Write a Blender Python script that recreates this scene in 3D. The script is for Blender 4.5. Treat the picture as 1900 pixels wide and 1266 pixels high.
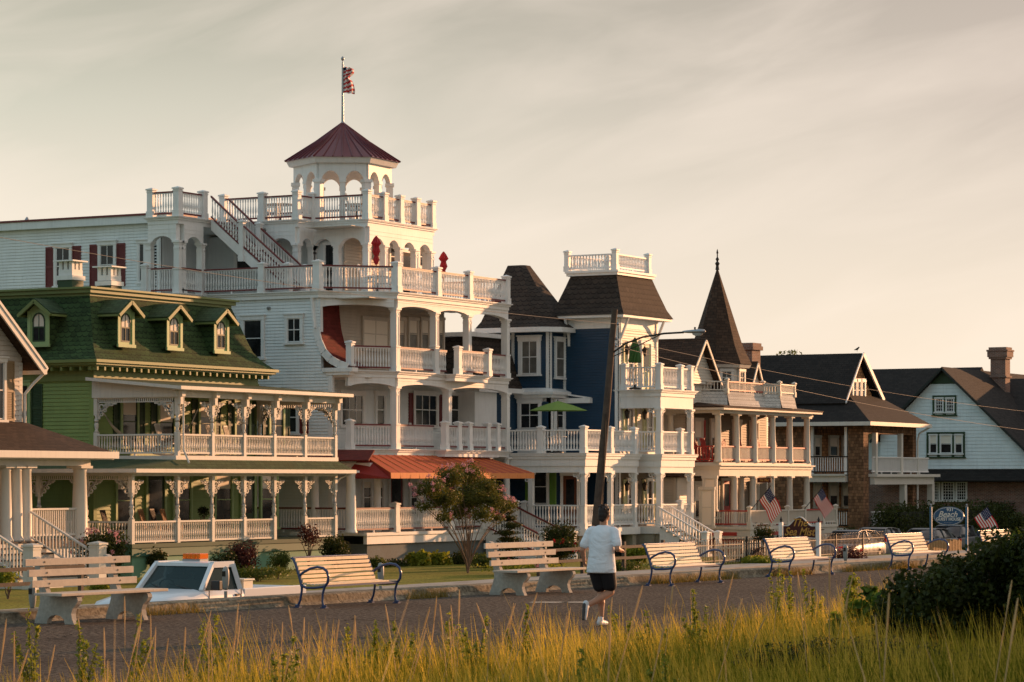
import bpy, math, random
import numpy as np
from mathutils import Vector, Matrix, noise
R = math.radians
random.seed(7)
for o in list(bpy.data.objects): bpy.data.objects.remove(o)
scn = bpy.context.scene
COL = scn.collection
# ---------------------------------------------------------------- camera
HEAD = 29.2; CA, SA = math.cos(R(HEAD)), math.sin(R(HEAD)); F = 5280.0; EYE = 2.16
cam = bpy.data.cameras.new('camera'); camo = bpy.data.objects.new('camera', cam); COL.objects.link(camo)
camo.location = (0, 0, EYE); camo.rotation_euler = (R(90), 0, R(HEAD - 90))
cam.lens = F / 1900 * 36; cam.sensor_width = 36; cam.sensor_fit = 'HORIZONTAL'; cam.shift_y = 257 / 1900
cam.clip_start = 0.5; cam.clip_end = 6000
cam.dof.use_dof = True; cam.dof.focus_distance = 62; cam.dof.aperture_fstop = 10
scn.camera = camo
scn.render.resolution_x = 1024; scn.render.resolution_y = 682
scn.view_settings.view_transform = 'Standard'; scn.view_settings.look = 'None'
scn.view_settings.gamma = 1; scn.view_settings.exposure = 0.30
# ---------------------------------------------------------------- sun and sky
SUN_EL = 9.0
sx, sy = 0.955, -0.30                       # towards the sun, over the sea to the right of the street
n_ = math.hypot(sx, sy); sx /= n_; sy /= n_
sd = Vector((sx * math.cos(R(SUN_EL)), sy * math.cos(R(SUN_EL)), math.sin(R(SUN_EL))))
sl = bpy.data.lights.new('sun', 'SUN'); sl.energy = 5.0; sl.angle = R(0.6); sl.color = (1.0, 0.50, 0.235)
so = bpy.data.objects.new('sun', sl); COL.objects.link(so); so.rotation_euler = sd.to_track_quat('Z', 'Y').to_euler()
w = bpy.data.worlds.new('World'); scn.world = w; w.use_nodes = True
nt = w.node_tree; N = nt.nodes; L = nt.links; N.clear()
def nd(t, **k):
    x = N.new(t)
    for a, b in k.items(): setattr(x, a, b)
    return x
def vmath(op, a, b=None):
    x = nd('ShaderNodeMath', operation=op)
    for i, q in enumerate((a, b)):
        if q is None: continue
        if isinstance(q, (int, float)): x.inputs[i].default_value = q
        else: L.new(q, x.inputs[i])
    return x.outputs[0]
out = nd('ShaderNodeOutputWorld'); bg = nd('ShaderNodeBackground'); bg2 = nd('ShaderNodeBackground')
sky = nd('ShaderNodeTexSky', sky_type='NISHITA', sun_disc=False); sky.sun_elevation = R(SUN_EL)
sky.sun_rotation = math.atan2(sx, sy); sky.dust_density = 2.0; sky.ozone_density = 2.0
L.new(sky.outputs[0], bg2.inputs[0]); bg2.inputs[1].default_value = 0.01
tc = nd('ShaderNodeTexCoord'); sep = nd('ShaderNodeSeparateXYZ'); L.new(tc.outputs['Generated'], sep.inputs[0])
ramp = nd('ShaderNodeValToRGB'); cr = ramp.color_ramp
# veil of high cloud: warm cream at the horizon, grey green above, blue grey overhead
stops = [(0.0, (0.83, 0.69, 0.56)), (0.045, (0.79, 0.67, 0.54)), (0.09, (0.75, 0.665, 0.55)), (0.13, (0.55, 0.525, 0.425)),
         (0.175, (0.31, 0.31, 0.235)), (0.27, (0.46, 0.52, 0.50)), (0.5, (0.34, 0.46, 0.54)), (1.0, (0.27, 0.39, 0.49))]
cr.elements[0].position = 0; cr.elements[0].color = (*stops[0][1], 1)
cr.elements[1].position = 1; cr.elements[1].color = (*stops[-1][1], 1)
for p, c in stops[1:-1]:
    e = cr.elements.new(p); e.color = (*c, 1)
# azimuth across the view: 0 at the left edge, 1 at the right edge
az = vmath('ADD', vmath('MULTIPLY', sep.outputs[0], SA), vmath('MULTIPLY', sep.outputs[1], -CA))
azn = vmath('ADD', vmath('MULTIPLY', az, 2.6), 0.5)
azc = nd('ShaderNodeClamp'); L.new(azn, azc.inputs[0])
# streaks of cirrus rising to the right
mp = nd('ShaderNodeMapping'); mp.inputs['Rotation'].default_value = (0, 0, 0); mp.inputs['Scale'].default_value = (1, 1, 1)
comb = nd('ShaderNodeCombineXYZ')
ax = vmath('MULTIPLY', vmath('ADD', az, vmath('MULTIPLY', sep.outputs[2], 0.9)), 5.0)
ay = vmath('MULTIPLY', vmath('SUBTRACT', sep.outputs[2], vmath('MULTIPLY', az, 0.33)), 24.0)
L.new(ax, comb.inputs[0]); L.new(ay, comb.inputs[1])
nz = nd('ShaderNodeTexNoise'); nz.inputs['Scale'].default_value = 1.35; nz.inputs['Detail'].default_value = 5; nz.inputs['Roughness'].default_value = 0.52; nz.inputs['Distortion'].default_value = 0.55
L.new(comb.outputs[0], nz.inputs['Vector'])
cl = nd('ShaderNodeMapRange'); cl.inputs['From Min'].default_value = 0.40; cl.inputs['From Max'].default_value = 0.70
L.new(nz.outputs['Fac'], cl.inputs['Value'])
pink = nd('ShaderNodeMixRGB', blend_type='MIX'); pink.inputs[2].default_value = (0.47, 0.365, 0.32, 1)
hi = nd('ShaderNodeMapRange'); hi.inputs['From Min'].default_value = 0.03; hi.inputs['From Max'].default_value = 0.13; L.new(sep.outputs[2], hi.inputs['Value'])
L.new(vmath('MULTIPLY', vmath('MULTIPLY', azc.outputs[0], hi.outputs[0]), 0.72), pink.inputs[0]); L.new(ramp.outputs[0], pink.inputs[1])
L.new(sep.outputs[2], ramp.inputs[0])
cm = nd('ShaderNodeMixRGB', blend_type='MIX'); cm.inputs[2].default_value = (0.84, 0.71, 0.60, 1)
L.new(vmath('MULTIPLY', cl.outputs[0], 0.36), cm.inputs[0]); L.new(pink.outputs[0], cm.inputs[1])
glow = nd('ShaderNodeMapRange'); glow.inputs['From Min'].default_value = -0.7; glow.inputs['From Max'].default_value = 0.5; glow.inputs['To Min'].default_value = 0.92; glow.inputs['To Max'].default_value = 1.0
L.new(vmath('ADD', vmath('MULTIPLY', sep.outputs[0], sx), vmath('MULTIPLY', sep.outputs[1], sy)), glow.inputs['Value'])
cool = nd('ShaderNodeMixRGB', blend_type='MULTIPLY'); cool.inputs[2].default_value = (0.66, 0.90, 1.0, 1); L.new(vmath('MULTIPLY', vmath('SUBTRACT', 1.0, glow.outputs[0]), 9.0), cool.inputs[0]); L.new(cm.outputs[0], cool.inputs[1])
L.new(cool.outputs[0], bg.inputs[0]); L.new(vmath('MULTIPLY', glow.outputs[0], 0.97), bg.inputs[1])   # the sky is darker away from the sun
ad = nd('ShaderNodeAddShader'); L.new(bg.outputs[0], ad.inputs[0]); L.new(bg2.outputs[0], ad.inputs[1]); L.new(ad.outputs[0], out.inputs[0])

# ---------------------------------------------------------------- measuring helpers (photo point on a known wall plane)
def pv(px, v):                              # x on the wall plane y = v
    t = (px - 950) / F; return v * (CA + SA * t) / (SA - CA * t)
def pu(px, u):                              # y on the wall plane x = u
    t = (px - 950) / F; return u * (SA - CA * t) / (CA + SA * t)
def zz(py, x, y): return EYE + (890 - py) * (CA * x + SA * y) / F
def at(px, D):
    X = (px - 950) / F * D; return (CA * D + SA * X, SA * D - CA * X)

# ---------------------------------------------------------------- object helpers
OFF = {}
def tag(o, label=None, cat=None, group=None, kind=None):
    if label: o['label'] = label
    if cat: o['category'] = cat
    if group: o['group'] = group
    if kind: o['kind'] = kind
    return o
def thing(name, label, cat, loc=(0, 0, 0), group=None, rz=0):
    o = bpy.data.objects.new(name, None); COL.objects.link(o); o.location = loc; o.rotation_euler = (0, 0, rz)
    o.empty_display_size = 0.3
    OFF[o] = Vector(loc) if rz == 0 else Vector((0, 0, 0))
    return tag(o, label, cat, group)
def local(o): OFF[o] = Vector((0, 0, 0)); return o
def copy_tree(o, loc=None, rz=None, parent=None, label=None):
    c = o.copy(); COL.objects.link(c)
    if parent is not None: c.parent = parent
    if loc is not None: c.location = loc
    if rz is not None: c.rotation_euler = (0, 0, rz)
    if label: c['label'] = label
    for ch in list(o.children): copy_tree(ch, parent=c)
    return c
SPLIT = {'fretwork','handrail','modillion','downpipe','porch_beam','bracket','awning_side','corner_board','window_casing','red_panel','foundation','curtain','bolt','wiper','shingle_pier','wall','step_wall','lattice','rear_wing','cheek','stringer','tread','riser','roof_cornice','rope','chain','curtain','stake','picket','interior','porch_ceiling','bed','roof','blind','gable_roof','belt_cornice','side_roof','porch_floor','mansard_return','crawl_space','porch_fascia','bargeboard','frieze','mound'}
class MB:
    def __init__(s): s.v = []; s.f = []; s.sm = []
    def add(s, vs, fs, smooth=False):
        b = len(s.v); s.v += [tuple(p) for p in vs]
        for f in fs: s.f.append(tuple(b + i for i in f)); s.sm.append(smooth)
        return s
    def poly(s, *pts): return s.add(pts, [tuple(range(len(pts)))])
    def box(s, x0, y0, z0, x1, y1, z1):
        return s.add([(x0,y0,z0),(x1,y0,z0),(x1,y1,z0),(x0,y1,z0),(x0,y0,z1),(x1,y0,z1),(x1,y1,z1),(x0,y1,z1)],
              [(0,3,2,1),(4,5,6,7),(0,1,5,4),(1,2,6,5),(2,3,7,6),(3,0,4,7)])
    def obox(s, a, b, z0, z1, w, e=0, off=0):   # box along the line a-b (2D), width w, extended by e, pushed sideways by off
        a = Vector(a[:2]); b = Vector(b[:2]); d = (b - a); d.normalize(); n = Vector((-d.y, d.x))
        a = a - d * e + n * off; b = b + d * e + n * off; h = w / 2
        c = [a - n*h, b - n*h, b + n*h, a + n*h]
        return s.add([(p.x,p.y,z0) for p in c] + [(p.x,p.y,z1) for p in c], [(0,3,2,1),(4,5,6,7),(0,1,5,4),(1,2,6,5),(2,3,7,6),(3,0,4,7)])
    def bar(s, a, b, w, h):                    # rectangular bar between two 3D points
        a = Vector(a); b = Vector(b); d = (b - a).normalized(); up = Vector((0, 0, 1))
        if abs(d.z) > .98: up = Vector((1, 0, 0))
        n = d.cross(up).normalized(); u = n.cross(d)
        vs = []
        for p in (a, b):
            for i, j in ((-1,-1),(1,-1),(1,1),(-1,1)): vs.append(p + n * (i*w/2) + u * (j*h/2))
        return s.add(vs, [(0,3,2,1),(4,5,6,7),(0,1,5,4),(1,2,6,5),(2,3,7,6),(3,0,4,7)])
    def tube(s, pts, r, n=6, cap=True, smooth=True):
        pts = [Vector(p) for p in pts]; k = len(pts)
        rr = r if isinstance(r, (list, tuple)) else [r] * k
        vs = []; ref = None
        for i, p in enumerate(pts):
            d = (pts[min(i+1,k-1)] - pts[max(i-1,0)]).normalized()
            if ref is None: ref = Vector((0,0,1)) if abs(d.z) < .9 else Vector((1,0,0))
            a = d.cross(ref).normalized(); b = a.cross(d).normalized(); ref = b if abs(d.z) >= 0 else ref
            for j in range(n):
                t = 2*math.pi*j/n; vs.append(p + (a*math.cos(t) + b*math.sin(t)) * rr[i])
        fs = []
        for i in range(k-1):
            for j in range(n): fs.append((i*n+j, i*n+(j+1)%n, (i+1)*n+(j+1)%n, (i+1)*n+j))
        s.add(vs, fs, smooth)
        if cap: s.add(vs[:n], [tuple(range(n))[::-1]]); s.add(vs[-n:], [tuple(range(n))])
        return s
    def lathe(s, x, y, prof, n=8, rot=0, smooth=False):
        vs = []; k = len(prof)
        for r, z in prof:
            for j in range(n):
                t = 2*math.pi*j/n + rot; vs.append((x + r*math.cos(t), y + r*math.sin(t), z))
        fs = []
        for i in range(k-1):
            for j in range(n): fs.append((i*n+j, i*n+(j+1)%n, (i+1)*n+(j+1)%n, (i+1)*n+j))
        fs.append(tuple(range(n))[::-1]); fs.append(tuple(range((k-1)*n, k*n)))
        return s.add(vs, fs, smooth)
    def slab(s, pts, t):                       # polygon (3D points, planar) given thickness t along its normal
        pts = [Vector(p) for p in pts]; n = len(pts)
        nr = Vector((0,0,0))
        for i in range(n): nr += pts[i].cross(pts[(i+1) % n])
        nr.normalize()
        q = [p - nr * t for p in pts]
        fs = [tuple(range(n)), tuple(range(n, 2*n))[::-1]] + [(i, i+n, (i+1)%n + n, (i+1)%n) for i in range(n)]
        return s.add(pts + q, fs)
    def clusters(s):                         # separate pieces of this mesh, touching ones kept together
        n = len(s.f); par = list(range(len(s.v)))
        def find(i):
            while par[i] != i: par[i] = par[par[i]]; i = par[i]
            return i
        for f in s.f:
            for q in f[1:]: par[find(q)] = find(f[0])
        comp = {}
        for k, f in enumerate(s.f): comp.setdefault(find(f[0]), []).append(k)
        cs = []
        for fs in comp.values():
            P_ = [s.v[i] for k in fs for i in s.f[k]]; cs.append([fs, [min(p[a] for p in P_)-.015 for a in range(3)], [max(p[a] for p in P_)+.015 for a in range(3)]])
        ch = True
        while ch:
            ch = False
            for i in range(len(cs)):
                for j in range(i+1, len(cs)):
                    if all(cs[i][1][a] <= cs[j][2][a] and cs[j][1][a] <= cs[i][2][a] for a in range(3)):
                        cs[i] = [cs[i][0]+cs[j][0], [min(cs[i][1][a], cs[j][1][a]) for a in range(3)], [max(cs[i][2][a], cs[j][2][a]) for a in range(3)]]; del cs[j]; ch = True; break
                if ch: break
        return [c[0] for c in cs]
    def build(s, name, mat, parent=None, label=None, bevel=0, smooth=False, data_only=False):
        if name in SPLIT and parent is not None:
            cl_ = s.clusters()
            if len(cl_) > 1:
                o = None
                for fs in cl_:
                    m = MB(); ix = {}
                    for k in fs:
                        f = []
                        for i in s.f[k]:
                            if i not in ix: ix[i] = len(m.v); m.v.append(s.v[i])
                            f.append(ix[i])
                        m.f.append(tuple(f)); m.sm.append(s.sm[k])
                    o = m._build(name, mat, parent, label, bevel, smooth)
                return o
        return s._build(name, mat, parent, label, bevel, smooth)
    def _build(s, name, mat, parent=None, label=None, bevel=0, smooth=False):
        off = OFF.get(parent, Vector((0, 0, 0))) if parent else Vector((0, 0, 0))
        me = bpy.data.meshes.new(name)
        me.from_pydata([(v[0]-off.x, v[1]-off.y, v[2]-off.z) for v in s.v], [], s.f)
        uv = me.uv_layers.new(name='UVMap')
        co = s.v; dat = []
        for f in s.f:
            ps = [Vector(co[i]) for i in f]
            nr = Vector((0,0,0))
            for i in range(len(ps)): nr += ps[i].cross(ps[(i+1) % len(ps)])
            if nr.length < 1e-12: nr = Vector((0,0,1))
            nr.normalize()
            if abs(nr.z) > .995: h = Vector((1,0,0)); v = Vector((0,1,0))
            else:
                h = Vector((0,0,1)).cross(nr).normalized(); v = nr.cross(h)
            for p in ps: dat += [p.dot(h), p.dot(v)]
        uv.data.foreach_set('uv', dat)
        me.polygons.foreach_set('use_smooth', [bool(q) or smooth for q in s.sm])
        if mat: me.materials.append(mat)
        me.update()
        o = bpy.data.objects.new(name, me); COL.objects.link(o)
        if parent is not None: o.parent = parent
        if label: o['label'] = label
        if bevel:
            b = o.modifiers.new('bevel', 'BEVEL'); b.width = bevel; b.segments = 2; b.limit_method = 'ANGLE'
        if parent is not None: OFF[o] = off
        return o
# ---------------------------------------------------------------- materials
MATS = {}
def newmat(name):
    m = bpy.data.materials.new(name); m.use_nodes = True; t = m.node_tree
    b = t.nodes['Principled BSDF']; MATS[name] = m; return m, t, b
class G:                                    # tiny node-graph helper
    def __init__(s, t): s.t = t
    def n(s, typ, **k):
        x = s.t.nodes.new(typ)
        for a, b in k.items(): setattr(x, a, b)
        return x
    def l(s, a, b): s.t.links.new(a, b)
    def m(s, op, a, b=None, c=None):
        x = s.n('ShaderNodeMath', operation=op)
        for i, q in enumerate((a, b, c)):
            if q is None: continue
            if isinstance(q, (int, float)): x.inputs[i].default_value = q
            else: s.l(q, x.inputs[i])
        return x.outputs[0]
    def noise(s, vec, scale, detail=4, rough=.55):
        x = s.n('ShaderNodeTexNoise'); x.inputs['Scale'].default_value = scale; x.inputs['Detail'].default_value = detail; x.inputs['Roughness'].default_value = rough
        if vec is not None: s.l(vec, x.inputs['Vector'])
        return x.outputs['Fac']
    def mix(s, f, a, b, mode='MIX'):
        x = s.n('ShaderNodeMixRGB', blend_type=mode)
        for i, q in enumerate((f, a, b)):
            if isinstance(q, (int, float)): x.inputs[i].default_value = q
            elif isinstance(q, tuple): x.inputs[i].default_value = (*q, 1)
            else: s.l(q, x.inputs[i])
        return x.outputs[0]
    def rng(s, v, a, b, c=0., d=1.):
        x = s.n('ShaderNodeMapRange'); s.l(v, x.inputs['Value'])
        x.inputs['From Min'].default_value = a; x.inputs['From Max'].default_value = b; x.inputs['To Min'].default_value = c; x.inputs['To Max'].default_value = d
        return x.outputs[0]
    def bump(s, h, st, dist=.02):
        x = s.n('ShaderNodeBump'); x.inputs['Strength'].default_value = st; x.inputs['Distance'].default_value = dist; s.l(h, x.inputs['Height']); return x.outputs[0]
def mul(c, k): return tuple(min(1, a*k) for a in c)
def paint(name, col, rough=.55, var=.12, scale=1.3, bump=.0, dirt=None, streak=True, spec=.4):
    m, t, b = newmat(name); g = G(t)
    geo = g.n('ShaderNodeNewGeometry'); pos = geo.outputs['Position']
    a = g.noise(pos, scale, 5, .6)
    mp = g.n('ShaderNodeMapping'); mp.inputs['Scale'].default_value = (6, 6, .7); g.l(pos, mp.inputs[0])
    st = g.noise(mp.outputs[0], 1.4, 4, .6)
    fac = g.rng(a, .3, .72); fs = g.rng(st, .5, .78)
    c = g.mix(fac, mul(col, 1-var), mul(col, 1+var*.6))
    if streak: c = g.mix(g.m('MULTIPLY', fs, .35), c, dirt or mul(col, .62))
    oi = g.n('ShaderNodeObjectInfo'); c = g.mix(g.m('MULTIPLY', oi.outputs['Random'], .16), c, mul(col, .45))   # every board and part has weathered a little differently
    g.l(c, b.inputs['Base Color']); b.inputs['Roughness'].default_value = rough; b.inputs['Specular IOR Level'].default_value = spec
    if bump:
        g.l(g.bump(g.noise(pos, 22, 4, .6), bump, .01), b.inputs['Normal'])
    return m
def roofmat(name, col, kind='scale', w=.26, h=.17, var=.35, dark=.45, moss=None, bump=1.0):
    m, t, b = newmat(name); g = G(t)
    uv = g.n('ShaderNodeUVMap'); sep = g.n('ShaderNodeSeparateXYZ'); g.l(uv.outputs[0], sep.inputs[0])
    x = g.m('DIVIDE', sep.outputs[0], w); y = g.m('DIVIDE', sep.outputs[1], h)
    row = g.m('FLOOR', y); fy = g.m('FRACT', y)
    xs = g.m('ADD', x, g.m('MULTIPLY', g.m('PINGPONG', row, 1.0), .5))
    if kind == 'shake':
        jit = g.n('ShaderNodeTexWhiteNoise', noise_dimensions='1D'); g.l(row, jit.inputs['W'])
        xs = g.m('ADD', xs, g.m('MULTIPLY', jit.outputs[0], .37))
    colm = g.m('FLOOR', xs); fx = g.m('ABSOLUTE', g.m('SUBTRACT', g.m('FRACT', xs), .5))
    if kind == 'scale':                     # rounded butt: the lower edge curves up to the joint
        q = g.m('SQRT', g.m('MAXIMUM', g.m('SUBTRACT', 1.0, g.m('POWER', g.m('MULTIPLY', fx, 2.0), 2.0)), 0.0))
        edge = g.m('MULTIPLY', g.m('SUBTRACT', 1.0, q), .62)
        dd = g.m('SUBTRACT', fy, edge)
        line = g.m('LESS_THAN', g.m('ABSOLUTE', g.m('SUBTRACT', dd, .02)), .10)
        below = g.m('LESS_THAN', dd, 0.0)
        hgt = g.m('SUBTRACT', g.m('SUBTRACT', 1.0, fy), g.m('MULTIPLY', below, .6))
    else:
        line = g.m('MAXIMUM', g.m('LESS_THAN', fy, .13), g.m('GREATER_THAN', fx, .46))
        hgt = g.m('SUBTRACT', g.m('SUBTRACT', 1.0, fy), g.m('MULTIPLY', g.m('GREATER_THAN', fx, .46), .5))
    cv = g.n('ShaderNodeCombineXYZ'); g.l(colm, cv.inputs[0]); g.l(row, cv.inputs[1])
    wn = g.n('ShaderNodeTexWhiteNoise', noise_dimensions='2D'); g.l(cv.outputs[0], wn.inputs['Vector'])
    geo = g.n('ShaderNodeNewGeometry')
    big = g.rng(g.noise(geo.outputs['Position'], .9, 4), .3, .7)
    c = g.mix(wn.outputs[0], mul(col, 1-var), mul(col, 1+var))
    c = g.mix(g.m('MULTIPLY', big, .4), c, moss or mul(col, .6))
    c = g.mix(g.m('MULTIPLY', line, dark), c, mul(col, .15))
    g.l(c, b.inputs['Base Color']); b.inputs['Roughness'].default_value = .85; b.inputs['Specular IOR Level'].default_value = .25
    g.l(g.bump(hgt, bump, .02), b.inputs['Normal'])
    return m
def brickmat(name, col, mortar=(.35,.32,.28), w=.22, h=.075):
    m, t, b = newmat(name); g = G(t)
    uv = g.n('ShaderNodeUVMap'); br = g.n('ShaderNodeTexBrick'); g.l(uv.outputs[0], br.inputs['Vector'])
    br.inputs['Scale'].default_value = 1; br.inputs['Brick Width'].default_value = w; br.inputs['Row Height'].default_value = h; br.inputs['Mortar Size'].default_value = .008
    br.inputs['Color1'].default_value = (*mul(col, .7), 1); br.inputs['Color2'].default_value = (*mul(col, 1.25), 1); br.inputs['Mortar'].default_value = (*mortar, 1)
    geo = g.n('ShaderNodeNewGeometry')
    c = g.mix(g.m('MULTIPLY', g.rng(g.noise(geo.outputs['Position'], 1.6, 4), .35, .7), .4), br.outputs['Color'], mul(col, .5))
    g.l(c, b.inputs['Base Color']); b.inputs['Roughness'].default_value = .85
    g.l(g.bump(br.outputs['Fac'], -.4, .01), b.inputs['Normal'])
    return m
def concrete(name, col, rough=.85, speck=.35, scale=30, stain=(.12,.09,.06), stainamt=.5, stainscale=1.1, bump=.5, spec=.15):
    m, t, b = newmat(name); g = G(t)
    geo = g.n('ShaderNodeNewGeometry'); pos = geo.outputs['Position']
    sp = g.rng(g.noise(pos, scale, 3, .7), .35, .68)
    st = g.rng(g.noise(pos, stainscale, 6, .65), .45, .68)
    c = g.mix(sp, mul(col, 1-speck), mul(col, 1+speck)); c = g.mix(g.m('MULTIPLY', st, stainamt), c, stain)
    g.l(c, b.inputs['Base Color']); b.inputs['Roughness'].default_value = rough; b.inputs['Specular IOR Level'].default_value = spec
    g.l(g.bump(g.noise(pos, scale, 4, .7), bump, .01), b.inputs['Normal'])
    return m
def leafmat(name, c1, c2, trans=.35, rough=.5, scale=3.0, spec=.2):
    m, t, b = newmat(name); g = G(t)
    geo = g.n('ShaderNodeNewGeometry'); rnd = geo.outputs['Random Per Island']
    n2 = g.rng(g.noise(geo.outputs['Position'], scale, 3), .35, .65)
    c = g.mix(g.m('ADD', g.m('MULTIPLY', rnd, .6), g.m('MULTIPLY', n2, .4)), c1, c2)
    g.l(c, b.inputs['Base Color']); b.inputs['Roughness'].default_value = rough; b.inputs['Specular IOR Level'].default_value = spec
    tr = g.n('ShaderNodeBsdfTranslucent'); g.l(c, tr.inputs[0]); mx = g.n('ShaderNodeMixShader'); mx.inputs[0].default_value = trans
    g.l(b.outputs[0], mx.inputs[1]); g.l(tr.outputs[0], mx.inputs[2]); g.l(mx.outputs[0], t.nodes['Material Output'].inputs[0])
    return m
def glassmat(name, col=(.02,.021,.022), rough=.12, var=.5):
    m, t, b = newmat(name); g = G(t)
    geo = g.n('ShaderNodeNewGeometry'); c = g.mix(g.rng(g.noise(geo.outputs['Position'], 1.7, 2), .35, .65), mul(col, 1-var), mul(col, 1+var))
    g.l(c, b.inputs['Base Color']); b.inputs['Roughness'].default_value = rough; b.inputs['Specular IOR Level'].default_value = .45; b.inputs['IOR'].default_value = 1.45
    g.l(g.bump(g.noise(geo.outputs['Position'], .9, 2), .12, .05), b.inputs['Normal'])
    return m
def flat(name, col, rough=.5, metal=0, spec=.5):
    m, t, b = newmat(name); b.inputs['Base Color'].default_value = (*col, 1); b.inputs['Roughness'].default_value = rough
    b.inputs['Metallic'].default_value = metal; b.inputs['Specular IOR Level'].default_value = spec; return m
W_ = paint('white_paint', (.83,.82,.79), .5, .06)
WS = paint('white_siding', (.80,.83,.82), .55, .07)
CREAM = paint('cream_paint', (.66,.62,.53), .55, .07)
LEM = paint('pale_trim', (.70,.67,.60), .5, .06)
RED = paint('oxblood_paint', (.17,.030,.030), .45, .15)
REDC = paint('red_chair_paint', (.45,.05,.04), .45, .15)
GSID = paint('green_siding', (.25,.36,.11), .55, .10)
GTRIM = paint('light_green_trim', (.36,.50,.22), .5, .08)
GOCH = paint('green_cornice', (.19,.24,.075), .5, .1)
GFND = paint('mint_foundation', (.17,.36,.24), .7, .12)
GDRK = paint('dark_green_paint', (.03,.065,.025), .5, .2)
BLUE = paint('blue_siding', (.013,.050,.100), .5, .15)
LBLUE = paint('pale_blue_siding', (.80,.87,.87), .55, .08)
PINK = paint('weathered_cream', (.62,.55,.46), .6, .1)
REDROOF = roofmat('red_shingle', (.16,.024,.018), 'scale', .2, .14, .25, .3)
METALRED = paint('red_metal_roof', (.15,.010,.014), .28, .08, streak=False, spec=.7)
AWN = paint('awning_canvas', (.46,.088,.030), .75, .08)
GROOF = roofmat('green_scale_shingle', (.042,.078,.026), 'scale', .26, .19, .35, .9, (.04,.06,.018))
GROOF2 = roofmat('green_porch_shingle', (.05,.085,.04), 'shake', .3, .14, .25, .5, (.10,.10,.035))
DROOF = roofmat('dark_hex_shingle', (.048,.036,.028), 'scale', .30, .24, .28, .95)
BROOF = roofmat('brown_shingle', (.062,.036,.022), 'shake', .3, .14, .35, .6)
KROOF = roofmat('charcoal_shingle', (.024,.019,.016), 'shake', .3, .15, .3, .5)
SHAKE_SUN = roofmat('sunlit_cedar_shake', (.42,.21,.09), 'shake', .15, .16, .5, .7)  # brighter copy of the cedar shake, sunlight put into its colour
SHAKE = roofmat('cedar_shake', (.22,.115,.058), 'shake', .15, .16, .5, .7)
WSHAKE = roofmat('white_scallop', (.62,.60,.55), 'scale', .2, .15, .08, .5)
BRICK = brickmat('red_brick', (.22,.095,.06))
FND = concrete('grey_foundation', (.17,.19,.19), .8, .1, 14, stainamt=.25, bump=.2)
CONC = concrete('bench_concrete', (.46,.42,.36), .85, .14, 18, (.20,.15,.10), .35, 2.2, .4)
CURB = concrete('curb_concrete', (.26,.215,.15), .9, .5, 14, (.045,.04,.03), .75, 1.3, 1.0)
ASPH = concrete('path_asphalt', (.115,.092,.072), .92, .9, 14, (.05,.038,.031), .45, .35, 1.6, spec=.03)
def path_detail(m):
    t = m.node_tree; g = G(t); b = t.nodes['Principled BSDF']; lk = b.inputs['Base Color'].links[0]; src = lk.from_socket
    geo = g.n('ShaderNodeNewGeometry'); pos = geo.outputs['Position']; sp = g.n('ShaderNodeSeparateXYZ'); g.l(pos, sp.inputs[0])
    wv = g.n('ShaderNodeVectorMath', operation='MULTIPLY_ADD'); nzc = g.n('ShaderNodeTexNoise'); nzc.inputs['Scale'].default_value = 1.2; nzc.inputs['Detail'].default_value = 4; g.l(pos, nzc.inputs['Vector'])
    g.l(nzc.outputs['Color'], wv.inputs[0]); wv.inputs[1].default_value = (1.1, 1.1, 0); g.l(pos, wv.inputs[2])
    vo = g.n('ShaderNodeTexVoronoi', feature='DISTANCE_TO_EDGE'); vo.inputs['Scale'].default_value = .33; g.l(wv.outputs[0], vo.inputs['Vector'])
    crack = g.m('MULTIPLY', g.m('LESS_THAN', vo.outputs['Distance'], .006), g.rng(g.noise(pos, .5, 3), .46, .56))
    c = g.mix(g.m('MULTIPLY', crack, .75), src, (.018, .014, .012))
    edge = g.rng(g.m('ADD', sp.outputs[1], g.m('MULTIPLY', g.noise(pos, 1.6, 5, .65), 2.6)), 17.6, 16.6)
    c = g.mix(g.m('MULTIPLY', edge, .6), c, (.24, .18, .11)); g.l(c, b.inputs['Base Color'])
path_detail(ASPH)
ROAD = concrete('street_asphalt', (.06,.06,.06), .9, .3, 30, (.03,.03,.03), .4, .6, .6)
PAVE = concrete('pavement_concrete', (.38,.36,.32), .85, .1, 20)
GLASS = glassmat('window_glass'); GLASS2 = glassmat('curtained_glass', (.16,.15,.13), .25, .25)
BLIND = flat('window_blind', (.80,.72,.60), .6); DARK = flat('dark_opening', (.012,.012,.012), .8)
WOODG = paint('weathered_wood', (.11,.08,.06), .8, .35, 6, .5)
TAN = paint('tan_siding_shaded', (.17,.135,.09), .6, .1)  # tan siding darkened, the porch shade is put into its colour
SLAT = paint('bench_slat_wood', (.84,.66,.44), .6, .12, 9, .2)
SLATW = paint('bench_slat_cream', (.84,.75,.58), .6, .08, 8, .15)
BENCHB = paint('bench_blue_metal', (.018,.045,.14), .3, .15, streak=False, spec=.7)
BLACKM = flat('black_iron', (.012,.012,.012), .45, .2); GREYM = flat('grey_metal', (.35,.36,.37), .35, .7)
CHAIRW = paint('chair_white', (.62,.57,.50), .5, .1)
BRONZE = flat('dark_bronze', (.03,.022,.015), .5, .3)
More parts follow.
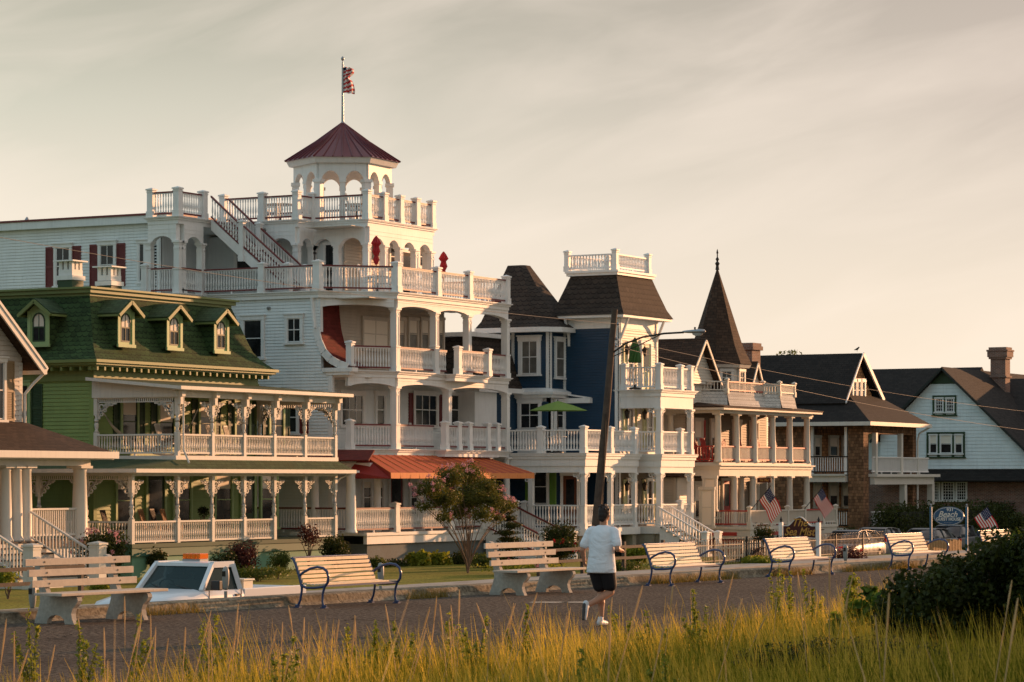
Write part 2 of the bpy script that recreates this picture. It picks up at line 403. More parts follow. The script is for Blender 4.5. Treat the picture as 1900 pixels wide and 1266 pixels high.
# ================================================================ building parts
def fr(p0, p1):
    a = Vector(p0[:2]); b = Vector(p1[:2]); d = b - a; Ln = d.length; d.normalize(); n = Vector((d.y, -d.x))
    def P(s, o, z):
        q = a + d * s + n * o; return (q.x, q.y, z)
    return P, Ln
def lbox(M, P, s0, s1, o0, o1, z0, z1):      # box in wall coordinates: s along, o outwards
    c = [P(s0,o1,z0),P(s1,o1,z0),P(s1,o0,z0),P(s0,o0,z0),P(s0,o1,z1),P(s1,o1,z1),P(s1,o0,z1),P(s0,o0,z1)]
    M.add(c, [(0,3,2,1),(4,5,6,7),(0,1,5,4),(1,2,6,5),(2,3,7,6),(3,0,4,7)])
def clap(M, P, poly, pitch=.115, out=.036, gap=.020):   # lapped boards filling a convex polygon of (s, z)
    zs = [p[1] for p in poly]; z = min(zs); zt = max(zs)
    def span(zq):
        xs = []
        for i in range(len(poly)):
            (a, za), (b, zb) = poly[i], poly[(i+1) % len(poly)]
            if (za - zq) * (zb - zq) <= 0 and abs(za - zb) > 1e-9: xs.append(a + (b - a) * (zq - za) / (zb - za))
            elif abs(za - zq) < 1e-9: xs.append(a)
        return (min(xs), max(xs)) if xs else (0, 0)
    e = 1e-5
    while z < zt - .01:
        z1 = min(z + pitch, zt); zg = z + gap; a0, b0 = span(zg + e); a1, b1 = span(z1 - e)
        if z1 > zg: M.add([P(a0,0,zg),P(b0,0,zg),P(b0,out,zg),P(a0,out,zg),P(b1,out*.55,z1),P(a1,out*.55,z1),P(b1,0,z1),P(a1,0,z1)], [(3,2,1,0),(3,2,4,5),(5,4,6,7),(0,3,5,7),(1,6,4,2)])
        z = z1
def siding(par, p0, p1, z0, z1, mat, poly=None, pitch=.115, back=.15, name='wall', trim=None, smooth_=False):
    P, Ln = fr(p0, p1); M = MB(); poly = poly or [(0,z0),(Ln,z0),(Ln,z1),(0,z1)]
    n = len(poly); fr_ = [P(s,0,z) for s, z in poly]; bk = [P(s,-back,z) for s, z in poly]
    M.add(fr_ + bk, [tuple(range(n)), tuple(range(n,2*n))[::-1]] + [(i, i+n, (i+1)%n+n, (i+1)%n) for i in range(n)])
    if not smooth_: clap(M, P, poly, pitch)
    o = M.build(name, mat, par)
    if trim:
        T = MB(); lbox(T, P, 0, .14, -.02, .055, z0, z1); lbox(T, P, Ln-.14, Ln, -.02, .055, z0, z1); T.build('corner_board', trim, par)
    return o
def house_body(par, x0, y0, x1, y1, z0, z1, mat, pitch=.115, trim=None):   # side faces -x, front faces -y
    M = MB(); M.box(x0+.02, y0+.02, z0, x1, y1, z1)
    P, Ln = fr((x0+.02, y1), (x0+.02, y0+.02)); clap(M, P, [(0,z0),(Ln,z0),(Ln,z1),(0,z1)], pitch)
    P2, L2 = fr((x0+.02, y0+.02), (x1, y0+.02)); clap(M, P2, [(0,z0),(L2,z0),(L2,z1),(0,z1)], pitch)
    o = M.build('wall', mat, par)
    if trim:
        T = MB(); lbox(T, P, Ln-.13, Ln+.06, .0, .06, z0, z1); lbox(T, P2, -.058, .13, .0, .063, z0, z1); lbox(T, P2, L2-.13, L2, .0, .06, z0, z1)
        T.build('corner_board', trim, par)
    return o
def window(par, p0, p1, z0, z1, trim=W_, fw=.11, cols=1, rows=1, glass=None, blind=0, shutter=None, hood=True, name='window', arch=False, curtain=None, sw=.38, gx=.0):
    """p0-p1 and z0-z1 bound the glass; the casing stands round it"""
    P, Ln = fr(p0, p1); M = MB(); d0, d1 = .0, .10
    zm = (z0 + z1) / 2
    lbox(M, P, -fw, 0, d0, d1, z0-.02, z1); lbox(M, P, Ln, Ln+fw, d0, d1, z0-.02, z1)
    if not arch:
        lbox(M, P, -fw-.03, Ln+fw+.03, d0, d1+.015, z1, z1+fw*1.25)
        if hood: lbox(M, P, -fw-.07, Ln+fw+.07, d0, d1+.06, z1+fw*1.25, z1+fw*1.25+.05)
    lbox(M, P, -fw-.05, Ln+fw+.05, d0, d1+.05, z0-.10, z0-.02)
    wnd = M.build(name, trim, par)
    S = MB(); b = .035; sm = getattr(trim, 'name', '')
    for a0, a1, q0, q1, o_ in ((0, Ln, zm, z1, .080), (0, Ln, z0, zm+.03, .068)):
        lbox(S, P, a0, a0+b, d0, o_, q0, q1); lbox(S, P, a1-b, a1, d0, o_, q0, q1)
        lbox(S, P, a0+b, a1-b, d0, o_-.002, q0, q0+b); lbox(S, P, a0+b, a1-b, d0, o_-.002, q1-b, q1)
        for k in range(1, cols): x = a0 + (a1-a0)*k/cols; lbox(S, P, x-.013, x+.013, d0, o_-.005, q0, q1)
        for k in range(1, rows): zq = q0 + (q1-q0)*k/rows; lbox(S, P, a0, a1, d0, o_-.007, zq-.013, zq+.013)
    S.build('sash', trim if shutter is None or shutter is not GDRK else GDRK, wnd)
    Q = MB(); lbox(Q, P, .0, Ln, -.01, .046, z0, z1); Q.build('pane', glass or GLASS, wnd)
    if blind:
        B = MB(); lbox(B, P, b, Ln-b, .0, .053, z1-(z1-z0)*blind, z1-b); B.build('blind', BLIND, wnd)
    if curtain:
        B = MB()
        for a0, a1 in ((b, Ln*.3), (Ln*.7, Ln-b)): lbox(B, P, a0, a1, 0, .052, z0+b, z1-b)
        B.build('curtain', BLIND, wnd)
    if shutter:
        for a in (-fw-sw-.02, Ln+fw+.02):
            H = MB(); lbox(H, P, a, a+.05, 0, .066, z0-.05, z1+.05); lbox(H, P, a+sw-.05, a+sw, 0, .066, z0-.05, z1+.05)
            for q in (z0-.05, zm-.04, z1-.03): lbox(H, P, a+.05, a+sw-.05, 0, .064, q, q+.08)
            zz_ = z0+.04
            while zz_ < z1-.05:
                H.add([P(a+.05,.012,zz_+.05),P(a+sw-.05,.012,zz_+.05),P(a+sw-.05,.056,zz_),P(a+.05,.056,zz_)], [(0,1,2,3)[::-1]]); zz_ += .055
            lbox(H, P, a+.05, a+sw-.05, 0, .042, z0, z1)
            H.build('shutter', shutter, wnd)
    return wnd
def winS(par, u, px0, px1, py1, py0, **k):    # window on a side wall plane x = u, glass measured in the photo
    y0, y1 = pu(px0, u), pu(px1, u); ym = (y0+y1)/2
    return window(par, (u, y0), (u, y1), zz(py0, u, ym), zz(py1, u, ym), **k)
def winF(par, v, px0, px1, py1, py0, **k):
    x0, x1 = pv(px0, v), pv(px1, v); xm = (x0+x1)/2
    return window(par, (x0, v), (x1, v), zz(py0, xm, v), zz(py1, xm, v), **k)
def door(par, p0, p1, z0, z1, mat=None, trim=W_, glass=True):
    P, Ln = fr(p0, p1); M = MB()
    lbox(M, P, 0, Ln, -.01, .05, z0, z1); dr = M.build('door', mat or DARK, par)
    T = MB(); lbox(T, P, -.12, 0, 0, .09, z0, z1); lbox(T, P, Ln, Ln+.12, 0, .09, z0, z1); lbox(T, P, -.15, Ln+.15, 0, .08, z1, z1+.14); T.build('door_frame', trim, dr)
    if glass:
        Q = MB(); lbox(Q, P, .14, Ln-.14, 0, .056, z0+.9, z1-.15); Q.build('pane', GLASS, dr)
    K = MB(); c = P(Ln-.08, .06, z0+1.0); K.lathe(c[0], c[1], [(.01,c[2]-.03),(.03,c[2]),(.01,c[2]+.03)], 6); K.build('handle', BRONZE, dr)
    return dr
def railing(par, p0, p1, z, h=.92, red=False, mat=W_, sp=.125, w=.052, turned=True, inset=0, gap=.10, name='railing', z1=None, rmat=None):
    P, Ln = fr(p0, p1); s0, s1 = inset, Ln - inset; dz = 0 if z1 is None else (z1 - z)
    M = MB(); RM = MB() if (red or rmat) else M
    def zc(s): return z + dz * s / Ln
    def rail(B, o, zl, zh):
        B.add([P(s0,o,zc(s0)+zl),P(s1,o,zc(s1)+zl),P(s1,-o,zc(s1)+zl),P(s0,-o,zc(s0)+zl),P(s0,o,zc(s0)+zh),P(s1,o,zc(s1)+zh),P(s1,-o,zc(s1)+zh),P(s0,-o,zc(s0)+zh)],
              [(0,3,2,1),(4,5,6,7),(0,1,5,4),(1,2,6,5),(2,3,7,6),(3,0,4,7)])
    rail(RM, .055, h-.06, h); rail(RM, .04, gap, gap+.06)
    if red: rail(M, .04, h-.09, h-.06)
    n = max(1, int(round((s1-s0)/sp))); hb = h - .06 - gap - .06
    prof = [(.5,0),(.5,.12),(.30,.16),(.5,.26),(.62,.36),(.34,.62),(.30,.78),(.45,.84),(.5,.88),(.5,1)] if turned else [(.42,0),(.42,1)]
    for i in range(n):
        s = s0 + (s1-s0)*(i+.5)/n; c = P(s, 0, 0); zb = zc(s)+gap+.06
        if turned: M.lathe(c[0], c[1], [(w*r*1.25, zb+hb*t) for r, t in prof], 5 if w > .03 else 4, rot=.6)
        else: lbox(M, P, s-w*.38, s+w*.38, -w*.38, w*.38, zb, zb+hb)
    nf = max(1, int((s1-s0)/1.2))
    for i in range(1, nf):
        s = s0 + (s1-s0)*i/nf; lbox(M, P, s-.03, s+.03, -.03, .03, zc(s), zc(s)+gap)
    o = M.build(name, mat, par)
    if RM is not M: RM.build('handrail', rmat or RED, o)
    return o
def post(par, x, y, z0, z1, w=.24, mat=W_, cap=True, name='post', base=True):
    M = MB(); h = w/2
    M.box(x-h, y-h, z0, x+h, y+h, z1)
    if base: M.box(x-h-.025, y-h-.025, z0+.001, x+h+.025, y+h+.025, z0+.24)
    if cap:
        M.box(x-h-.04, y-h-.04, z1-.06, x+h+.04, y+h+.04, z1); M.box(x-h-.02, y-h-.02, z1-.14, x+h+.02, y+h+.02, z1-.10)
        M.add([(x-h-.03,y-h-.03,z1),(x+h+.03,y-h-.03,z1),(x+h+.03,y+h+.03,z1),(x-h-.03,y+h+.03,z1),(x,y,z1+.06)], [(0,1,4),(1,2,4),(2,3,4),(3,0,4)])
    return M.build(name, mat, par)
def column(par, x, y, z0, z1, w=.28, mat=W_, name='column', rail=1.0):   # square porch column: pedestal, panelled shaft, capital
    M = MB(); h = w/2; g = h*.86
    M.box(x-h, y-h, z0, x+h, y+h, z0+rail); M.box(x-h-.025, y-h-.025, z0, x+h+.025, y+h+.025, z0+.22); M.box(x-h-.025, y-h-.025, z0+rail-.06, x+h+.025, y+h+.025, z0+rail)
    M.box(x-g, y-g, z0+rail, x+g, y+g, z1-.16)
    for s in (-1, 1):                        # raised stiles leave a sunk panel on each face
        M.box(x+s*g*.98-.035*(s>0)-.0*(s<0), y-g-.018, z0+rail+.02, x+s*g*.98+.035*(s<0), y+g+.018, z1-.2)
    M.box(x-g-.018, y-g-.018, z1-.34, x+g+.018, y+g+.018, z1-.28)
    M.box(x-h, y-h, z1-.16, x+h, y+h, z1-.06); M.box(x-h-.045, y-h-.045, z1-.08, x+h+.045, y+h+.045, z1)
    return M.build(name, mat, par)
def roundcol(par, x, y, z0, z1, r=.15, mat=LEM, name='column', n=14):
    M = MB(); H = z1-z0
    M.lathe(x, y, [(r*1.25,z0),(r*1.25,z0+.06),(r*1.08,z0+.12),(r,z0+.2),(r*.99,z0+H*.4),(r*.82,z1-.18),(r*.9,z1-.16),(r*.84,z1-.13),(r*1.05,z1-.08)], n, smooth=True)
    M.box(x-r*1.2, y-r*1.2, z1-.08, x+r*1.2, y+r*1.2, z1)
    return M.build(name, mat, par)
def turnedpost(par, x, y, z0, z1, w=.14, mat=LEM, rail=.85, name='column'):
    M = MB(); h = w/2; H = z1-z0
    M.box(x-h, y-h, z0-.12, x+h, y+h, z0+rail+.05)
    a = z0+rail+.05; b = z1-.62
    pr = [(h*.7,a),(h*1.15,a+.03),(h*.6,a+.08),(h*.95,a+.16),(h*1.1,a+.28),(h*.72,a+.36),(h*1.1,a+.40),(h*.85,a+.46),(h*.8,(a+b)/2),(h*.62,b-.16),(h*.95,b-.12),(h*.62,b-.07),(h*1.0,b)]
    M.lathe(x, y, pr, 8, smooth=True); M.box(x-h*.95, y-h*.95, b, x+h*.95, y+h*.95, z1)
    return M.build(name, mat, par)
def archbeam(par, p0, p1, zt, zs, rise, th=.26, sh=.14, mat=W_, name='arched_beam', seg=14, boards=True):
    P, Ln = fr(p0, p1); M = MB(); pts = [(0, zs), (sh, zs)]
    for i in range(1, seg):
        t = i/seg; a = math.pi*t; pts.append((sh + (Ln-2*sh)*t, zs + rise*math.sin(a)**(.62)))
    pts += [(Ln-sh, zs), (Ln, zs)]
    k = len(pts); vs = []
    for o_ in (th/2, -th/2):
        vs += [P(s, o_, z) for s, z in pts]; vs += [P(s, o_, zt) for s, z in pts]
    fs = []; q = 2*k
    for i in range(k-1):
        fs += [(i, i+1, k+i+1, k+i), (q+i+1, q+i, q+k+i, q+k+i+1), (i+1, i, q+i, q+i+1), (k+i, k+i+1, q+k+i+1, q+k+i)]
    fs += [(0, k, q+k, q), (k-1, q+k-1, q+2*k-1, 2*k-1)]
    M.add(vs, fs)
    if boards:
        zb = zs + rise + .10
        while zb < zt - .05: lbox(M, P, 0, Ln, th/2, th/2+.012, zb, zb+.02); zb += .16
    return M.build(name, mat, par)
def deck(par, outline, z, t=.34, over=.0, mat=W_, name='deck', lip=True):   # floor slab with a stepped edge moulding
    M = MB()
    def ring(k):
        c = Vector((sum(p[0] for p in outline)/len(outline), sum(p[1] for p in outline)/len(outline))); r = []
        n = len(outline)
        for i in range(n):
            a = Vector(outline[i-1]); b = Vector(outline[i]); d = Vector(outline[(i+1) % n])
            e1 = (b-a).normalized(); e2 = (d-b).normalized(); n1 = Vector((e1.y,-e1.x)); n2 = Vector((e2.y,-e2.x))
            m_ = (n1+n2); L_ = m_.length
            m_ = m_/L_ if L_ > 1e-6 else n1; co = max(.3, m_.dot(n1)); q = b + m_*(k/co); r.append((q.x, q.y))
        return r
    lay = [(0.0, z-t, z-t*.45), (.05, z-t*.45, z-t*.22), (.10, z-t*.22, z-.03), (.13, z-.03, z)] if lip else [(0, z-t, z)]
    n = len(outline)
    for k, a, b in lay:
        r = ring(k + over); M.add([(p[0],p[1],a) for p in r] + [(p[0],p[1],b) for p in r], [tuple(range(n))[::-1], tuple(range(n,2*n))] + [(i,(i+1)%n,(i+1)%n+n,i+n) for i in range(n)])
    return M.build(name, mat, par)
def prismroof(par, pts, t, mat, name='roof'):
    M = MB(); M.slab(pts, t); return M.build(name, mat, par)
def fret(par, p0, p1, zt, w=.62, drop=.58, mat=LEM, th=.045, frieze=True, name='fretwork', both=True):
    """sawn gingerbread brackets in both corners of a bay with a spindle frieze between them"""
    P, Ln = fr(p0, p1); M = MB(); w = min(w, Ln*.46)
    def arc(cx, cz, r0, r1, a0, a1, fl, n=10):
        pts = []
        for i in range(n+1):
            a = a0 + (a1-a0)*i/n; pts.append((a, r0, r1))
        for i in range(n):
            A = pts[i][0]; B = pts[i+1][0]
            q = [(cx+fl*r*math.cos(t_), cz+r*math.sin(t_)) for t_, r in ((A, r0), (A, r1), (B, r1), (B, r0))]
            vs = [P(s, th/2, z) for s, z in q] + [P(s, -th/2, z) for s, z in q]
            M.add(vs, [(0,1,2,3), (7,6,5,4), (0,4,5,1), (1,5,6,2), (2,6,7,3), (3,7,4,0)])
    for fl, s0 in ((1, 0), (-1, Ln)) if both else ((1, 0),):
        cx = s0 + fl*w; cz = zt - drop
        # sweeping edge from the post up to the beam, ellipse-like
        n = 12; prev = None
        for i in range(n+1):
            a = math.pi/2*i/n; s = cx - fl*w*.93*math.cos(a); z = cz + drop*.9*math.sin(a)
            if prev: M.bar(P(prev[0], 0, prev[1]), P(s, 0, z), th, .05)
            prev = (s, z)
            if i % 3 == 1: arc(s + fl*.0, z-.035, .0, .04, 0, 2*math.pi, 1, 6)
        for r, a, b in ((.115, .16, .17), (.085, .37, .12), (.085, .15, .40), (.06, .31, .29), (.055, .52, .09)):
            if a+r < w: arc(s0 + fl*a, zt - b*drop/.58, r*.62, r, 0, 2*math.pi, 1, 10)
        lbox(M, P, min(s0, s0+fl*.05), max(s0, s0+fl*.05), -th/2, th/2, zt-drop, zt)
        M.bar(P(s0+fl*.02, 0, zt-drop*.62), P(s0+fl*w*.62, 0, zt-.02), th, .035)
    if frieze:
        lbox(M, P, 0, Ln, -th/2, th/2, zt-.03, zt+.0); lbox(M, P, 0, Ln, -th/2, th/2, zt+.11, zt+.15)
        k = max(3, int(Ln/.085))
        for i in range(k): lbox(M, P, Ln*(i+.5)/k-.016, Ln*(i+.5)/k+.016, -.016, .016, zt, zt+.11)
    return M.build(name, mat, par)
def stairs(par, x0, x1, y0, y1, z0, z1, n, mat=W_, tread=None):   # climbs from y1 (low z0) to y0 (high z1), towards +y
    S = MB(); T = MB()
    for i in range(n):
        ya = y1 + (y0-y1)*i/n; yb = y1 + (y0-y1)*(i+1)/n; zt = z0 + (z1-z0)*(i+1)/n
        S.box(x0, ya, z0-.3, x1, yb-.002, zt-.04); T.box(x0-.03, ya-.04, zt-.038, x1+.03, yb-.045, zt)
    S._build('riser', mat, par); T.build('tread', tread or WOODG, par)
def text(par, s, size, P, sc, zc, o_, mat, name='lettering', shear=0, sx_=1.0, ext=.006, offset=0.0):
    cu = bpy.data.curves.new(name, 'FONT'); cu.body = s; cu.size = size; cu.align_x = 'CENTER'; cu.align_y = 'CENTER'; cu.extrude = ext; cu.shear = shear; cu.offset = offset
    cu.resolution_u = 3
    ob = bpy.data.objects.new(name, cu); COL.objects.link(ob)
    dg = bpy.context.evaluated_depsgraph_get(); me = bpy.data.meshes.new_from_object(ob.evaluated_get(dg))
    bpy.data.objects.remove(ob)
    me.name = name; off = OFF.get(par, Vector((0,0,0)))
    for v in me.vertices:
        q = P(sc + v.co.x*sx_, o_ + v.co.z, zc + v.co.y); v.co = Vector(q) - off
    me.materials.clear(); me.materials.append(mat)
    o = bpy.data.objects.new(name, me); COL.objects.link(o); o.parent = par; return o
# ================================================================ setting
GZ = -1.22
def structure(o): o['kind'] = 'structure'; return o
def smooth(a, b, t): t = max(0, min(1, (t-a)/(b-a))); return t*t*(3-2*t)
def dune_z(x, y):
    base = .55*smooth(15.0, 4.0, y) - .04
    return base + .10*noise.noise(Vector((x*.12, y*.2, 3))) * smooth(15.4, 12, y) + .25*smooth(9, -2, y)
M = MB()
xs = list(range(-40, 120, 2)); ys = [-40, -30, -20, -12, -8, -4, -2, 0, 2, 4, 6, 8, 9, 10, 11, 12, 13, 14, 14.8, 15.3, 15.7]
vs = [(x, y, dune_z(x, y) if y < 15.6 else -.12) for y in ys for x in xs]; k = len(xs)
M.add(vs, [(j*k+i, j*k+i+1, (j+1)*k+i+1, (j+1)*k+i) for j in range(len(ys)-1) for i in range(k-1)], True)
SAND = concrete('dune_sand', (.20,.16,.10), .95, .3, 12, (.06,.06,.025), .7, 1.2)
structure(M.build('dune', SAND))
def wl(x): return 26.95 - .058*(x-40) if x < 78 else 24.75 - .02*(x-78)
M = MB(); xs2 = [-200, -60, 0, 40, 78, 140, 600]
M.add([(x, 15.5, 0) for x in xs2] + [(x, wl(x)+.05, 0) for x in xs2], [(i, i+1, i+8, i+7) for i in range(6)])
M.add([(x, 15.5, 0) for x in xs2] + [(x, 15.5, -1.6) for x in xs2], [(i+1, i, i+7, i+8) for i in range(6)]); structure(M.build('promenade', ASPH))
# low concrete wall along the edge of the promenade, cast in lengths
M = MB(); x = -60.0; random.seed(3)
while x < 400:
    Lg = 6.0; w0 = random.uniform(-.008, .008)
    prof = [(.0, -.02), (.11, .05), (.14, .12), (.15+w0, .155), (.20, .176), (.48, .182), (.52, .16), (.52, -1.5), (.0, -1.5)]
    n = len(prof); vs = [(x+.008, wl(x)+a, b) for a, b in prof] + [(x+Lg-.008, wl(x+Lg)+a, b) for a, b in prof]
    M.add(vs, [tuple(range(n))[::-1], tuple(range(n, 2*n))] + [(i, i+n, (i+1)%n+n, (i+1)%n) for i in range(n)])
    x += Lg
sw = M.build('sea_wall', CURB); tag(sw, 'low rounded concrete kerb wall running along the promenade behind the benches', 'wall')
M = MB(); M.box(-300, 16, -2.2, 900, 44.0, GZ); structure(M.build('street', ROAD))
M = MB(); M.box(-300, 44.0, -2.2, 900, 44.16, GZ+.13); M.box(-300, 44.16, -2.2, 900, 45.9, GZ+.125); structure(M.build('pavement', PAVE))
GRS = concrete('lawn_green', (.20,.19,.025), .95, .55, 9, (.10,.10,.018), .4, .5)
xs3 = [-3000, 0, 60, 100, 113] + [114+.8*i for i in range(6)] + [122, 130, 136] + [137+.6*i for i in range(5)] + [150, 200, 4000]
ys3 = [45.9, 46.9] + [47.1+.3*i for i in range(5)] + [50, 52.3, 52.6, 52.9, 53.2, 53.5, 60, 100, 4000]
def lawn_z(x, y): return GZ+.09 - .50*smooth(115, 118, x)*smooth(139, 137, x)*smooth(46.9, 48.2, y)*smooth(53.3, 52.4, y)   # the parking lot lies a little lower
k3 = len(xs3); M = MB(); M.add([(x, y, lawn_z(x, y)) for y in ys3 for x in xs3], [(j*k3+i, j*k3+i+1, (j+1)*k3+i+1, (j+1)*k3+i) for j in range(len(ys3)-1) for i in range(k3-1)]); structure(M.build('lawn', GRS))
M = MB(); M.add([(118,48.2,GZ-.405),(137,48.2,GZ-.405),(137,52.4,GZ-.405),(118,52.4,GZ-.405)], [(0,1,2,3)]); structure(M.build('driveway', ROAD))
M = MB(); M.add([(-3000,-3000,GZ-.3),(4000,-3000,GZ-.3),(4000,46,GZ-.3),(-3000,46,GZ-.3)], [(0,1,2,3)]); structure(M.build('ground', SAND))
# sun patches on the path, put in as flat pale colour
SUN_PATCH = concrete('sun_patch_pale', (.62,.55,.45), .8, .2, 30, (.3,.26,.2), .5, 6)
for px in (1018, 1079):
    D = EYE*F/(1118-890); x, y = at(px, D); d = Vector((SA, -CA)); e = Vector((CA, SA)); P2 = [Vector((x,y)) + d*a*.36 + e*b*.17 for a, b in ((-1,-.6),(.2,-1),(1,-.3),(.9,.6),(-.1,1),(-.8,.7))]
    M = MB(); M.poly(*[(p.x, p.y, .005) for p in P2]); structure(M.build('path_sun_patch', SUN_PATCH))
# ================================================================ cream gabled house at the left edge
H = thing('gabled_house', 'cream clapboard house at the left edge with round columns and wide front steps', 'house', (66, 62, GZ))
V0 = 59.0; xr = 72.9; XL = 60.0; apx = 66.4
zE = 6.15; zP = zE + (xr-apx)*.84
siding(H, (XL, V0), (xr, V0), GZ, zP, PINK, poly=[(0,GZ),(xr-XL,GZ),(xr-XL,zE),(apx-XL,zP),(0,zE)], pitch=.16, trim=None)
M = MB(); M.box(XL, V0+.14, GZ, xr, 70, zE-.1); M.build('wall', PINK, H)
M = MB(); e = .55
for s in (1, -1):
    xe = xr+e if s > 0 else XL-e; zl = zE - e*.84
    pts = [(apx, V0-e, zP+.12), (apx, 71, zP+.12), (xe, 71, zl+.12), (xe, V0-e, zl+.12)]
    M.slab(pts if s < 0 else pts[::-1], .12)
RF0 = M.build('roof', BROOF, H)
M = MB()
for s in (1, -1):
    xe = xr+e if s > 0 else XL-e; zl = zE - e*.84
    M.bar((apx, V0-e-.03, zP-.02), (xe, V0-e-.03, zl-.02), .06, .30); M.bar((apx, V0-e-.05, zP+.1), (xe, V0-e-.05, zl+.1), .08, .09)
M.box(xr+e-.05, V0-e, zE-e*.84-.1, xr+e+.09, 71, zE-e*.84+.06); M.build('bargeboard', LEM, H)
M = MB(); M.tube([(xr+e+.02, V0-e+.05, zE-e*.84-.05), (xr+.25, V0-.3, zE-e*.84-.4), (xr+.06, V0-.1, zE-e*.84-.75), (xr+.06, V0-.1, 4.0)], .05, 8); M.build('downpipe', LEM, H)
M = MB(); M.box(xr-.14, V0-.03, GZ, xr+.03, V0, zE-.2); M.build('corner_board', LEM, H)
winF(H, V0, -14, 4, 672, 778, trim=LEM, shutter=paint('louvre_tan', (.30,.20,.10), .5), sw=.42)
# porch
fz = .22; vp = 57.0; zc = 2.72
M = MB(); M.box(60, vp-.25, fz-.22, 74.0, V0, fz); M.build('porch_floor', WOODG, H)
M = MB(); M.box(60, vp-.15, GZ, 73.9, vp+.05, fz-.22); M.build('porch_skirt', W_, H)
M = MB(); M.slab([(60, vp-.7, zc+.32), (74.3, vp-.7, zc+.32), (73.0, V0+.02, 4.05), (60, V0+.02, 4.05)], .1)
M.slab([(74.3, vp-.7, zc+.32), (74.3, 62.5, zc+.32), (73.0, 62.5, 4.05), (73.0, V0+.02, 4.05)], .1); M.build('porch_roof', BROOF, H)
M = MB(); M.box(60, vp-.80, zc+.12, 74.42, vp-.68, zc+.34); M.box(74.30, vp-.68, zc+.12, 74.42, 62.5, zc+.34); M.box(60, vp-.68, zc+.08, 74.3, V0, zc+.12)
M.box(60, vp-.16, zc-.12, 73.75, vp+.16, zc+.08); M.build('porch_eave', LEM, H)
for px, r in ((10, .20), (29, .22), (47, .22), (148, .25)):
    roundcol(H, pv(px, vp), vp, fz, zc-.12, r=r, mat=LEM)
railing(H, (pv(47, vp)+.2, vp), (pv(148, vp)-.2, vp), fz+.05, .98, mat=LEM, turned=False, sp=.105, w=.05)
x0s, x1s = 67.3, 70.6
stairs(H, x0s, x1s, vp-.25, 54.3, GZ+.09, fz, 8, mat=LEM)
for x_ in (x0s+.05, x1s-.05):
    railing(H, (x_, vp-.3), (x_, 54.35), fz+.0, .95, z1=GZ+.25, mat=LEM, turned=False, sp=.13, w=.055)
    post(H, x_, 54.1, GZ+.05, GZ+1.42, .38, LEM)
# ================================================================ green mansard house
H = thing('mansard_house', 'green clapboard house with dark scalloped mansard roof, arched dormers and two lace-trimmed porches', 'house', (85, 61, GZ))
u1 = 79.3; vF = 57.5; vB = 61.0; ux = 89.3
zf1, zf2, zce = .0, 3.0, 5.15
house_body(H, u1, vB, ux, 74, GZ, 6.3, GSID, .135, trim=GSID)
def mansard(par, x0, y0, x1, y1, lev, mat, name='roof'):
    M = MB(); rings = []
    for ins, z in lev: rings.append([(x0+ins, y0+ins, z), (x1-ins, y0+ins, z), (x1-ins, y1-ins, z), (x0+ins, y1-ins, z)])
    for a, b in zip(rings, rings[1:]):
        for i in range(4): j = (i+1) % 4; M.add([a[i], a[j], b[j], b[i]], [(0,1,2,3)])
    M.add(rings[-1], [(0,1,2,3)]); M.add(rings[0], [(0,3,2,1)])
    return M.build(name, mat, par)
rf = mansard(H, u1-.55, vB-.55, ux+.55, 74.5, [(0,6.30),(.18,6.44),(.42,6.66),(.64,6.98),(.80,7.4),(1.0,8.0),(1.22,8.62)], GROOF)
M = MB()
for k_, a, b in ((.22, 8.60, 8.72), (.10, 8.72, 8.86), (0.0, 8.86, 8.93)):
    M.box(u1-.55+1.05+k_-.05, vB-.55+1.05+k_-.05, a, ux+.55-1.05-k_+.05, 73.4-k_, b)
M.build('roof_cornice', GOCH, H)
M = MB()
for k_, a, b in ((0.0, 6.22, 6.32), (.08, 6.14, 6.22), (.20, 6.08, 6.14)):
    M.box(u1-.62+k_, vB-.62+k_, a, ux+.62-k_, 74.6-k_, b)
M.box(u1-.08, vB-.08, 5.60, ux+.08, 74.05, 5.78); M.box(u1-.05, vB-.05, 5.78, ux+.05, 74.02, 6.08); M.build('eave', GOCH, H)
M = MB(); x = u1-.35
while x < ux+.5: M.box(x-.045, vB-.46, 5.95, x+.045, vB-.06, 6.075); x += .42
y = vB-.2
while y < 70: M.box(u1-.46, y-.045, 5.95, u1-.06, y+.045, 6.075); y += .42
M.build('modillion', GOCH, H)
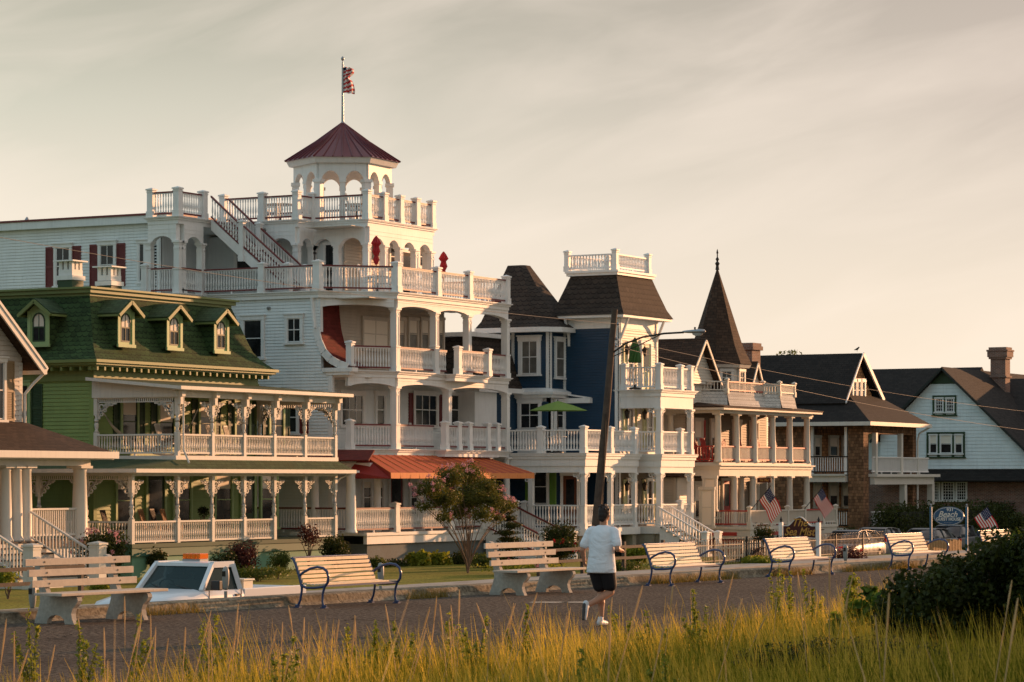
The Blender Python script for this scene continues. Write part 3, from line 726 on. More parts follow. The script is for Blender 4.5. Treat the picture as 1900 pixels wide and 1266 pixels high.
def dormer(par, c, axis, zb, zt, wid=.96, deep=1.3):
    """c = centre of the front face (x, y); axis = outward normal"""
    n = Vector(axis); d = Vector((-n.y, n.x)); c = Vector(c)
    p0 = c - d*wid/2; p1 = c + d*wid/2; P, Ln = fr(p0, p1)
    M = MB(); h = wid/2; ri = .34
    a0, a1, ws = .22, wid-.22, zb+.16; spring = zt - .38; n_ = 10
    arc = [(Ln/2 + (Ln/2-a0)*math.cos(math.pi*i/n_), spring + .30*math.sin(math.pi*i/n_)) for i in range(n_+1)]   # right to left over the top
    outl = [(0,zb),(Ln,zb),(Ln,zt),(Ln/2,zt+ri),(0,zt)]
    # front casing as strips round the arched opening
    M.add([P(s,0,z) for s,z in [(0,zb),(Ln,zb),(a1,ws),(a0,ws)]], [(0,1,2,3)])
    M.add([P(s,0,z) for s,z in [(Ln,zb),(Ln,zt),(a1,spring),(a1,ws)]], [(0,1,2,3)])
    M.add([P(s,0,z) for s,z in [(0,zb),(a0,ws),(a0,spring),(0,zt)]], [(0,1,2,3)])
    top = [(Ln,zt),(Ln/2,zt+ri),(0,zt)]
    for i in range(n_):
        t = top[0] if i < n_*.3 else (top[1] if i < n_*.7 else top[2])
        M.add([P(*q) for q in ((arc[i][0],0,arc[i][1]),(t[0],0,t[1]),(arc[i+1][0],0,arc[i+1][1]))], [(0,1,2)])
    for i in (int(math.ceil(n_*.3)), int(math.ceil(n_*.7))):
        t0 = top[0] if i == 3 else top[1]; t1 = top[1] if i == 3 else top[2]
        M.add([P(t0[0],0,t0[1]), P(t1[0],0,t1[1]), P(arc[i][0],0,arc[i][1])], [(0,1,2)])
    lbox(M, P, 0, .14, 0, .04, zb-.02, zt); lbox(M, P, Ln-.14, Ln, 0, .04, zb-.02, zt); lbox(M, P, -.03, Ln+.03, 0, .08, zb-.05, zb+.06)
    D_ = M.build('dormer', GTRIM, par)
    S = MB()
    for s in (0, Ln): S.add([P(s,0,zb),P(s,0,zt),P(s,-deep,zt),P(s,-deep*.2,zb)], [(0,1,2,3)])
    S.build('cheek', GROOF, D_)
    Rf = MB(); ov = .24; sl_ = ri/(Ln/2)
    for s in (-1, 1):
        e0 = (Ln/2 + s*(Ln/2+ov), zt - ov*sl_ + .04)
        pts = [P(Ln/2, .26, zt+ri+.04), P(e0[0], .26, e0[1]), P(e0[0], -deep, e0[1]), P(Ln/2, -deep, zt+ri+.04)]
        Rf.slab(pts if s < 0 else pts[::-1], .06)
    Rf.build('dormer_roof', GROOF2, D_)
    B = MB()
    for s in (-1, 1):
        e0 = (Ln/2 + s*(Ln/2+ov), zt - ov*sl_)
        B.bar(P(Ln/2, .27, zt+ri-.01), P(e0[0], .27, e0[1]-.01), .07, .12)
        B.bar(P(e0[0], .26, e0[1]), P(e0[0], -deep*.8, e0[1]), .10, .07)
    B.build('bargeboard', GOCH, D_)
    Q = MB(); q = [(a0,ws),(a1,ws)] + arc; Q.add([P(s,-.02,z) for s, z in q], [tuple(range(len(q)))]); pane = Q.build('pane', GLASS, D_)
    zm = (ws+spring+.3)/2
    B = MB(); q = [(a0+.02,zm),(a1-.02,zm)] + arc; B.add([P(s,-.012,z) for s, z in q], [tuple(range(len(q)))]); B.build('blind', BLIND, D_)
    F2 = MB()
    for i in range(n_): F2.bar(P(arc[i][0],-.005,arc[i][1]), P(arc[i+1][0],-.005,arc[i+1][1]), .06, .045)
    lbox(F2, P, Ln/2-.014, Ln/2+.014, -.03, .0, ws, spring+.28); lbox(F2, P, a0, a1, -.035, .005, zm-.025, zm+.025); lbox(F2, P, a0-.02, a0+.03, -.03, .01, ws, spring); lbox(F2, P, a1-.03, a1+.02, -.03, .01, ws, spring); lbox(F2, P, a0, a1, -.03, .008, ws-.02, ws+.03)
    F2.build('sash', GDRK, D_)
vD = 60.78
for px in (233, 323, 410):
    dormer(H, (pv(px, vD), vD), (0, -1), 6.86, 8.08)
dormer(H, (79.12, pu(72, 79.12)), (-1, 0), 6.86, 8.08)
WOODFAR = REDC
# wall windows behind the porches and on the side
winS(H, u1+.02, 41, 54, 716, 800, trim=GTRIM, shutter=GDRK, cols=1, sw=.5)
for i, px in enumerate((199, 270)):
    winS(H, u1+.0, 0, 0, 0, 0) if False else None
vw = vB+.02
for i, x in enumerate((80.9, 83.1, 85.6, 87.9, 90.2)):
    window(H, (x, vw), (x+.85, vw), zf2+.35, zf2+2.05, trim=GTRIM, shutter=GDRK, sw=.36, blind=.5 if i % 2 else .35, hood=False)
for i, x in enumerate((80.6, 84.0, 86.6, 89.6)):
    window(H, (x, vw), (x+1.0, vw), zf1+.35, zf1+2.45, trim=GTRIM, sw=.3, blind=.3, hood=False)
door(H, (82.4, vw), (83.4, vw), zf1, zf1+2.3, mat=GDRK, trim=GTRIM)
door(H, (88.3, vw), (89.1, vw), zf1, zf1+2.3, mat=GDRK, trim=GTRIM)
# upper porch
px_cols = [329, 393, 452, 508, 565, 621]; xc = [pv(p, vF) for p in px_cols]; xR = xc[-1]
M = MB(); M.box(u1-.1, vF-.1, zf2-.22, xR+.1, vB, zf2-.02); M.build('porch_floor', LEM, H)
zb2 = zce-.16
for i, x in enumerate(xc): turnedpost(H, x, vF, zf2, zb2+.02, .15, LEM, rail=.75)
turnedpost(H, u1+.02, vB-.12, zf2, zb2+.02, .15, LEM, rail=.75)
turnedpost(H, xR, vB-.12, zf2, zb2+.02, .15, LEM, rail=.75)
for a, b in zip(xc, xc[1:]):
    railing(H, (a+.08, vF), (b-.08, vF), zf2-.05, .78, mat=LEM, sp=.105, w=.045); fret(H, (a+.06, vF), (b-.06, vF), zb2-.12, w=.66, drop=.62, frieze=False)
railing(H, (u1+.0, vB-.2), (u1+.0, vF+.1), zf2-.05, .78, mat=LEM, sp=.115, w=.045); fret(H, (u1, vB-.2), (u1, vF+.08), zb2-.14, w=.8, drop=.6)
fret(H, (xR, vB-.2), (xR, vF+.08), zb2-.14, w=.8, drop=.6); railing(H, (xR, vB-.2), (xR, vF+.1), zf2-.05, .78, mat=LEM, sp=.12, w=.045)
M = MB(); M.box(u1-.08, vF-.09, zb2, xR+.09, vF+.09, zce+.12); M.box(u1-.09, vF+.09, zb2, u1+.09, vB, zce+.12+.0); M.box(xR-.09, vF+.09, zb2, xR+.09, vB, zce+.12)
M.add([(u1-.085, vF+.1, zce+.12), (u1-.085, vB, zce+.12), (u1-.085, vB, zce+.5)], [(0,1,2)]); M.build('porch_beam', LEM, H)
M = MB()
for x in xc:                                 # console brackets over each post
    M.box(x-.10, vF-.28, zb2+.02, x+.10, vF-.09, zb2+.34); M.box(x-.08, vF-.20, zb2-.25, x+.08, vF-.09, zb2+.02)
M.build('bracket', LEM, H)
M = MB(); M.slab([(u1-.4, vF-.5, zce+.20), (xR+.4, vF-.5, zce+.20), (xR+.4, vB, zce+.56), (u1-.4, vB, zce+.56)], .05); M.build('porch_roof', GROOF2, H)
M = MB(); M.box(u1-.44, vF-.56, zce+.08, xR+.44, vF-.48, zce+.20); M.box(u1-.30, vF-.48, zce+.06, xR+.3, vF-.05, zce+.10)
M.bar((u1-.42, vF-.5, zce+.14), (u1-.42, vB, zce+.50), .06, .11); M.bar((xR+.42, vF-.5, zce+.14), (xR+.42, vB, zce+.50), .06, .11); M.build('gutter', LEM, H)
# lower porch with its skirt roof
xl = pv(244, vF); x95 = xl
M = MB(); M.box(xl-.1, vF-.1, zf1-.14, xR+.15, vB, zf1); M.box(xl-.1, vB, zf1-.14, u1, 66.5, zf1); M.build('porch_floor', paint('floor_teal', (.05,.10,.06), .7, .15), H)
M = MB(); M.box(xl-.05, vF-.06, zf1-.42, xR+.1, vF+.1, zf1-.14); M.box(xl-.05, vF+.1, zf1-.42, xl+.1, 66.5, zf1-.14); M.build('porch_fascia', GDRK if False else paint('teal_fascia', (.04,.13,.085), .6, .1), H)
M = MB(); M.box(xl+.05, vF+.02, GZ, xR+.05, vF+.2, zf1-.42); M.box(xl+.05, vF+.2, GZ, xl+.2, 66.5, zf1-.42); M.build('foundation', GFND, H)
zb1 = 2.28
cols1 = [xl] + xc
for x in cols1: turnedpost(H, x, vF, zf1, zb1+.05, .16, LEM, rail=.78)
for a, b in zip(cols1, cols1[1:]): fret(H, (a+.06, vF), (b-.06, vF), zb1-.10, w=.6, drop=.62, frieze=False)
for i, (a, b) in enumerate(zip(cols1, cols1[1:])):
    if i != 4: railing(H, (a+.08, vF), (b-.08, vF), zf1-.06, .82, mat=LEM, sp=.11, w=.045)
for y in (59.4, 61.4, 63.6): turnedpost(H, xl, y, zf1, zb1+.05, .16, LEM, rail=.78)
for a, b in ((59.4, vF), (61.4, 59.4), (63.6, 61.4)):
    railing(H, (xl, a-.08), (xl, b+.08), zf1-.06, .82, mat=LEM, sp=.12, w=.05); fret(H, (xl, a-.06), (xl, b+.06), zb1-.1, w=.62, drop=.6)
M = MB(); M.box(xl-.08, vF-.09, zb1, xR+.09, vF+.09, zb1+.24); M.box(xl-.09, vF+.09, zb1, xl+.09, 66, zb1+.24); M.build('porch_beam', LEM, H)
a, b = xl-.45, vF-.5
M = MB(); zt = 2.86; ze = 2.52
M.slab([(a, b, ze), (xR+.55, b, ze), (xR+.1, vF-.1, zt-.02), (u1-.1, vF-.1, zt-.02)], .05)
M.slab([(a, 66.5, ze), (a, b, ze), (u1-.1, vF-.1, zt-.02), (u1-.1, 66.5, zt+.1)], .05)
M.build('porch_roof', GROOF2, H)
M = MB(); M.box(a-.04, b-.07, ze-.13, xR+.62, b+.0, ze+.0); M.box(a-.07, b, ze-.13, a, 66.5, ze+.0)
M.box(a, b, ze-.16, xR+.5, vF-.05, ze-.12); M.build('gutter', LEM, H)
M = MB(); M.tube([(xR+.5, b, ze-.1), (xR+.25, vF-.1, 2.2), (xR+.12, vF, 2.05)], .035, 6); M.tube([(xc[0]+.22, vF-.16, zce+.08), (xc[0]+.16, vF-.14, zce-.2), (xc[0]+.16, vF-.14, 3.2), (xc[0]+.0, vF-.5, 2.72)], .04, 6); M.build('downpipe', LEM, H)
def chimney_pot(px, pyb, pyt, label):
    y_ = 64.6; x = (lambda t: y_*(CA+SA*t)/(SA-CA*t))((px-950)/F); zb, zt_ = 8.9, zz(pyt, x, y_); w = .33
    T = thing('chimney', label, 'chimney', (x, y_, 8.9))
    M = MB(); M.box(x-w, y_-w, zb, x+w, y_+w, zb+.62); M.build('base', GDRK, T)
    M = MB(); M.box(x-w+.02, y_-w+.02, zb+.62, x+w-.02, y_+w-.02, zt_-.34); M.box(x-w-.05, y_-w-.05, zt_-.72, x+w+.05, y_+w+.05, zt_-.56)
    for i in (-1, 0, 1):
        for j in (-1, 0, 1):
            if i or j: M.box(x+i*(w-.10)-.07, y_+j*(w-.10)-.07, zt_-.34, x+i*(w-.10)+.07, y_+j*(w-.10)+.07, zt_-.05)
    M.build('stack', W_, T)
    M = MB(); M.box(x-w+.16, y_-w+.16, zt_-.34, x+w-.16, y_+w-.16, zt_-.06); M.build('flue', DARK, T)
    M = MB(); M.box(x-w-.12, y_-w-.12, zt_-.05, x+w+.12, y_+w+.12, zt_); M.build('cap', W_, T)
chimney_pot(131, 540, 484, 'taller, left-hand white capped chimney on the green mansard roof')
chimney_pot(203, 538, 495, 'shorter, right-hand white capped chimney on the green mansard roof')
# ================================================================ big white house with stacked balconies
H = thing('balcony_house', 'large white house with red-railed stacked balconies, outside roof stair and square lookout tower', 'house', (98, 61, GZ))
Z1, Z2, Z3, Z4, Z5 = .12, 3.36, 6.43, 9.55, 12.6
uW = 93.6; vc = 60.35; VF = 58.6
siding(H, (uW, 78), (uW, vc), GZ, 6.4, WS, pitch=.125)
siding(H, (uW, 78), (uW, 60.9), 6.4, 9.3, WS, poly=[(0,6.4),(17.15,6.4),(17.1,9.3),(0,9.3)], pitch=.125)
P, Ln = fr((uW, 78), (uW, vc))
M = MB(); M.box(uW+.1, 61.4, GZ, 103.9, 78, 9.3); M.build('wall', WS, H)
M = MB(); lbox(M, P, Ln-.16, Ln+.03, 0, .05, GZ, 6.2); M.build('corner_board', W_, H)
# front walls behind the balconies
for z0, z1 in ((Z1-.2, 3.1), (Z2-.05, 6.2), (Z3-.05, 9.25)):
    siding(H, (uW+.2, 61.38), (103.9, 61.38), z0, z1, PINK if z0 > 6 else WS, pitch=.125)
# curved mansard return in red shingle with its white profile board
prof = [(61.05,9.28),(61.0,8.7),(60.92,8.1),(60.78,7.6),(60.55,7.15),(60.25,6.86),(59.85,6.66),(59.45,6.55)]
M = MB()
for (a, za), (b, zb) in zip(prof, prof[1:]): M.add([(uW-.02,a,za),(uW-.02,b,zb),(95.15,b,zb),(95.15,a,za)], [(0,1,2,3)])
M.add([(95.15,61.4,9.28)]+[(95.15,a,za) for a,za in prof]+[(95.15,61.4,6.55)], [tuple(range(len(prof)+2))])
M.build('mansard_return', REDROOF, H)
M = MB()
for (a, za), (b, zb) in zip(prof, prof[1:]): M.bar((uW-.04, a+.17, za), (uW-.04, b+.17, zb), .07, .30)
M.box(uW-.12, 59.35, 6.36, uW+.3, 60.75, 6.52); M.box(uW-.07, 59.5, 6.24, uW+.25, 60.6, 6.36); M.build('profile_board', W_, H)
# decks
pts23 = [(93.7,59.75),(95.6,VF),(104.6,VF),(104.6,61.45),(93.7,61.45)]
deck(H, pts23, Z2, .26); 
deck(H, pts23, Z3, .26)
xb0, xb1 = pv(806, VF), pv(905, VF)
deck(H, [(xb0,58.1),(xb1,58.1),(xb1,VF+.3),(xb0,VF+.3)], Z2-.004, .28, over=.02)
xb2, xb3 = pv(826, VF), pv(886, VF)
deck(H, [(xb2,58.15),(xb3,58.15),(xb3,VF+.3),(xb2,VF+.3)], Z3-.004, .28, over=.02)
deck(H, [(93.45,60.9),(95.6,VF),(104.6,VF),(104.6,70),(91.9,70),(91.9,66.45),(93.45,66.45)], Z4, .27)
# arched beams and columns of the balconies
A = (93.85, 59.85); Bc = (95.62, 58.78); E = (104.45, 58.78)
c3 = [pv(p, 58.78) for p in (733, 806, 867, 938)]; c2 = [pv(p, 58.78) for p in (733, 830, 938)]
archbeam(H, (93.65,61.1), (Bc[0], Bc[1]), Z4-.27, 8.93, .10, sh=.2); archbeam(H, A, Bc, Z3-.26, 5.82, .12, sh=.12)
for a, b in zip(c3, c3[1:]): archbeam(H, (a, 58.78), (b, 58.78), Z4-.27, 8.90, .14, sh=.17)
for a, b in zip(c2, c2[1:]): archbeam(H, (a, 58.78), (b, 58.78), Z3-.26, 5.80, .15, sh=.17)
for x in c3: column(H, x, 58.78, Z3, 8.92, .29)
for x in c2: column(H, x, 58.78, Z2, 5.82, .29)
column(H, 94.0, 59.95, Z2, 5.82, .26) if False else None
# ceilings
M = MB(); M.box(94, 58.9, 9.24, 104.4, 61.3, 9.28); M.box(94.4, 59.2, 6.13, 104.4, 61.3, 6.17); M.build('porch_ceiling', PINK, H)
# railings levels 2 and 3
for Z, cols_ in ((Z2, (806, 830, 850, 884, 902, 940)), (Z3, (806, 830, 886, 940))):
    post(H, 93.9, 59.72, Z, Z+1.12, .24)
    railing(H, (94.05, 59.62), (95.42, 58.82), Z, .98, red=True)
    xs_ = [95.75] + [pv(p, 58.74) for p in cols_]
    for i, (a, b) in enumerate(zip(xs_, xs_[1:])):
        out_ = 58.24 if (Z == Z2 and 1 <= i <= 4) or (Z == Z3 and i == 2) else 58.74
        if out_ < 58.5 and ((Z == Z2 and i > 1) or Z == Z3 or i == 1):
            railing(H, (a+.12, out_), (b-.10, out_), Z, .98, red=True)
        else: railing(H, (a+.12, 58.74), (b-.10, 58.74), Z, .98, red=True)
    for i, x in enumerate(xs_[1:-1], 1):
        bump = (Z == Z2 and i >= 1) or (Z == Z3 and i >= 2)
        post(H, x, 58.24 if bump else 58.74, Z, Z+1.12, .24)
# level 4 roof deck railing and posts
r4 = [(91.95, pu(270, 91.95)), (91.95, 66.5), (93.5, 66.5), (93.5, pu(487, 93.5)), (93.5, 60.95), (95.68, 58.68), (pv(811, 58.68), 58.68), (pv(870, 58.68), 58.68), (104.5, 58.68), (104.5, 63.5), (104.5, 68)]
for i, (a, b) in enumerate(zip(r4, r4[1:])):
    if i not in (1,): railing(H, a, b, Z4, 1.02, red=True, inset=.14)
    else: railing(H, (92.1, 66.5), (93.4, 66.5), Z4, 1.02, red=True)
for i, (x, y) in enumerate(r4):
    if i not in (1, 2): post(H, x, y, Z4, Z4+1.17, .30 if i in (4, 5) else .26)
# level 5 storey: wing, arcades
siding(H, (uW, 79.5), (uW, 68.56), Z4-.3, 12.55, WS, pitch=.125, trim=W_)
M = MB(); M.box(uW+.02, 68.6, Z4, 103, 79.4, 12.55); M.box(96.95, 62.0, Z4, 101.5, 68.6, 12.2); M.build('wall', WS, H)
siding(H, (97.0, 68.6), (97.0, 62.0), Z4, 12.2, WS, pitch=.125); siding(H, (97.0, 61.98), (101.5, 61.98), Z4, 12.2, PINK, pitch=.125)
M = MB(); M.box(uW-.28, 68.1, 12.55, 103.4, 79.8, 12.86); M.build('roof_fascia', WS, H)
M = MB(); M.box(uW-.33, 68.05, 12.86, 103.5, 79.9, 12.94); M.build('roof_edge', RED, H)
M = MB(); M.box(uW+.4, 79.9, Z4-.3, 103, 88, 12.35); M.build('wall', WS, H)
M = MB(); M.box(uW+.1, 79.9, 12.35, 103.3, 88, 12.6); M.build('roof_edge', RED, H)
out5 = [(96.6,60.6),(101.8,60.6),(101.8,70.1),(93.7,70.1),(93.7,68.0),(91.9,68.0),(91.9,66.5),(95.45,66.5),(95.45,63.2),(96.6,63.2)]
deck(H, out5, Z5, .30)
# beams under level 5
zs5, zb5 = 11.62, Z5-.30
DONE = set()
def arcade(pts, th=.26, rise=.26, w=.27):
    for a, b in zip(pts, pts[1:]): archbeam(H, a, b, zb5, zs5, rise, th=th, sh=.2)
    for x, y in pts:
        if (round(x, 2), round(y, 2)) not in DONE: DONE.add((round(x, 2), round(y, 2))); column(H, x, y, Z4, zs5+.02, w)
arcade([(92.05, 68.0), (92.05, 66.62)], rise=.22)
arcade([(92.3, 66.62), (93.6, 66.62)], rise=.22)
archbeam(H, (95.55, 66.4), (95.55, pu(487, 95.5)), zb5, zs5, .2, boards=True)
arcade([(95.58, pu(497, 95.58)), (95.58, 63.32), (96.68, 63.32)])
pB = [pu(582, 96.72), pu(626, 96.72), 60.72]
arcade([(96.72, 63.32), (96.72, pB[1]), (96.72, 60.72)])
pF = [96.72] + [pv(p, 60.72) for p in (712, 740, 769, 798)]
arcade([(x, 60.72) for x in pF]); arcade([(101.65, 60.9), (101.65, 64.0)])
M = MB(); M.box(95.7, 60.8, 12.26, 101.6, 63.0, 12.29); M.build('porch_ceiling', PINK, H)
# level 5 railing
r5 = [(91.98, 67.86), (91.98, 66.58), (93.7, 66.58)]
railing(H, r5[0], r5[1], Z5, 1.0, red=True, inset=.14); railing(H, r5[1], r5[2], Z5, 1.0, red=True, inset=.14)
for p in r5: post(H, p[0], p[1], Z5, Z5+1.13, .27)
a5 = [(95.52, pu(415, 95.52)), (95.52, pu(487, 95.52)), (95.52, 63.28), (96.68, 63.28), (96.68, 60.68)] + [(pv(p, 60.68), 60.68) for p in (712, 742, 772)] + [(101.72, 60.68), (101.72, 64.5), (101.72, 69)]
for a, b in zip(a5, a5[1:]): railing(H, a, b, Z5, 1.0, red=True, inset=.14)
for p in a5: post(H, p[0], p[1], Z5, Z5+1.15, .26)
# outside stair from the roof deck up to the top deck
xs0, xs1 = 93.85, 95.1; yt, yb = 66.3, 62.6
M = MB(); n = 16
for x in (xs0, xs1-.06): 
    M.add([(x,yt,Z5-.42),(x,yt,Z5+.02),(x,yb,Z4+.12),(x,yb,Z4-.0),(x,yb+.45,Z4)], [(0,1,2,3,4)]); M.add([(x+.06,yt,Z5-.42),(x+.06,yt,Z5+.02),(x+.06,yb,Z4+.12),(x+.06,yb,Z4-.0),(x+.06,yb+.45,Z4)], [(4,3,2,1,0)])
    M.add([(x,yt,Z5-.42),(x+.06,yt,Z5-.42),(x+.06,yb+.45,Z4),(x,yb+.45,Z4),(x,yt,Z5+.02),(x+.06,yt,Z5+.02),(x+.06,yb,Z4+.12),(x,yb,Z4+.12)], [(0,1,2,3),(7,6,5,4)])
M.build('stringer', W_, H)
M = MB()
for i in range(n):
    y_ = yt + (yb-yt)*(i+.5)/n; z_ = Z5 + (Z4-Z5)*(i+.5)/n; M.box(xs0+.06, y_-.14, z_-.02, xs1-.06, y_+.13, z_+.02)
M.build('tread', RED, H)
ym = (yt+yb)/2+.35; zm = Z5 + (Z4-Z5)*(yt-ym)/(yt-yb)
for x in (xs0+.02, xs1-.02):
    railing(H, (x, yt), (x, ym+.1), Z5-.02, .98, z1=zm+.04, red=True); railing(H, (x, ym-.1), (x, yb+.05), zm-.06, .98, z1=Z4+.1, red=True)
    post(H, x, ym, zm-.5, zm+1.12, .20); post(H, x, yb, Z4, Z4+1.15, .22)
# cupola, hexagonal with red standing-seam roof
cx, cy = 98.72, 63.15; th0 = math.atan2(-SA*1 - 0, -CA) ; fa = math.atan2(-cy, -cx)      # one face looks at the sea
def hexp(r, k, z): r = r*.955; a = fa + math.pi/6 + math.pi/3*k; return (cx + r*math.cos(a), cy + r*math.sin(a), z)
C = H
for k in range(6):
    a = hexp(2.02, k, 0); b = hexp(2.02, k+1, 0); m_ = ((a[0]+b[0])/2, (a[1]+b[1])/2)
    archbeam(C, a if True else b, m_, 14.98, 14.33, .34, th=.2, sh=.12, name='cupola_arch', boards=False); archbeam(C, m_, b, 14.98, 14.33, .34, th=.2, sh=.12, name='cupola_arch', boards=False)
    for q in (a, m_):
        M = MB(); rr = .2 if q is a else .15; an = fa + math.pi/6 + math.pi/3*k + (math.pi/6 if q is m_ else 0)
        M.lathe(q[0], q[1], [(rr,Z5),(rr,14.2)], 4, rot=an+math.pi/4); M.lathe(q[0], q[1], [(rr*1.3,14.2),(rr*1.3,14.33)], 4, rot=an+math.pi/4); M.build('cupola_post', W_, C)
M = MB(); pts = [hexp(2.3, k, 14.98) for k in range(6)] + [hexp(2.42, k, 15.2) for k in range(6)]
M.add(pts, [tuple(range(6))[::-1], tuple(range(6,12))] + [(k, (k+1)%6, (k+1)%6+6, k+6) for k in range(6)]); M.build('cupola_fascia', W_, C)
M = MB(); ap = (cx, cy, 16.85); r1 = [hexp(2.5, k, 15.2) for k in range(6)]; r2 = [hexp(1.15, k, 16.02) for k in range(6)]
for k in range(6):
    j = (k+1) % 6; M.add([r1[k], r1[j], r2[j], r2[k]], [(0,1,2,3)]); M.add([r2[k], r2[j], ap], [(0,1,2)])
M.add(r1, [tuple(range(6))[::-1]])
for k in range(6):
    j = (k+1) % 6
    for q in range(0, 6):
        t = q/6; a = Vector(r1[k]).lerp(Vector(r1[j]), t); b = Vector(r2[k]).lerp(Vector(r2[j]), t); e = Vector(ap)
        if q in (0, 3): M.tube([a+Vector((0,0,.03)), b+Vector((0,0,.03)), e], .028, 4, smooth=False)
        else: M.tube([a+Vector((0,0,.03)), b+Vector((0,0,.03)), b.lerp(e, .55)], .024, 4, smooth=False)
M.build('cupola_roof', METALRED, C)
# awning over the ground floor
ax0, ax1, avf, avb = pv(725, 56.6), pv(991, 56.6), 56.6, 58.5
zt, zv, zl = 3.12, 2.42, 2.2
M = MB(); M.slab([(ax0, avf, zv), (ax1, avf, zv), (ax1-1.1, avb, zt), (ax0+1.0, avb, zt)], .02); M.build('awning', AWN, H)
AWN_SHADE = paint('awning_side', (.30,.03,.022), .75, .08)  # side panels darker than the canvas, shade put into the colour
M = MB(); M.slab([(ax0, avb, zl), (ax0, avf, zl), (ax0, avf, zv), (ax0+1.0, avb, zt), (ax0+.0, avb, zv+.05)], .015)
M.add([(ax1, avf, zl), (ax1, avb, zl), (ax1-1.1, avb, zt), (ax1, avf, zv)], [(0,1,2,3)]); M.build('awning_side', AWN_SHADE, H)
M = MB(); M.box(ax0, avf-.01, zl, ax1, avf+.005, zv)
k = 16
for i in range(k+1):
    x = ax0 + (ax1-ax0)*i/k; xt = ax0+1.0 + (ax1-ax0-2.1)*i/k; M.tube([(x, avf-.012, zl), (x, avf-.005, zv), (xt, avb-.03, zt+.01)], .012, 4)
M.build('awning_valance', paint('awning_valance', (.80,.28,.09), .75, .06), H)  # valance brighter than the canvas, sunlight put into the colour
# ground-floor porch
vg = 58.0; fz = Z1
xg0 = pv(643, vg); xg1 = pv(905, vg)
M = MB(); M.box(92.2, vg-.12, fz-.12, xg1+.1, 61.4, fz); M.build('porch_floor', W_, H)
M = MB(); M.box(92.3, vg-.06, fz-.44, xg1+.05, vg+.1, fz-.12); M.build('porch_fascia', W_, H)
M = MB(); M.box(92.5, vg+.06, GZ, xg1-.1, vg+.25, fz-.44); M.box(92.5, vg+.25, GZ, 92.7, 66, fz-.44); M.build('foundation', FND, H)
roundcol(H, pv(651, vg), vg, fz, 2.5, r=.2, mat=W_)
for px in (733, 834, 893): post(H, pv(px, vg), vg, fz, fz+1.12, .27)
gx = [pv(p, vg) for p in (651, 733, 834, 893)]
for a, b in zip(gx, gx[1:]): railing(H, (a+.15, vg), (b-.12, vg), fz, .96, red=True, w=.055)
for a, b in ((66.0, 63.4), (63.2, 60.6), (60.4, 58.3)): railing(H, (92.5, a), (92.5, b), fz, .96, red=True)
for y in (66, 63.3, 60.5): roundcol(H, 92.6, y, fz, 3.0, r=.16, mat=W_)
M = MB(); M.box(92.3, 57.8, 2.55, 93.6, 66.5, 2.8); M.build('porch_beam', W_, H)
M = MB(); M.slab([(91.9, 57.6, 2.85), (93.6, 58.4, 3.25), (93.6, 67, 3.3), (91.9, 67, 2.85)][::-1], .06); M.build('side_porch_roof', REDROOF, H)
for px in (700, 780, 850, 905, 940): roundcol(H, pv(px, 58.7), 58.7, fz, 3.1, r=.15, mat=W_)
for a, b in ((672, 686), (696, 708), (760, 775), (800, 815), (880, 895)): winF(H, 61.36, a, b, 893, 955, hood=False, curtain=False, blind=.2)
door(H, (pv(722, 61.36), 61.36), (pv(745, 61.36), 61.36), fz, fz+2.3, mat=RED)
# front steps with red handrails
sx0, sx1 = 101.4, 103.9
stairs(H, sx0, sx1, vg-.1, 55.2, GZ+.09, fz, 8, mat=W_)
for x in (sx0, sx1):
    railing(H, (x, vg-.1), (x, 55.3), fz, .95, z1=GZ+.2, red=True); post(H, x, 55.2, GZ+.05, GZ+1.25, .26); post(H, x, vg-.05, fz, fz+1.15, .26)
# windows
winS(H, uW, 454, 487, 594, 664, fw=.13, cols=1); winS(H, uW, 535, 559, 591, 635, fw=.12, cols=2)
winS(H, uW, 520, 552, 748, 803, fw=.12, cols=2, shutter=RED, sw=.4)
winS(H, uW, 106, 131, 460, 530, fw=.12, cols=2, shutter=RED, sw=.42); winS(H, uW, 188, 213, 455, 530, fw=.12, cols=2, shutter=RED, sw=.42)
winS(H, uW+.01, 260, 279, 452, 522, fw=.1, cols=1); 
door(H, (93.62, 69.3), (93.62, 68.75), Z4, Z4+2.15)
winS(H, 96.98, 500, 515, 460, 505); door(H, (96.98, pu(606, 96.98)), (96.98, pu(626, 96.98)), Z4, Z4+2.1)
winS(H, 96.98, 440, 470, 455, 500)
door(H, (pv(738, 61.96), 61.96), (pv(762, 61.96), 61.96), Z4, Z4+2.1); winF(H, 61.96, 722, 733, 460, 495); winF(H, 61.96, 776, 784, 460, 495)
for a, b in ((672, 718), (737, 748), (757, 772), (780, 793), (812, 820)): winF(H, 61.36, a, b, 594, 648, trim=PINK, cols=2 if b-a > 20 else 1, fw=.09, glass=GLASS2 if a > 700 else BLIND, hood=False, blind=.45)
for a, b in ((632, 671), (697, 711), (768, 808), (832, 849), (866, 886)): winF(H, 61.36, a, b, 733, 790, cols=3 if b-a > 30 else 1, fw=.13, hood=False, glass=GLASS, shutter=RED if a == 768 else None, sw=.3)
M = MB(); M.tube([(94.9, 76.5, 12.9), (94.9, 76.5, 13.05)], .05, 8); M.tube([(94.9, 76.5, 13.05), (94.9, 76.5, 13.15), (94.9, 76.5, 13.25)], [.11, .09, .02], 8); M.build('roof_vent', GREYM, H)
M = MB(); M.box(uW-.06, pu(500, uW)-.06, zz(571, uW, 63), uW-.0, pu(500, uW)+.06, zz(569, uW, 63)); M.lathe(uW-.05, pu(500, uW), [(.06, zz(575, uW, 63)), (.09, zz(571, uW, 63)), (.05, zz(569, uW, 63))], 8); M.build('wall_lamp', GREYM, H)
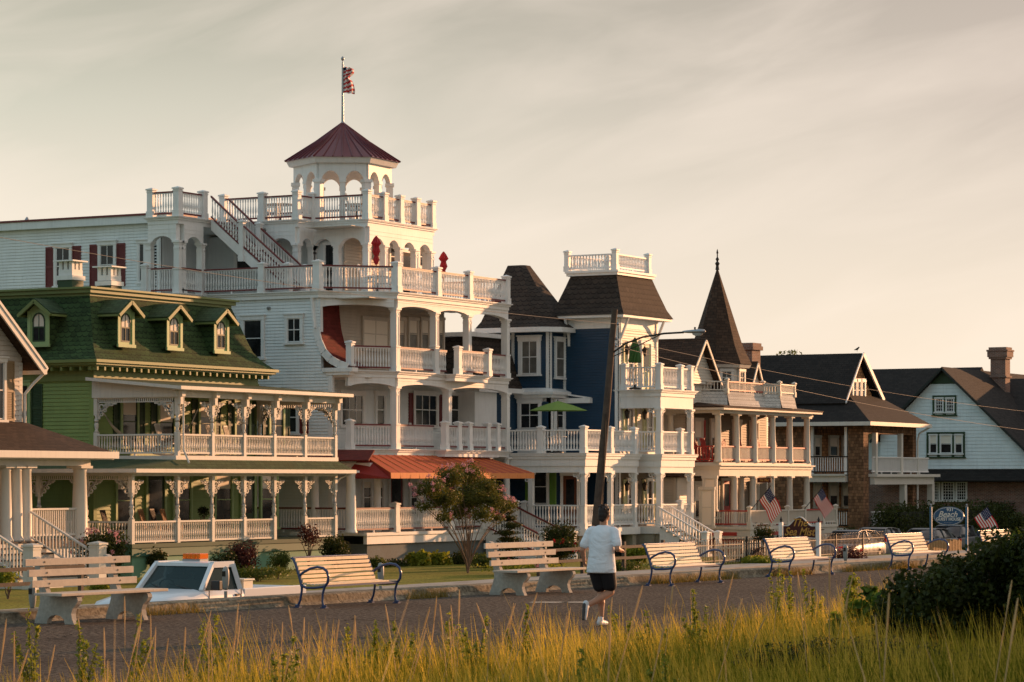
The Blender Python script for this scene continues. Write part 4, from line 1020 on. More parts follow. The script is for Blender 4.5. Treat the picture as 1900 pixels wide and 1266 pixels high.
# ================================================================ blue turret house
H = thing('turret_house', 'deep blue house with truncated corner turret, dark hexagon-shingle roofs and square roof-walk tower', 'house', (109, 58, GZ))
Z1, Z2, Z3 = .12, 3.27, 6.06
LTRIM = W_
def brk(par, P, s, z, fl, w=.42, d=.42): 
    M = MB(); th = .05
    for r, a, b in ((.10,.14,.14),(.07,.31,.10),(.07,.11,.31)):
        k = 8
        for i in range(k):
            t0, t1 = 2*math.pi*i/k, 2*math.pi*(i+1)/k; M.bar(P(s+fl*(a+r*math.cos(t0)),0,z-b+r*math.sin(t0)), P(s+fl*(a+r*math.cos(t1)),0,z-b+r*math.sin(t1)), th, .035)
    pr = None
    for i in range(9):
        a = math.pi/2*i/8; q = (s+fl*(w-w*math.cos(a)), z-d+d*math.sin(a))
        if pr: M.bar(P(pr[0],0,pr[1]), P(q[0],0,q[1]), th, .045)
        pr = q
    M.build('bracket', LTRIM, par)
# main body behind, with shingled mansard
house_body(H, 106.9, 60.6, 118, 74, GZ, 6.0, BLUE, .12)
mansard(H, 104.9, 60.3, 116, 74, [(0,6.1),(.3,6.8),(.5,7.5),(.8,8.3)], DROOF)
M = MB(); M.box(104.7, 60.1, 5.9, 116.2, 74.2, 6.1); M.box(105.3, 60.9, 8.3, 115.2, 73.6, 8.48); M.build('roof_cornice', W_, H)
M = MB(); M.box(105.0, 60.5, Z2, 106.9, 70, 5.9); M.build('wall', W_, H)
# turret: octagonal bay over a white base
tx0, tx1, ty0, ty1 = 108.9, 111.0, 59.0, 62.0
c = (110.6, 61.6)
ring = [(108.9, pu(950, 108.9)), (108.9, 59.35), (109.25, 59.0), (110.45, 59.0), (112.6, 60.6), (112.6, 63), (109.5, 63.2)]
for a, b, tr in ((ring[0], (108.9, 59.0), W_), ((108.9, 59.0), (110.42, 59.0), W_)):
    siding(H, a, b, 6.1, 8.75, BLUE, trim=tr, pitch=.12); siding(H, a, b, 3.3, 5.75, W_, smooth_=True, trim=None)
M = MB(); M.box(109.0, 59.15, 6.1, 112.4, 63, 8.7); M.box(109.0, 59.15, Z2-.2, 112, 63, 5.75); M.build('wall', BLUE, H)
M = MB(); M.box(108.62, 58.72, 5.72, 110.7, 62, 5.86); M.box(108.5, 58.6, 5.86, 110.8, 62, 5.98); M.slab([(108.5,58.6,5.98),(110.8,58.6,5.98),(110.4,59.05,6.16),(108.88,59.05,6.16)], .03); M.slab([(108.5,62,5.98),(108.5,58.6,5.98),(108.88,59.05,6.16),(108.88,62,6.16)], .03)
M.build('belt_cornice', W_, H)
M = MB()
rr = [(108.35,62.4,8.8),(108.35,59.2,8.8),(109.0,58.45,8.8),(111.0,58.45,8.8),(113.3,60.2,8.8),(113.3,62.4,8.8)]
def mid(t, z): return [(r[0]*(1-t)+c[0]*t, r[1]*(1-t)+c[1]*t, z) for r in rr]
r0, r1, r2, r3 = rr, mid(.14, 9.1), mid(.48, 10.42), mid(.79, 11.65)
for A_, B_ in ((r0, r1), (r1, r2), (r2, r3)):
    for i in range(6): j = (i+1) % 6; M.add([A_[i], A_[j], B_[j], B_[i]], [(0,1,2,3)])
M.add(r3, [tuple(range(6))]); M.add(r0, [tuple(range(6))[::-1]]); M.build('turret_roof', DROOF, H)
M = MB(); q = [(x+(x-c[0])*.02, y+(y-c[1])*.02) for x, y, z in rr]; M.add([(x,y,8.58) for x,y in q]+[(x,y,8.79) for x,y in q], [tuple(range(6))[::-1], tuple(range(6,12))]+[(i,(i+1)%6,(i+1)%6+6,i+6) for i in range(6)]); M.build('turret_eave', W_, H)
winS(H, 108.88, 969, 998, 633, 694, cols=2, fw=.16, glass=GLASS2); winF(H, 58.98, 1030, 1045, 633, 700, cols=1, fw=.10, curtain=False, glass=GLASS2)
for a, b in ((967, 1001),): winS(H, 108.84, a, b, 748, 795, cols=2, fw=.14, glass=GLASS, shutter=BLUE, sw=.28)
winF(H, 58.96, 1030, 1043, 748, 795, cols=1, fw=.1)
M = MB(); M.slab([(109.9,57.6,5.75),(112.2,57.6,5.75),(112.2,59,5.95),(109.9,59,5.95)], .06); M.box(109.9,57.55,5.5,110.2,59,5.72); M.build('side_roof', W_, H)
# blue tower house
u2, v2 = 110.2, 56.3
x2 = 114.0
siding(H, (u2, 59), (u2, v2), GZ, 9.2, BLUE, pitch=.12, trim=W_)
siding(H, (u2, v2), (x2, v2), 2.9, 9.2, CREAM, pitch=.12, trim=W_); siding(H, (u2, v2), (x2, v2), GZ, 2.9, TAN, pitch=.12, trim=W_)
M = MB(); M.box(u2+.1, v2+.12, GZ, x2, 59, 9.2); M.build('wall', BLUE, H)
M = MB(); M.box(u2-.04, v2-.04, 8.75, x2+.04, 59, 9.22); M.build('frieze', W_, H)
M = MB()
for x, y, dx, dy in ((u2, v2+2.4, -1, 0), (u2, v2+.1, -1, 0), (u2+.15, v2, 0, -1), (x2-.15, v2, 0, -1)):
    M.bar((x, y, 8.2), (x+dx*.42, y+dy*.42, 9.2), .09, .09); M.box(x-.05+dx*.03, y-.05+dy*.03, 8.0, x+.05+dx*.03, y+.05+dy*.03, 9.2)
M.build('bracket', W_, H)
M = MB(); M.box(u2-.5, v2-.5, 9.2, x2+.5, 59.4, 9.32); M.build('eave', W_, H)
mansard(H, u2-.55, v2-.55, x2+.55, 59.45, [(0,9.32),(.22,9.7),(.55,10.6),(.72,11.1)], DROOF)
M = MB(); M.box(u2+.08, v2+.08, 11.08, x2-.08, 58.9, 11.22); M.box(u2+.02, v2+.02, 11.2, x2-.02, 58.95, 11.3); M.build('roof_cornice', W_, H)
pr = [(u2+.3, pu(1053, u2+.3)), (u2+.3, v2+.3), (x2-.3, v2+.3), (x2-.3, 58.6)]
for a, b in zip(pr, pr[1:]): railing(H, a, b, 11.3, .72, mat=W_, sp=.15, w=.06, inset=.12)
railing(H, pr[-1], pr[0], 11.3, .72, mat=W_, sp=.15, w=.06, inset=.12)
for p in pr: post(H, p[0], p[1], 11.3, 12.2, .22)
# decks
def bay(z, pts, t=.36): return deck(H, pts, z, t)
A3 = [(104.75,55.05),(109.7,55.05),(109.7,60.6),(104.75,60.6)]; B3 = [(110.25,54.25),(113.6,54.25),(113.6,56.4),(110.25,56.4)]
bay(Z2, A3, .55); bay(Z2-.01, B3, .55); bay(Z3, B3, .30)
M = MB(); M.box(110.3, 54.3, 5.25, 113.55, 54.5, 5.8); M.box(110.3, 54.5, 5.25, 110.5, 56.3, 5.8); M.box(113.35, 54.5, 5.25, 113.55, 56.3, 5.8)
M.box(104.8, 55.1, 2.45, 109.65, 55.3, 2.75); M.box(104.8, 55.3, 2.45, 105.0, 60, 2.75); M.box(110.3, 54.3, 2.45, 113.55, 54.5, 2.75); M.box(110.3, 54.5, 2.45, 110.5, 56.3, 2.75); M.box(113.35,54.5,2.45,113.55,56.3,2.75); M.build('porch_beam', W_, H)
M = MB(); M.box(104.7, 55.0, Z1-.3, 109.75, 60.6, Z1); M.box(110.2, 54.2, Z1-.3, 113.65, 56.4, Z1); M.box(109.75, 55.6, Z1-.3, 110.2, 57, Z1); M.build('porch_floor', W_, H)
STB = concrete('cream_block', (.42,.38,.30), .85, .12, 12, (.25,.2,.14), .4)
M = MB()
for x in (104.9, 107.2, 109.3): M.box(x, 55.15, GZ, x+.35, 55.5, Z1-.3)
M.box(110.4, 54.35, GZ, 111.6, 54.6, Z1-.3); M.box(112.5, 54.35, GZ, 113.5, 54.6, Z1-.3); M.box(110.3, 54.6, GZ, 110.5, 56.3, Z1-.3); M.box(111.6, 54.35, GZ, 112.5, 54.5, GZ+.25); M.build('foundation', STB, H)
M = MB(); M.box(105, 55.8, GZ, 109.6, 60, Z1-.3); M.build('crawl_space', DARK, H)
fl, fr_ = 55.2, 54.4
for z0, z1 in ((Z1, 2.45),):
    for x in (104.9, 107.3, 109.55): column(H, x, 55.2, z0, z1, .2)
    for y in (60.0, 57.7): column(H, 104.9, y, z0, z1, .2)
for z0, z1 in ((Z1, 2.45), (Z2, 5.25)):
    for x in (110.4, 113.45): column(H, x, 54.4, z0, z1, .24)
PA, LA = fr((104.9, 55.2), (109.55, 55.2)); 
for s, f_ in ((.1,1),(2.3,-1),(2.5,1),(4.55,-1)): brk(H, PA, s, 2.45, f_)
PB, LB = fr((110.4, 54.4), (113.45, 54.4)); PC, LC = fr((110.4, 56.3), (110.4, 54.4)); PD, LD = fr((104.9, 60), (104.9, 55.2))
for zt in (2.45, 5.25):
    brk(H, PB, .12, zt, 1); brk(H, PB, LB-.12, zt, -1); brk(H, PC, LC-.12, zt, -1)
brk(H, PD, LD-.12, 2.45, -1); brk(H, PD, 2.2, 2.45, -1)
# railings
def rset(z, pts, posts, h=.98):
    for a, b in zip(pts, pts[1:]): railing(H, a, b, z, h, inset=.11, sp=.135, w=.06)
    for p in posts: post(H, p[0], p[1], z, z+h+.13, .23)
l1 = [(104.9, 60.4), (104.9, pu(1004, 104.9)), (104.9, 55.2), (107.3, 55.2), (109.55, 55.2)]
rset(Z2, l1, l1); rset(Z2, [(109.55, 55.2), (109.55, 55.9)], [])
rset(Z1, [(104.9, 58.0), (104.9, 55.2)] , []); rset(Z1, [(104.9,55.2),(107.3,55.2)], []); rset(Z1, [(107.3,55.2),(109.55,55.2)], [])
rset(Z1, [(104.9, 60.6), (104.9, 58.0)], [(104.9, 58.0)])
for z in (Z1, Z2, Z3):
    mx = pv(1262, 54.4); p = [(110.4, 56.1), (110.4, 54.4), (mx, 54.4), (113.45, 54.4)]
    if z == Z1: rset(z, p, [p[2]])
    else: rset(z, p, [p[2]] + ([p[1], p[3], p[0]] if z == Z3 else []))
    rset(z, [(113.45, 54.4), (113.45, 56.2)], [])
# inner walls
siding(H, (106.9, 62), (106.9, 58.4), GZ, 2.72, BLUE, pitch=.12); siding(H, (106.9, 58.4), (110.2, 58.4), GZ, 3.0, BLUE, pitch=.12)
LG = paint('spring_green_shutter', (.16,.30,.05), .5)
winS(H, 106.88, 992, 1016, 873, 935, trim=W_, shutter=LG, sw=.3, hood=False)
door(H, (106.88, pu(1046, 106.88)), (106.88, pu(1072, 106.88)), Z1, Z1+2.2, mat=paint('brown_door', (.16,.05,.02), .6), trim=W_)
winF(H, 58.36, 1100, 1118, 880, 940, hood=False, shutter=LG, sw=.25); winF(H, 58.36, 1135, 1150, 880, 940, hood=False)
YG = paint('pale_yellow_shutter', (.55,.55,.30), .5)
for z0, py in ((Z1, 0), (Z2, 0), (Z3, 0)):
    window(H, (111.0, v2-.02), (111.45, v2-.02), z0+.35, z0+2.0, shutter=YG, sw=.3, hood=False, fw=.09, glass=GLASS)
    if z0 < 6: window(H, (112.9, v2-.02), (113.35, v2-.02), z0+.35, z0+2.0, shutter=YG, sw=.28, hood=False, fw=.09)
    else: door(H, (112.4, v2-.02), (113.2, v2-.02), z0, z0+2.1, mat=YG)
for z0 in (Z1, Z2, Z3):
    for x in (110.62, 112.35):
        M = MB(); a, b = x, v2-.22; z = z0+1.75
        M.lathe(a, b, [(.03,z-.22),(.07,z-.18),(.11,z+.05),(.13,z+.09),(.05,z+.17),(.02,z+.25)], 6); M.tube([(a,b,z+.2),(a,b,z+.32),(a,b+.2,z+.3)], .015, 5); M.build('wall_lantern', BRONZE, H)
# steps between
stairs(H, 109.8, 110.9, 54.1, 51.9, GZ+.09, Z1, 7, mat=W_)
for x in (109.75, 111.0): railing(H, (x, 54.15), (x, 52.0), Z1, .9, z1=GZ+.2, turned=False, sp=.14); post(H, x, 51.9, GZ+.05, GZ+1.15, .24)

# ================================================================ cream guest house with pointed turret
H = thing('porch_house', 'cream guest house with needle-pointed brown turret, scalloped parapet and two tiers of round porch columns', 'house', (122, 58, GZ))
v4 = 54.8; f1, f2 = .0, 2.94; xa, xb = 117.2, pv(1499, 54.8); ze = 5.2
CRM = CREAM
house_body(H, 115.6, 57.6, 129, 72, GZ, 5.6, CRM, .12)
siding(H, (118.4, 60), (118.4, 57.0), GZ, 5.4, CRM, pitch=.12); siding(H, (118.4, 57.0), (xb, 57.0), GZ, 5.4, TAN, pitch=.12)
M = MB(); M.box(xa-.12, v4-.12, f2-.1, xb+.12, 57.6, f2); M.build('porch_floor', CRM, H)
M = MB()
for k_, a, b in ((0, f2-.62, f2-.30), (.06, f2-.30, f2-.16), (.16, f2-.16, f2-.1)): M.box(xa-.12-k_, v4-.12-k_, a, xb+.12+k_, v4+.14, b); M.box(xa-.12-k_, v4+.14, a, xa+.14, 58, b)
M.build('porch_beam', CRM, H)
c4 = [pv(p, v4) for p in (1332, 1366, 1399, 1433, 1465, 1497)]
for x in c4: roundcol(H, x, v4, f2, ze-.02, r=.165, mat=CRM)
roundcol(H, xa, 57.2, f2, ze-.02, r=.17, mat=CRM)
for a, b in zip(c4, c4[1:]): railing(H, (a+.18, v4), (b-.18, v4), f2, .76, mat=CRM, sp=.13, w=.05, turned=False, rmat=REDC)
railing(H, (xa, 57.6), (xa, v4+.2), f2, .76, mat=REDC, sp=.15, w=.06, turned=False)
M = MB(); M.box(xa-.2, v4-.2, ze-.02, xb+.2, v4+.2, ze+.12); M.box(xa-.2, v4+.2, ze-.02, xa+.2, 57.6, ze+.12); M.box(xa-.55, v4-.55, ze+.12, xb+.5, 57.6, ze+.26); M.build('porch_eave', CRM, H)
M = MB(); M.slab([(xa-.6, v4-.6, ze+.27), (xb+.55, v4-.6, ze+.27), (xb-.3, 57, ze+.62), (xa+.6, 57, ze+.62)], .05); M.slab([(xa-.6, 60, ze+.27), (xa-.6, v4-.6, ze+.27), (xa+.6, 57, ze+.62), (xa+.6, 60, ze+.62)], .05); M.build('porch_roof', BROOF, H)
# ground tier
g4 = [pv(p, v4) for p in (1362, 1397, 1432, 1465, 1497)]
for x in g4: roundcol(H, x, v4, f1, f2-.62, r=.165, mat=CRM)
roundcol(H, pv(1375, 56.2), 56.2, f1, f2-.62, r=.17, mat=CRM)
vd = 53.6; xd0 = 118.0; xd1 = pv(1552, vd)
M = MB(); M.box(xd0-.1, vd-.1, f1-.12, xd1, 57, f1); M.box(xd0-1.4, 55.9, f1-.12, xd0-.1, 57.6, f1); M.build('porch_floor', CRM, H)
M = MB(); M.box(xd0-.05, vd-.05, f1-.55, xd1-.05, vd+.1, f1-.12); M.box(xd0-.05, vd+.1, f1-.55, xd0+.1, 56.2, f1-.12); M.build('porch_fascia', CRM, H)
M = MB(); 
for a, b in ((54.2, 55.7),): M.box(xd0-.075, a, f1-.40, xd0-.05, b, f1-.24)
M.box(119.2, vd-.075, f1-.40, 121.5, vd-.05, f1-.24); M.build('red_panel', REDC, H)
M = MB()
def lattice(M, P, L_, z0, z1):
    s = -2.
    while s < L_:
        for a, b in (((s, z0), (s+(z1-z0), z1)), ((s, z1), (s+(z1-z0), z0))):
            if a[0] >= 0 and b[0] <= L_: M.bar(P(a[0], .02, a[1]), P(b[0], .02, b[1]), .02, .035)
        s += .12
P, Ln = fr((xd0, 56.0), (xd0, 53.9)); lattice(M, P, Ln, GZ+.1, f1-.57); P, Ln = fr((xd0+.3, vd), (xd1-4.2, vd)); lattice(M, P, Ln, GZ+.1, f1-.57); M.build('lattice', REDC, H)
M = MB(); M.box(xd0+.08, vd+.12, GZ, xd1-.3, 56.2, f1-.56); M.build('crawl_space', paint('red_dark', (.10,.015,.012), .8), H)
M = MB()
for x in (xd0, 122.0, 124.6, xd1-.4): M.box(x-.04, vd-.04, GZ, x+.36, vd+.3, f1-.12)
M.build('foundation', STB, H)
railing(H, (xd0, 56.1), (xd0, vd+.1), f1, .76, mat=CRM, sp=.12, w=.05, turned=False, rmat=REDC); 
rp = [xd0] + [pv(p, vd) for p in (1428, 1461, 1493)] + [pv(1526, vd), xd1-.1]
for i, (a, b) in enumerate(zip(rp, rp[1:])): railing(H, (a+.1, vd), (b-.1, vd), f1, .76, mat=CRM, sp=.12, w=.05, turned=False, rmat=REDC if i == 3 else None)
for x in rp: post(H, x, vd, f1, f1+.92, .14, CRM)
stairs(H, pv(1500, 53), pv(1524, 53), vd-.05, 51.6, GZ+.09, f1, 6, mat=CRM)
M = MB()
for i in range(3): M.box(pv(1500, 53)-.5, 51.4+i*.6, GZ, pv(1500, 53)-.1, 51.9+i*.6, GZ+.5+i*.35)
M.build('step_wall', CRM, H)
# windows and doors
for z0 in (f1, f2):
    for i, x in enumerate((119.2, 121.0, 123.5, 125.5)):
        window(H, (x, 56.97), (x+.75, 56.97), z0+.4, z0+1.95, trim=CRM, hood=False, blind=.5, shutter=REDC if (i < 1 and z0 > 1) else None, sw=.28, glass=GLASS)
window(H, (118.38, 59.0), (118.38, 58.2), f2+.35, f2+1.9, trim=CRM, shutter=REDC, sw=.3, blind=.6, hood=False)
door(H, (122.3, 56.96), (123.1, 56.96), f1, f1+2.1, mat=REDC, trim=CRM); window(H, (115.58, pu(1303, 115.6)), (115.58, pu(1323, 115.6)), f1+.1, f1+1.7, trim=CRM, glass=BLIND, hood=False)
# bay near ground left
siding(H, (116.2, 59.0), (116.2, 56.4), GZ, 2.3, CRM, pitch=.12, trim=CRM); siding(H, (116.2, 56.4), (118, 56.4), GZ, 2.3, CRM, pitch=.12)
winS(H, 116.18, 1308, 1328, 888, 945, trim=CRM, glass=BLIND, hood=False, fw=.1)
M = MB(); M.slab([(115.9, 56.1, 2.3), (118.2, 56.1, 2.3), (118.2, 57.6, 2.85), (116.8, 57.6, 2.85)], .05); M.slab([(115.9, 60, 2.3), (115.9, 56.1, 2.3), (116.8, 57.6, 2.85), (116.8, 60, 2.85)], .05); M.build('bay_roof', BROOF, H)
# scalloped parapet balcony
vp4, xp0, xp1 = 55.0, 117.7, pv(1463, 55.0)
par_pts = [(xp0, 59.0), (xp0, 56.2), (118.6, vp4), (122.6, vp4), (123.4, 54.5), (xp1, 54.7), (xp1, 57)]
M = MB()
for (a, b) in zip(par_pts, par_pts[1:]):
    P, Ln = fr(a, b)
    lay = [(.14, ze+.35), (.08, ze+.55), (.03, ze+.8), (.0, ze+1.0)]
    for (o0, z0), (o1, z1) in zip(lay, lay[1:]): M.add([P(-.0,o0,z0), P(Ln,o0,z0), P(Ln,o1,z1), P(0,o1,z1)], [(0,1,2,3)])
    lbox(M, P, 0, Ln, -.1, -.0, ze+.3, ze+1.0)
M.build('scalloped_parapet', WSHAKE, H)
M = MB(); M.add([(p[0], p[1], ze+.98) for p in [(129,57.5),(118,59.5)] + par_pts[1:-1]], [tuple(range(7))]); M.build('balcony_floor', CRM, H)
for i, (a, b) in enumerate(zip(par_pts, par_pts[1:])): railing(H, a, b, ze+1.0, .48, mat=CRM, sp=.15, w=.05, turned=False, inset=.06, gap=.04, rmat=REDC if i in (0, 2) else None)
for p in par_pts: post(H, p[0], p[1], ze+.9, ze+1.58, .12, CRM)
# turret
cx4, cy4 = 121.3, 56.75; zt0, zt1 = 5.6, 7.55
def octa(r, k, z, o=0): a = math.pi/8 + math.pi/4*k + o; return (cx4 + r*math.cos(a), cy4 + r*math.sin(a), z)
for k in range(8):
    a, b = octa(1.28, k+1, 0), octa(1.28, k, 0); a, b = b, a
    nx, ny = math.cos(math.pi/4*(k+1)), math.sin(math.pi/4*(k+1))
    if nx*-.87 + ny*-.49 < -.2: pass
    siding(H, b, a, zt0, zt1, CRM, pitch=.12, back=.05) if False else None
M = MB(); M.add([octa(1.28, k, zt0) for k in range(8)] + [octa(1.28, k, zt1) for k in range(8)], [(k, (k+1)%8, (k+1)%8+8, k+8) for k in range(8)]); M.build('turret_wall', CRM, H)
for k in range(8):
    a, b = Vector(octa(1.30, k, 0)), Vector(octa(1.30, k+1, 0)); m_ = (a+b)/2
    if (m_.x-cx4)*.87 + (m_.y-cy4)*.49 > .4: continue
    d = (b-a).normalized(); window(H, m_-d*.24, m_+d*.24, 6.05, 7.2, trim=LEM, hood=False, fw=.1, cols=2, rows=2)
M = MB(); r0 = [octa(1.62, k, zt1-.02) for k in range(8)]; r1 = [octa(1.18, k, zt1+.9) for k in range(8)]; ap = (cx4, cy4, 12.15)
for k in range(8): j = (k+1) % 8; M.add([r0[k], r0[j], r1[j], r1[k]], [(0,1,2,3)]); M.add([r1[k], r1[j], ap], [(0,1,2)])
M.add(r0, [tuple(range(8))[::-1]]); M.build('turret_roof', BROOF, H)
M = MB(); M.add([octa(1.5, k, zt1-.18) for k in range(8)] + [octa(1.58, k, zt1-.03) for k in range(8)], [(k, (k+1)%8, (k+1)%8+8, k+8) for k in range(8)]); M.build('turret_eave', CRM, H)
M = MB(); M.lathe(cx4, cy4, [(.10,12.0),(.07,12.2),(.12,12.3),(.04,12.4),(.09,12.5),(.03,12.6),(.03,12.75),(.055,12.8),(.01,12.98)], 8); M.build('finial', BRONZE, H)
# side gable and its roof (ridge runs back from the sea front)
def gable(par, x0, x1, yf, yb, zb, zr, roofm, wallm, ov=.3, trim=CRM, wind=True, sid=True):
    xm = (x0+x1)/2; sl_ = (zr-zb)/(xm-x0)
    siding(par, (x0, yf), (x1, yf), zb, zr, wallm, poly=[(0,zb),(x1-x0,zb),((x1-x0)/2,zr)], pitch=.13, smooth_=not sid)
    M = MB(); e = ov
    for s in (-1, 1):
        xe = xm + s*(xm-x0+e); zl = zb - e*sl_
        pts = [(xm, yf-e, zr+.1), (xm, yb, zr+.1), (xe, yb, zl+.1), (xe, yf-e, zl+.1)]
        M.slab(pts if s < 0 else pts[::-1], .1)
    M.build('gable_roof', roofm, par)
    M = MB()
    for s in (-1, 1):
        xe = xm + s*(xm-x0+e); zl = zb - e*sl_; M.bar((xm, yf-e-.02, zr-.02), (xe, yf-e-.02, zl-.02), .05, .11)
    M.build('bargeboard', trim, par)
gable(H, 115.6, 119.0, 55.8, 68, 6.5, 8.5, BROOF, CRM, ov=.35)
house_body(H, 115.9, 55.95, 118.8, 57.6, 5.4, 6.6, CRM, .12)
gable(H, 126.6, 128.2, 57.62, 66, 6.5, 7.85, BROOF, CRM, ov=.2)
M = MB(); M.slab([(115.2, 58, 5.55), (115.2, 74, 5.55), (122.2, 74, 8.2), (122.2, 58, 8.2)][::-1], .1); M.slab([(129.3, 74, 5.55), (129.3, 58, 5.55), (122.2, 58, 8.2), (122.2, 74, 8.2)][::-1], .1); M.slab([(115.2,58,5.6),(129.3,58,5.6),(124,60,7.6),(120.5,60,7.6)], .1); M.build('roof', BROOF, H)
xk, yk = 128.6, 58.4
M = MB(); M.box(xk-.5, yk-.35, 6, xk+.5, yk+.35, 8.55); M.box(xk-.6, yk-.45, 8.55, xk+.6, yk+.45, 8.75); M.box(xk-.52, yk-.4, 8.75, xk+.52, yk+.4, 8.9); M.build('chimney', BRICK, H)
# hanging porch sign
px_, D_ = 1418, 0; xs_, ys_ = pv(1418, 53.9), 53.9
# ================================================================ brown shingle house
H = thing('shingle_house', 'brown cedar-shingled house with steep charcoal roof, lit front gable and white porch rails', 'house', (140, 58, GZ))
u5, v5 = 137.5, 56.0; xe5 = pv(1700, 56.0); zE = 5.15; f1, f2 = -.35, 2.45
M = MB(); M.box(u5+.3, 59.12, GZ, 144.6, 72, zE); M.build('wall', SHAKE_SUN, H)
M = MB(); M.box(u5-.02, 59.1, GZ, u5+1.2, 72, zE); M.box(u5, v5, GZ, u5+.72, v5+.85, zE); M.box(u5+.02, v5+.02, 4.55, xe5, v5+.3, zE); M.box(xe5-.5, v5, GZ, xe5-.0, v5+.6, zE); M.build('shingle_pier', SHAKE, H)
xR5, yR5 = xe5+.55, v5-.55
M = MB(); x0, y0 = u5-.6, v5-.6
ri = 8.55; xm5 = (u5+xe5)/2
gx0, gx1 = pv(1560, 57.6), pv(1640, 57.6)
M.slab([(x0, 74, zE), (x0, y0, zE), (x0+2.6, y0+2.2, zE+1.35), (x0+3.4, y0+2.2, zE+2.2), (141.2, 58.6, 8.62), (141.2, 74, 8.62)] if False else [(x0, 74, zE), (x0, y0, zE), (x0+2.0, y0+2.0, zE+1.45), (x0+2.0, 74, zE+1.45)], .12)
M.slab([(x0, y0, zE), (xe5+.6, y0, zE), (143.2, y0+2.0, zE+1.45), (x0+2.0, y0+2.0, zE+1.45)], .12)
M.slab([(138.1, 74, zE+1.0), (138.1, 57.3, zE+1.0), (140.5, 57.3, 8.85), (140.5, 74, 8.85)], .12)
M.slab([(143.3, 57.3, zE+1.3), (143.3, 74, zE+1.3), (140.5, 74, 8.85), (140.5, 57.3, 8.85)], .12)
M.slab([(xe5+.6, y0, zE), (xe5+.6, 74, zE), (143.2, 74, zE+1.45), (143.2, y0+2.0, zE+1.45)], .12)
M.build('roof', KROOF, H)
P, Ln = fr((138.55, 57.55), (142.75, 57.55)); M = MB(); q = [(0, zE+1.2), (Ln, zE+1.2), (140.5-138.55, 8.6)]; M.add([P(s,0,z) for s,z in q]+[P(s,-.1,z) for s,z in q], [(0,1,2),(5,4,3),(0,3,4,1),(1,4,5,2),(2,5,3,0)]); M.build('gable_wall', SHAKE_SUN, H)
M = MB(); M.bar((140.5, 57.22, 8.8), (143.4, 57.22, zE+1.25), .08, .24); M.bar((140.5, 57.22, 8.84), (138.1, 57.22, zE+1.0), .05, .08); M.build('bargeboard', W_, H)
M = MB(); M.box(x0-.06, y0-.06, zE-.2, xe5+.66, y0+.06, zE+.0); M.box(x0-.06, y0+.06, zE-.2, x0+.06, 70, zE); M.box(x0, y0+.06, zE-.16, xe5+.6, v5, zE-.12); M.build('eave', LEM, H)
M = MB(); M.tube([(xe5+.55, y0, zE-.15), (xe5+.2, v5-.1, zE-.5), (xe5-.1, v5-.12, zE-.9), (xe5-.1, v5-.12, GZ+.5)], .05, 8); M.build('downpipe', LEM, H)
for a, b in ((1581, 1586), (1589, 1594), (1597, 1602)): winF(H, 57.48, a, b, 709, 741, fw=.14, hood=False, glass=GLASS2)
# side recess with lit shingle wall and white porch
xq0, yq0 = u5+1.02, 58.0
for y in (57.0, 58.9): M = MB(); M.box(u5+.02, y-.07, f2, u5+.16, y+.07, 4.9); M.build('porch_post', W_, H)
railing(H, (u5+.05, 59.0), (u5+.05, v5+.9), f2-.02, .95, turned=False, sp=.13, rmat=BLACKM); railing(H, (u5+.05, 59.0), (u5+.05, v5+.9), f1, .9, turned=False, sp=.13, rmat=BLACKM)
M = MB(); M.box(u5-.25, v5+.9, f2-.42, u5+.2, 59.2, f2-.05); M.box(u5-.35, v5+.9, f2-.1, u5+.2, 59.2, f2); M.box(u5-.1, v5+.9, f1-.2, u5+.2, 59.2, f1); M.build('porch_beam', LEM, H)
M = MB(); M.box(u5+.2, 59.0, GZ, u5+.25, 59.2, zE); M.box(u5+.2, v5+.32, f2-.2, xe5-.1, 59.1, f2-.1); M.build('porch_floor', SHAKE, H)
for z in (f1, f2):
    for y in (58.85, 58.0, 57.3): pass
for a, b in ((1510, 1520), (1538, 1552), (1562, 1573)):
    for p0, p1, t_ in ((812, 846, 0), (900, 940, 1)):
        winF(H, 59.1, a, b, p0, p1, trim=CREAM, hood=False, fw=.1, blind=.5)
# front porch rails
cF = [pv(p, v5-.1) for p in (1624, 1671, 1688)]
for x in cF[:2]: M = MB(); M.box(x-.12, v5-.2, f2, x+.12, v5+.04, 4.6); M.build('porch_post', LEM, H)
railing(H, (u5+.9, v5-.1), (cF[1], v5-.1), f2, .9, turned=False, sp=.12); railing(H, (cF[1]+.2, v5-.1), (pv(1722, v5-.1), v5-.1), f2, .9, turned=False, sp=.12)
railing(H, (pv(1722, v5-.1), v5-.1), (pv(1722, v5-.1), v5+2), f2, .9, turned=False, sp=.12)
x9 = pv(1732, v5-.1)
M = MB(); M.box(u5+.8, v5-.3, f2-.55, x9-.4, v5-.05, f2-.15); M.box(u5+.7, v5-.5, f2-.15, x9, v5-.0, f2-.0); M.build('porch_beam', LEM, H)
for x in (pv(1676, v5-.1), pv(1727, v5-.1)): M = MB(); M.box(x-.18, v5-.25, GZ, x+.18, v5+.05, f2-.55); M.build('porch_post', LEM, H)
railing(H, (u5+.9, v5-.1), (pv(1655, v5-.1), v5-.1), f1, .85, turned=False, sp=.12)
M = MB(); M.box(u5+.8, v5-.2, GZ, pv(1665, v5-.1), v5+.1, f1-.05); M.build('foundation', STB, H)
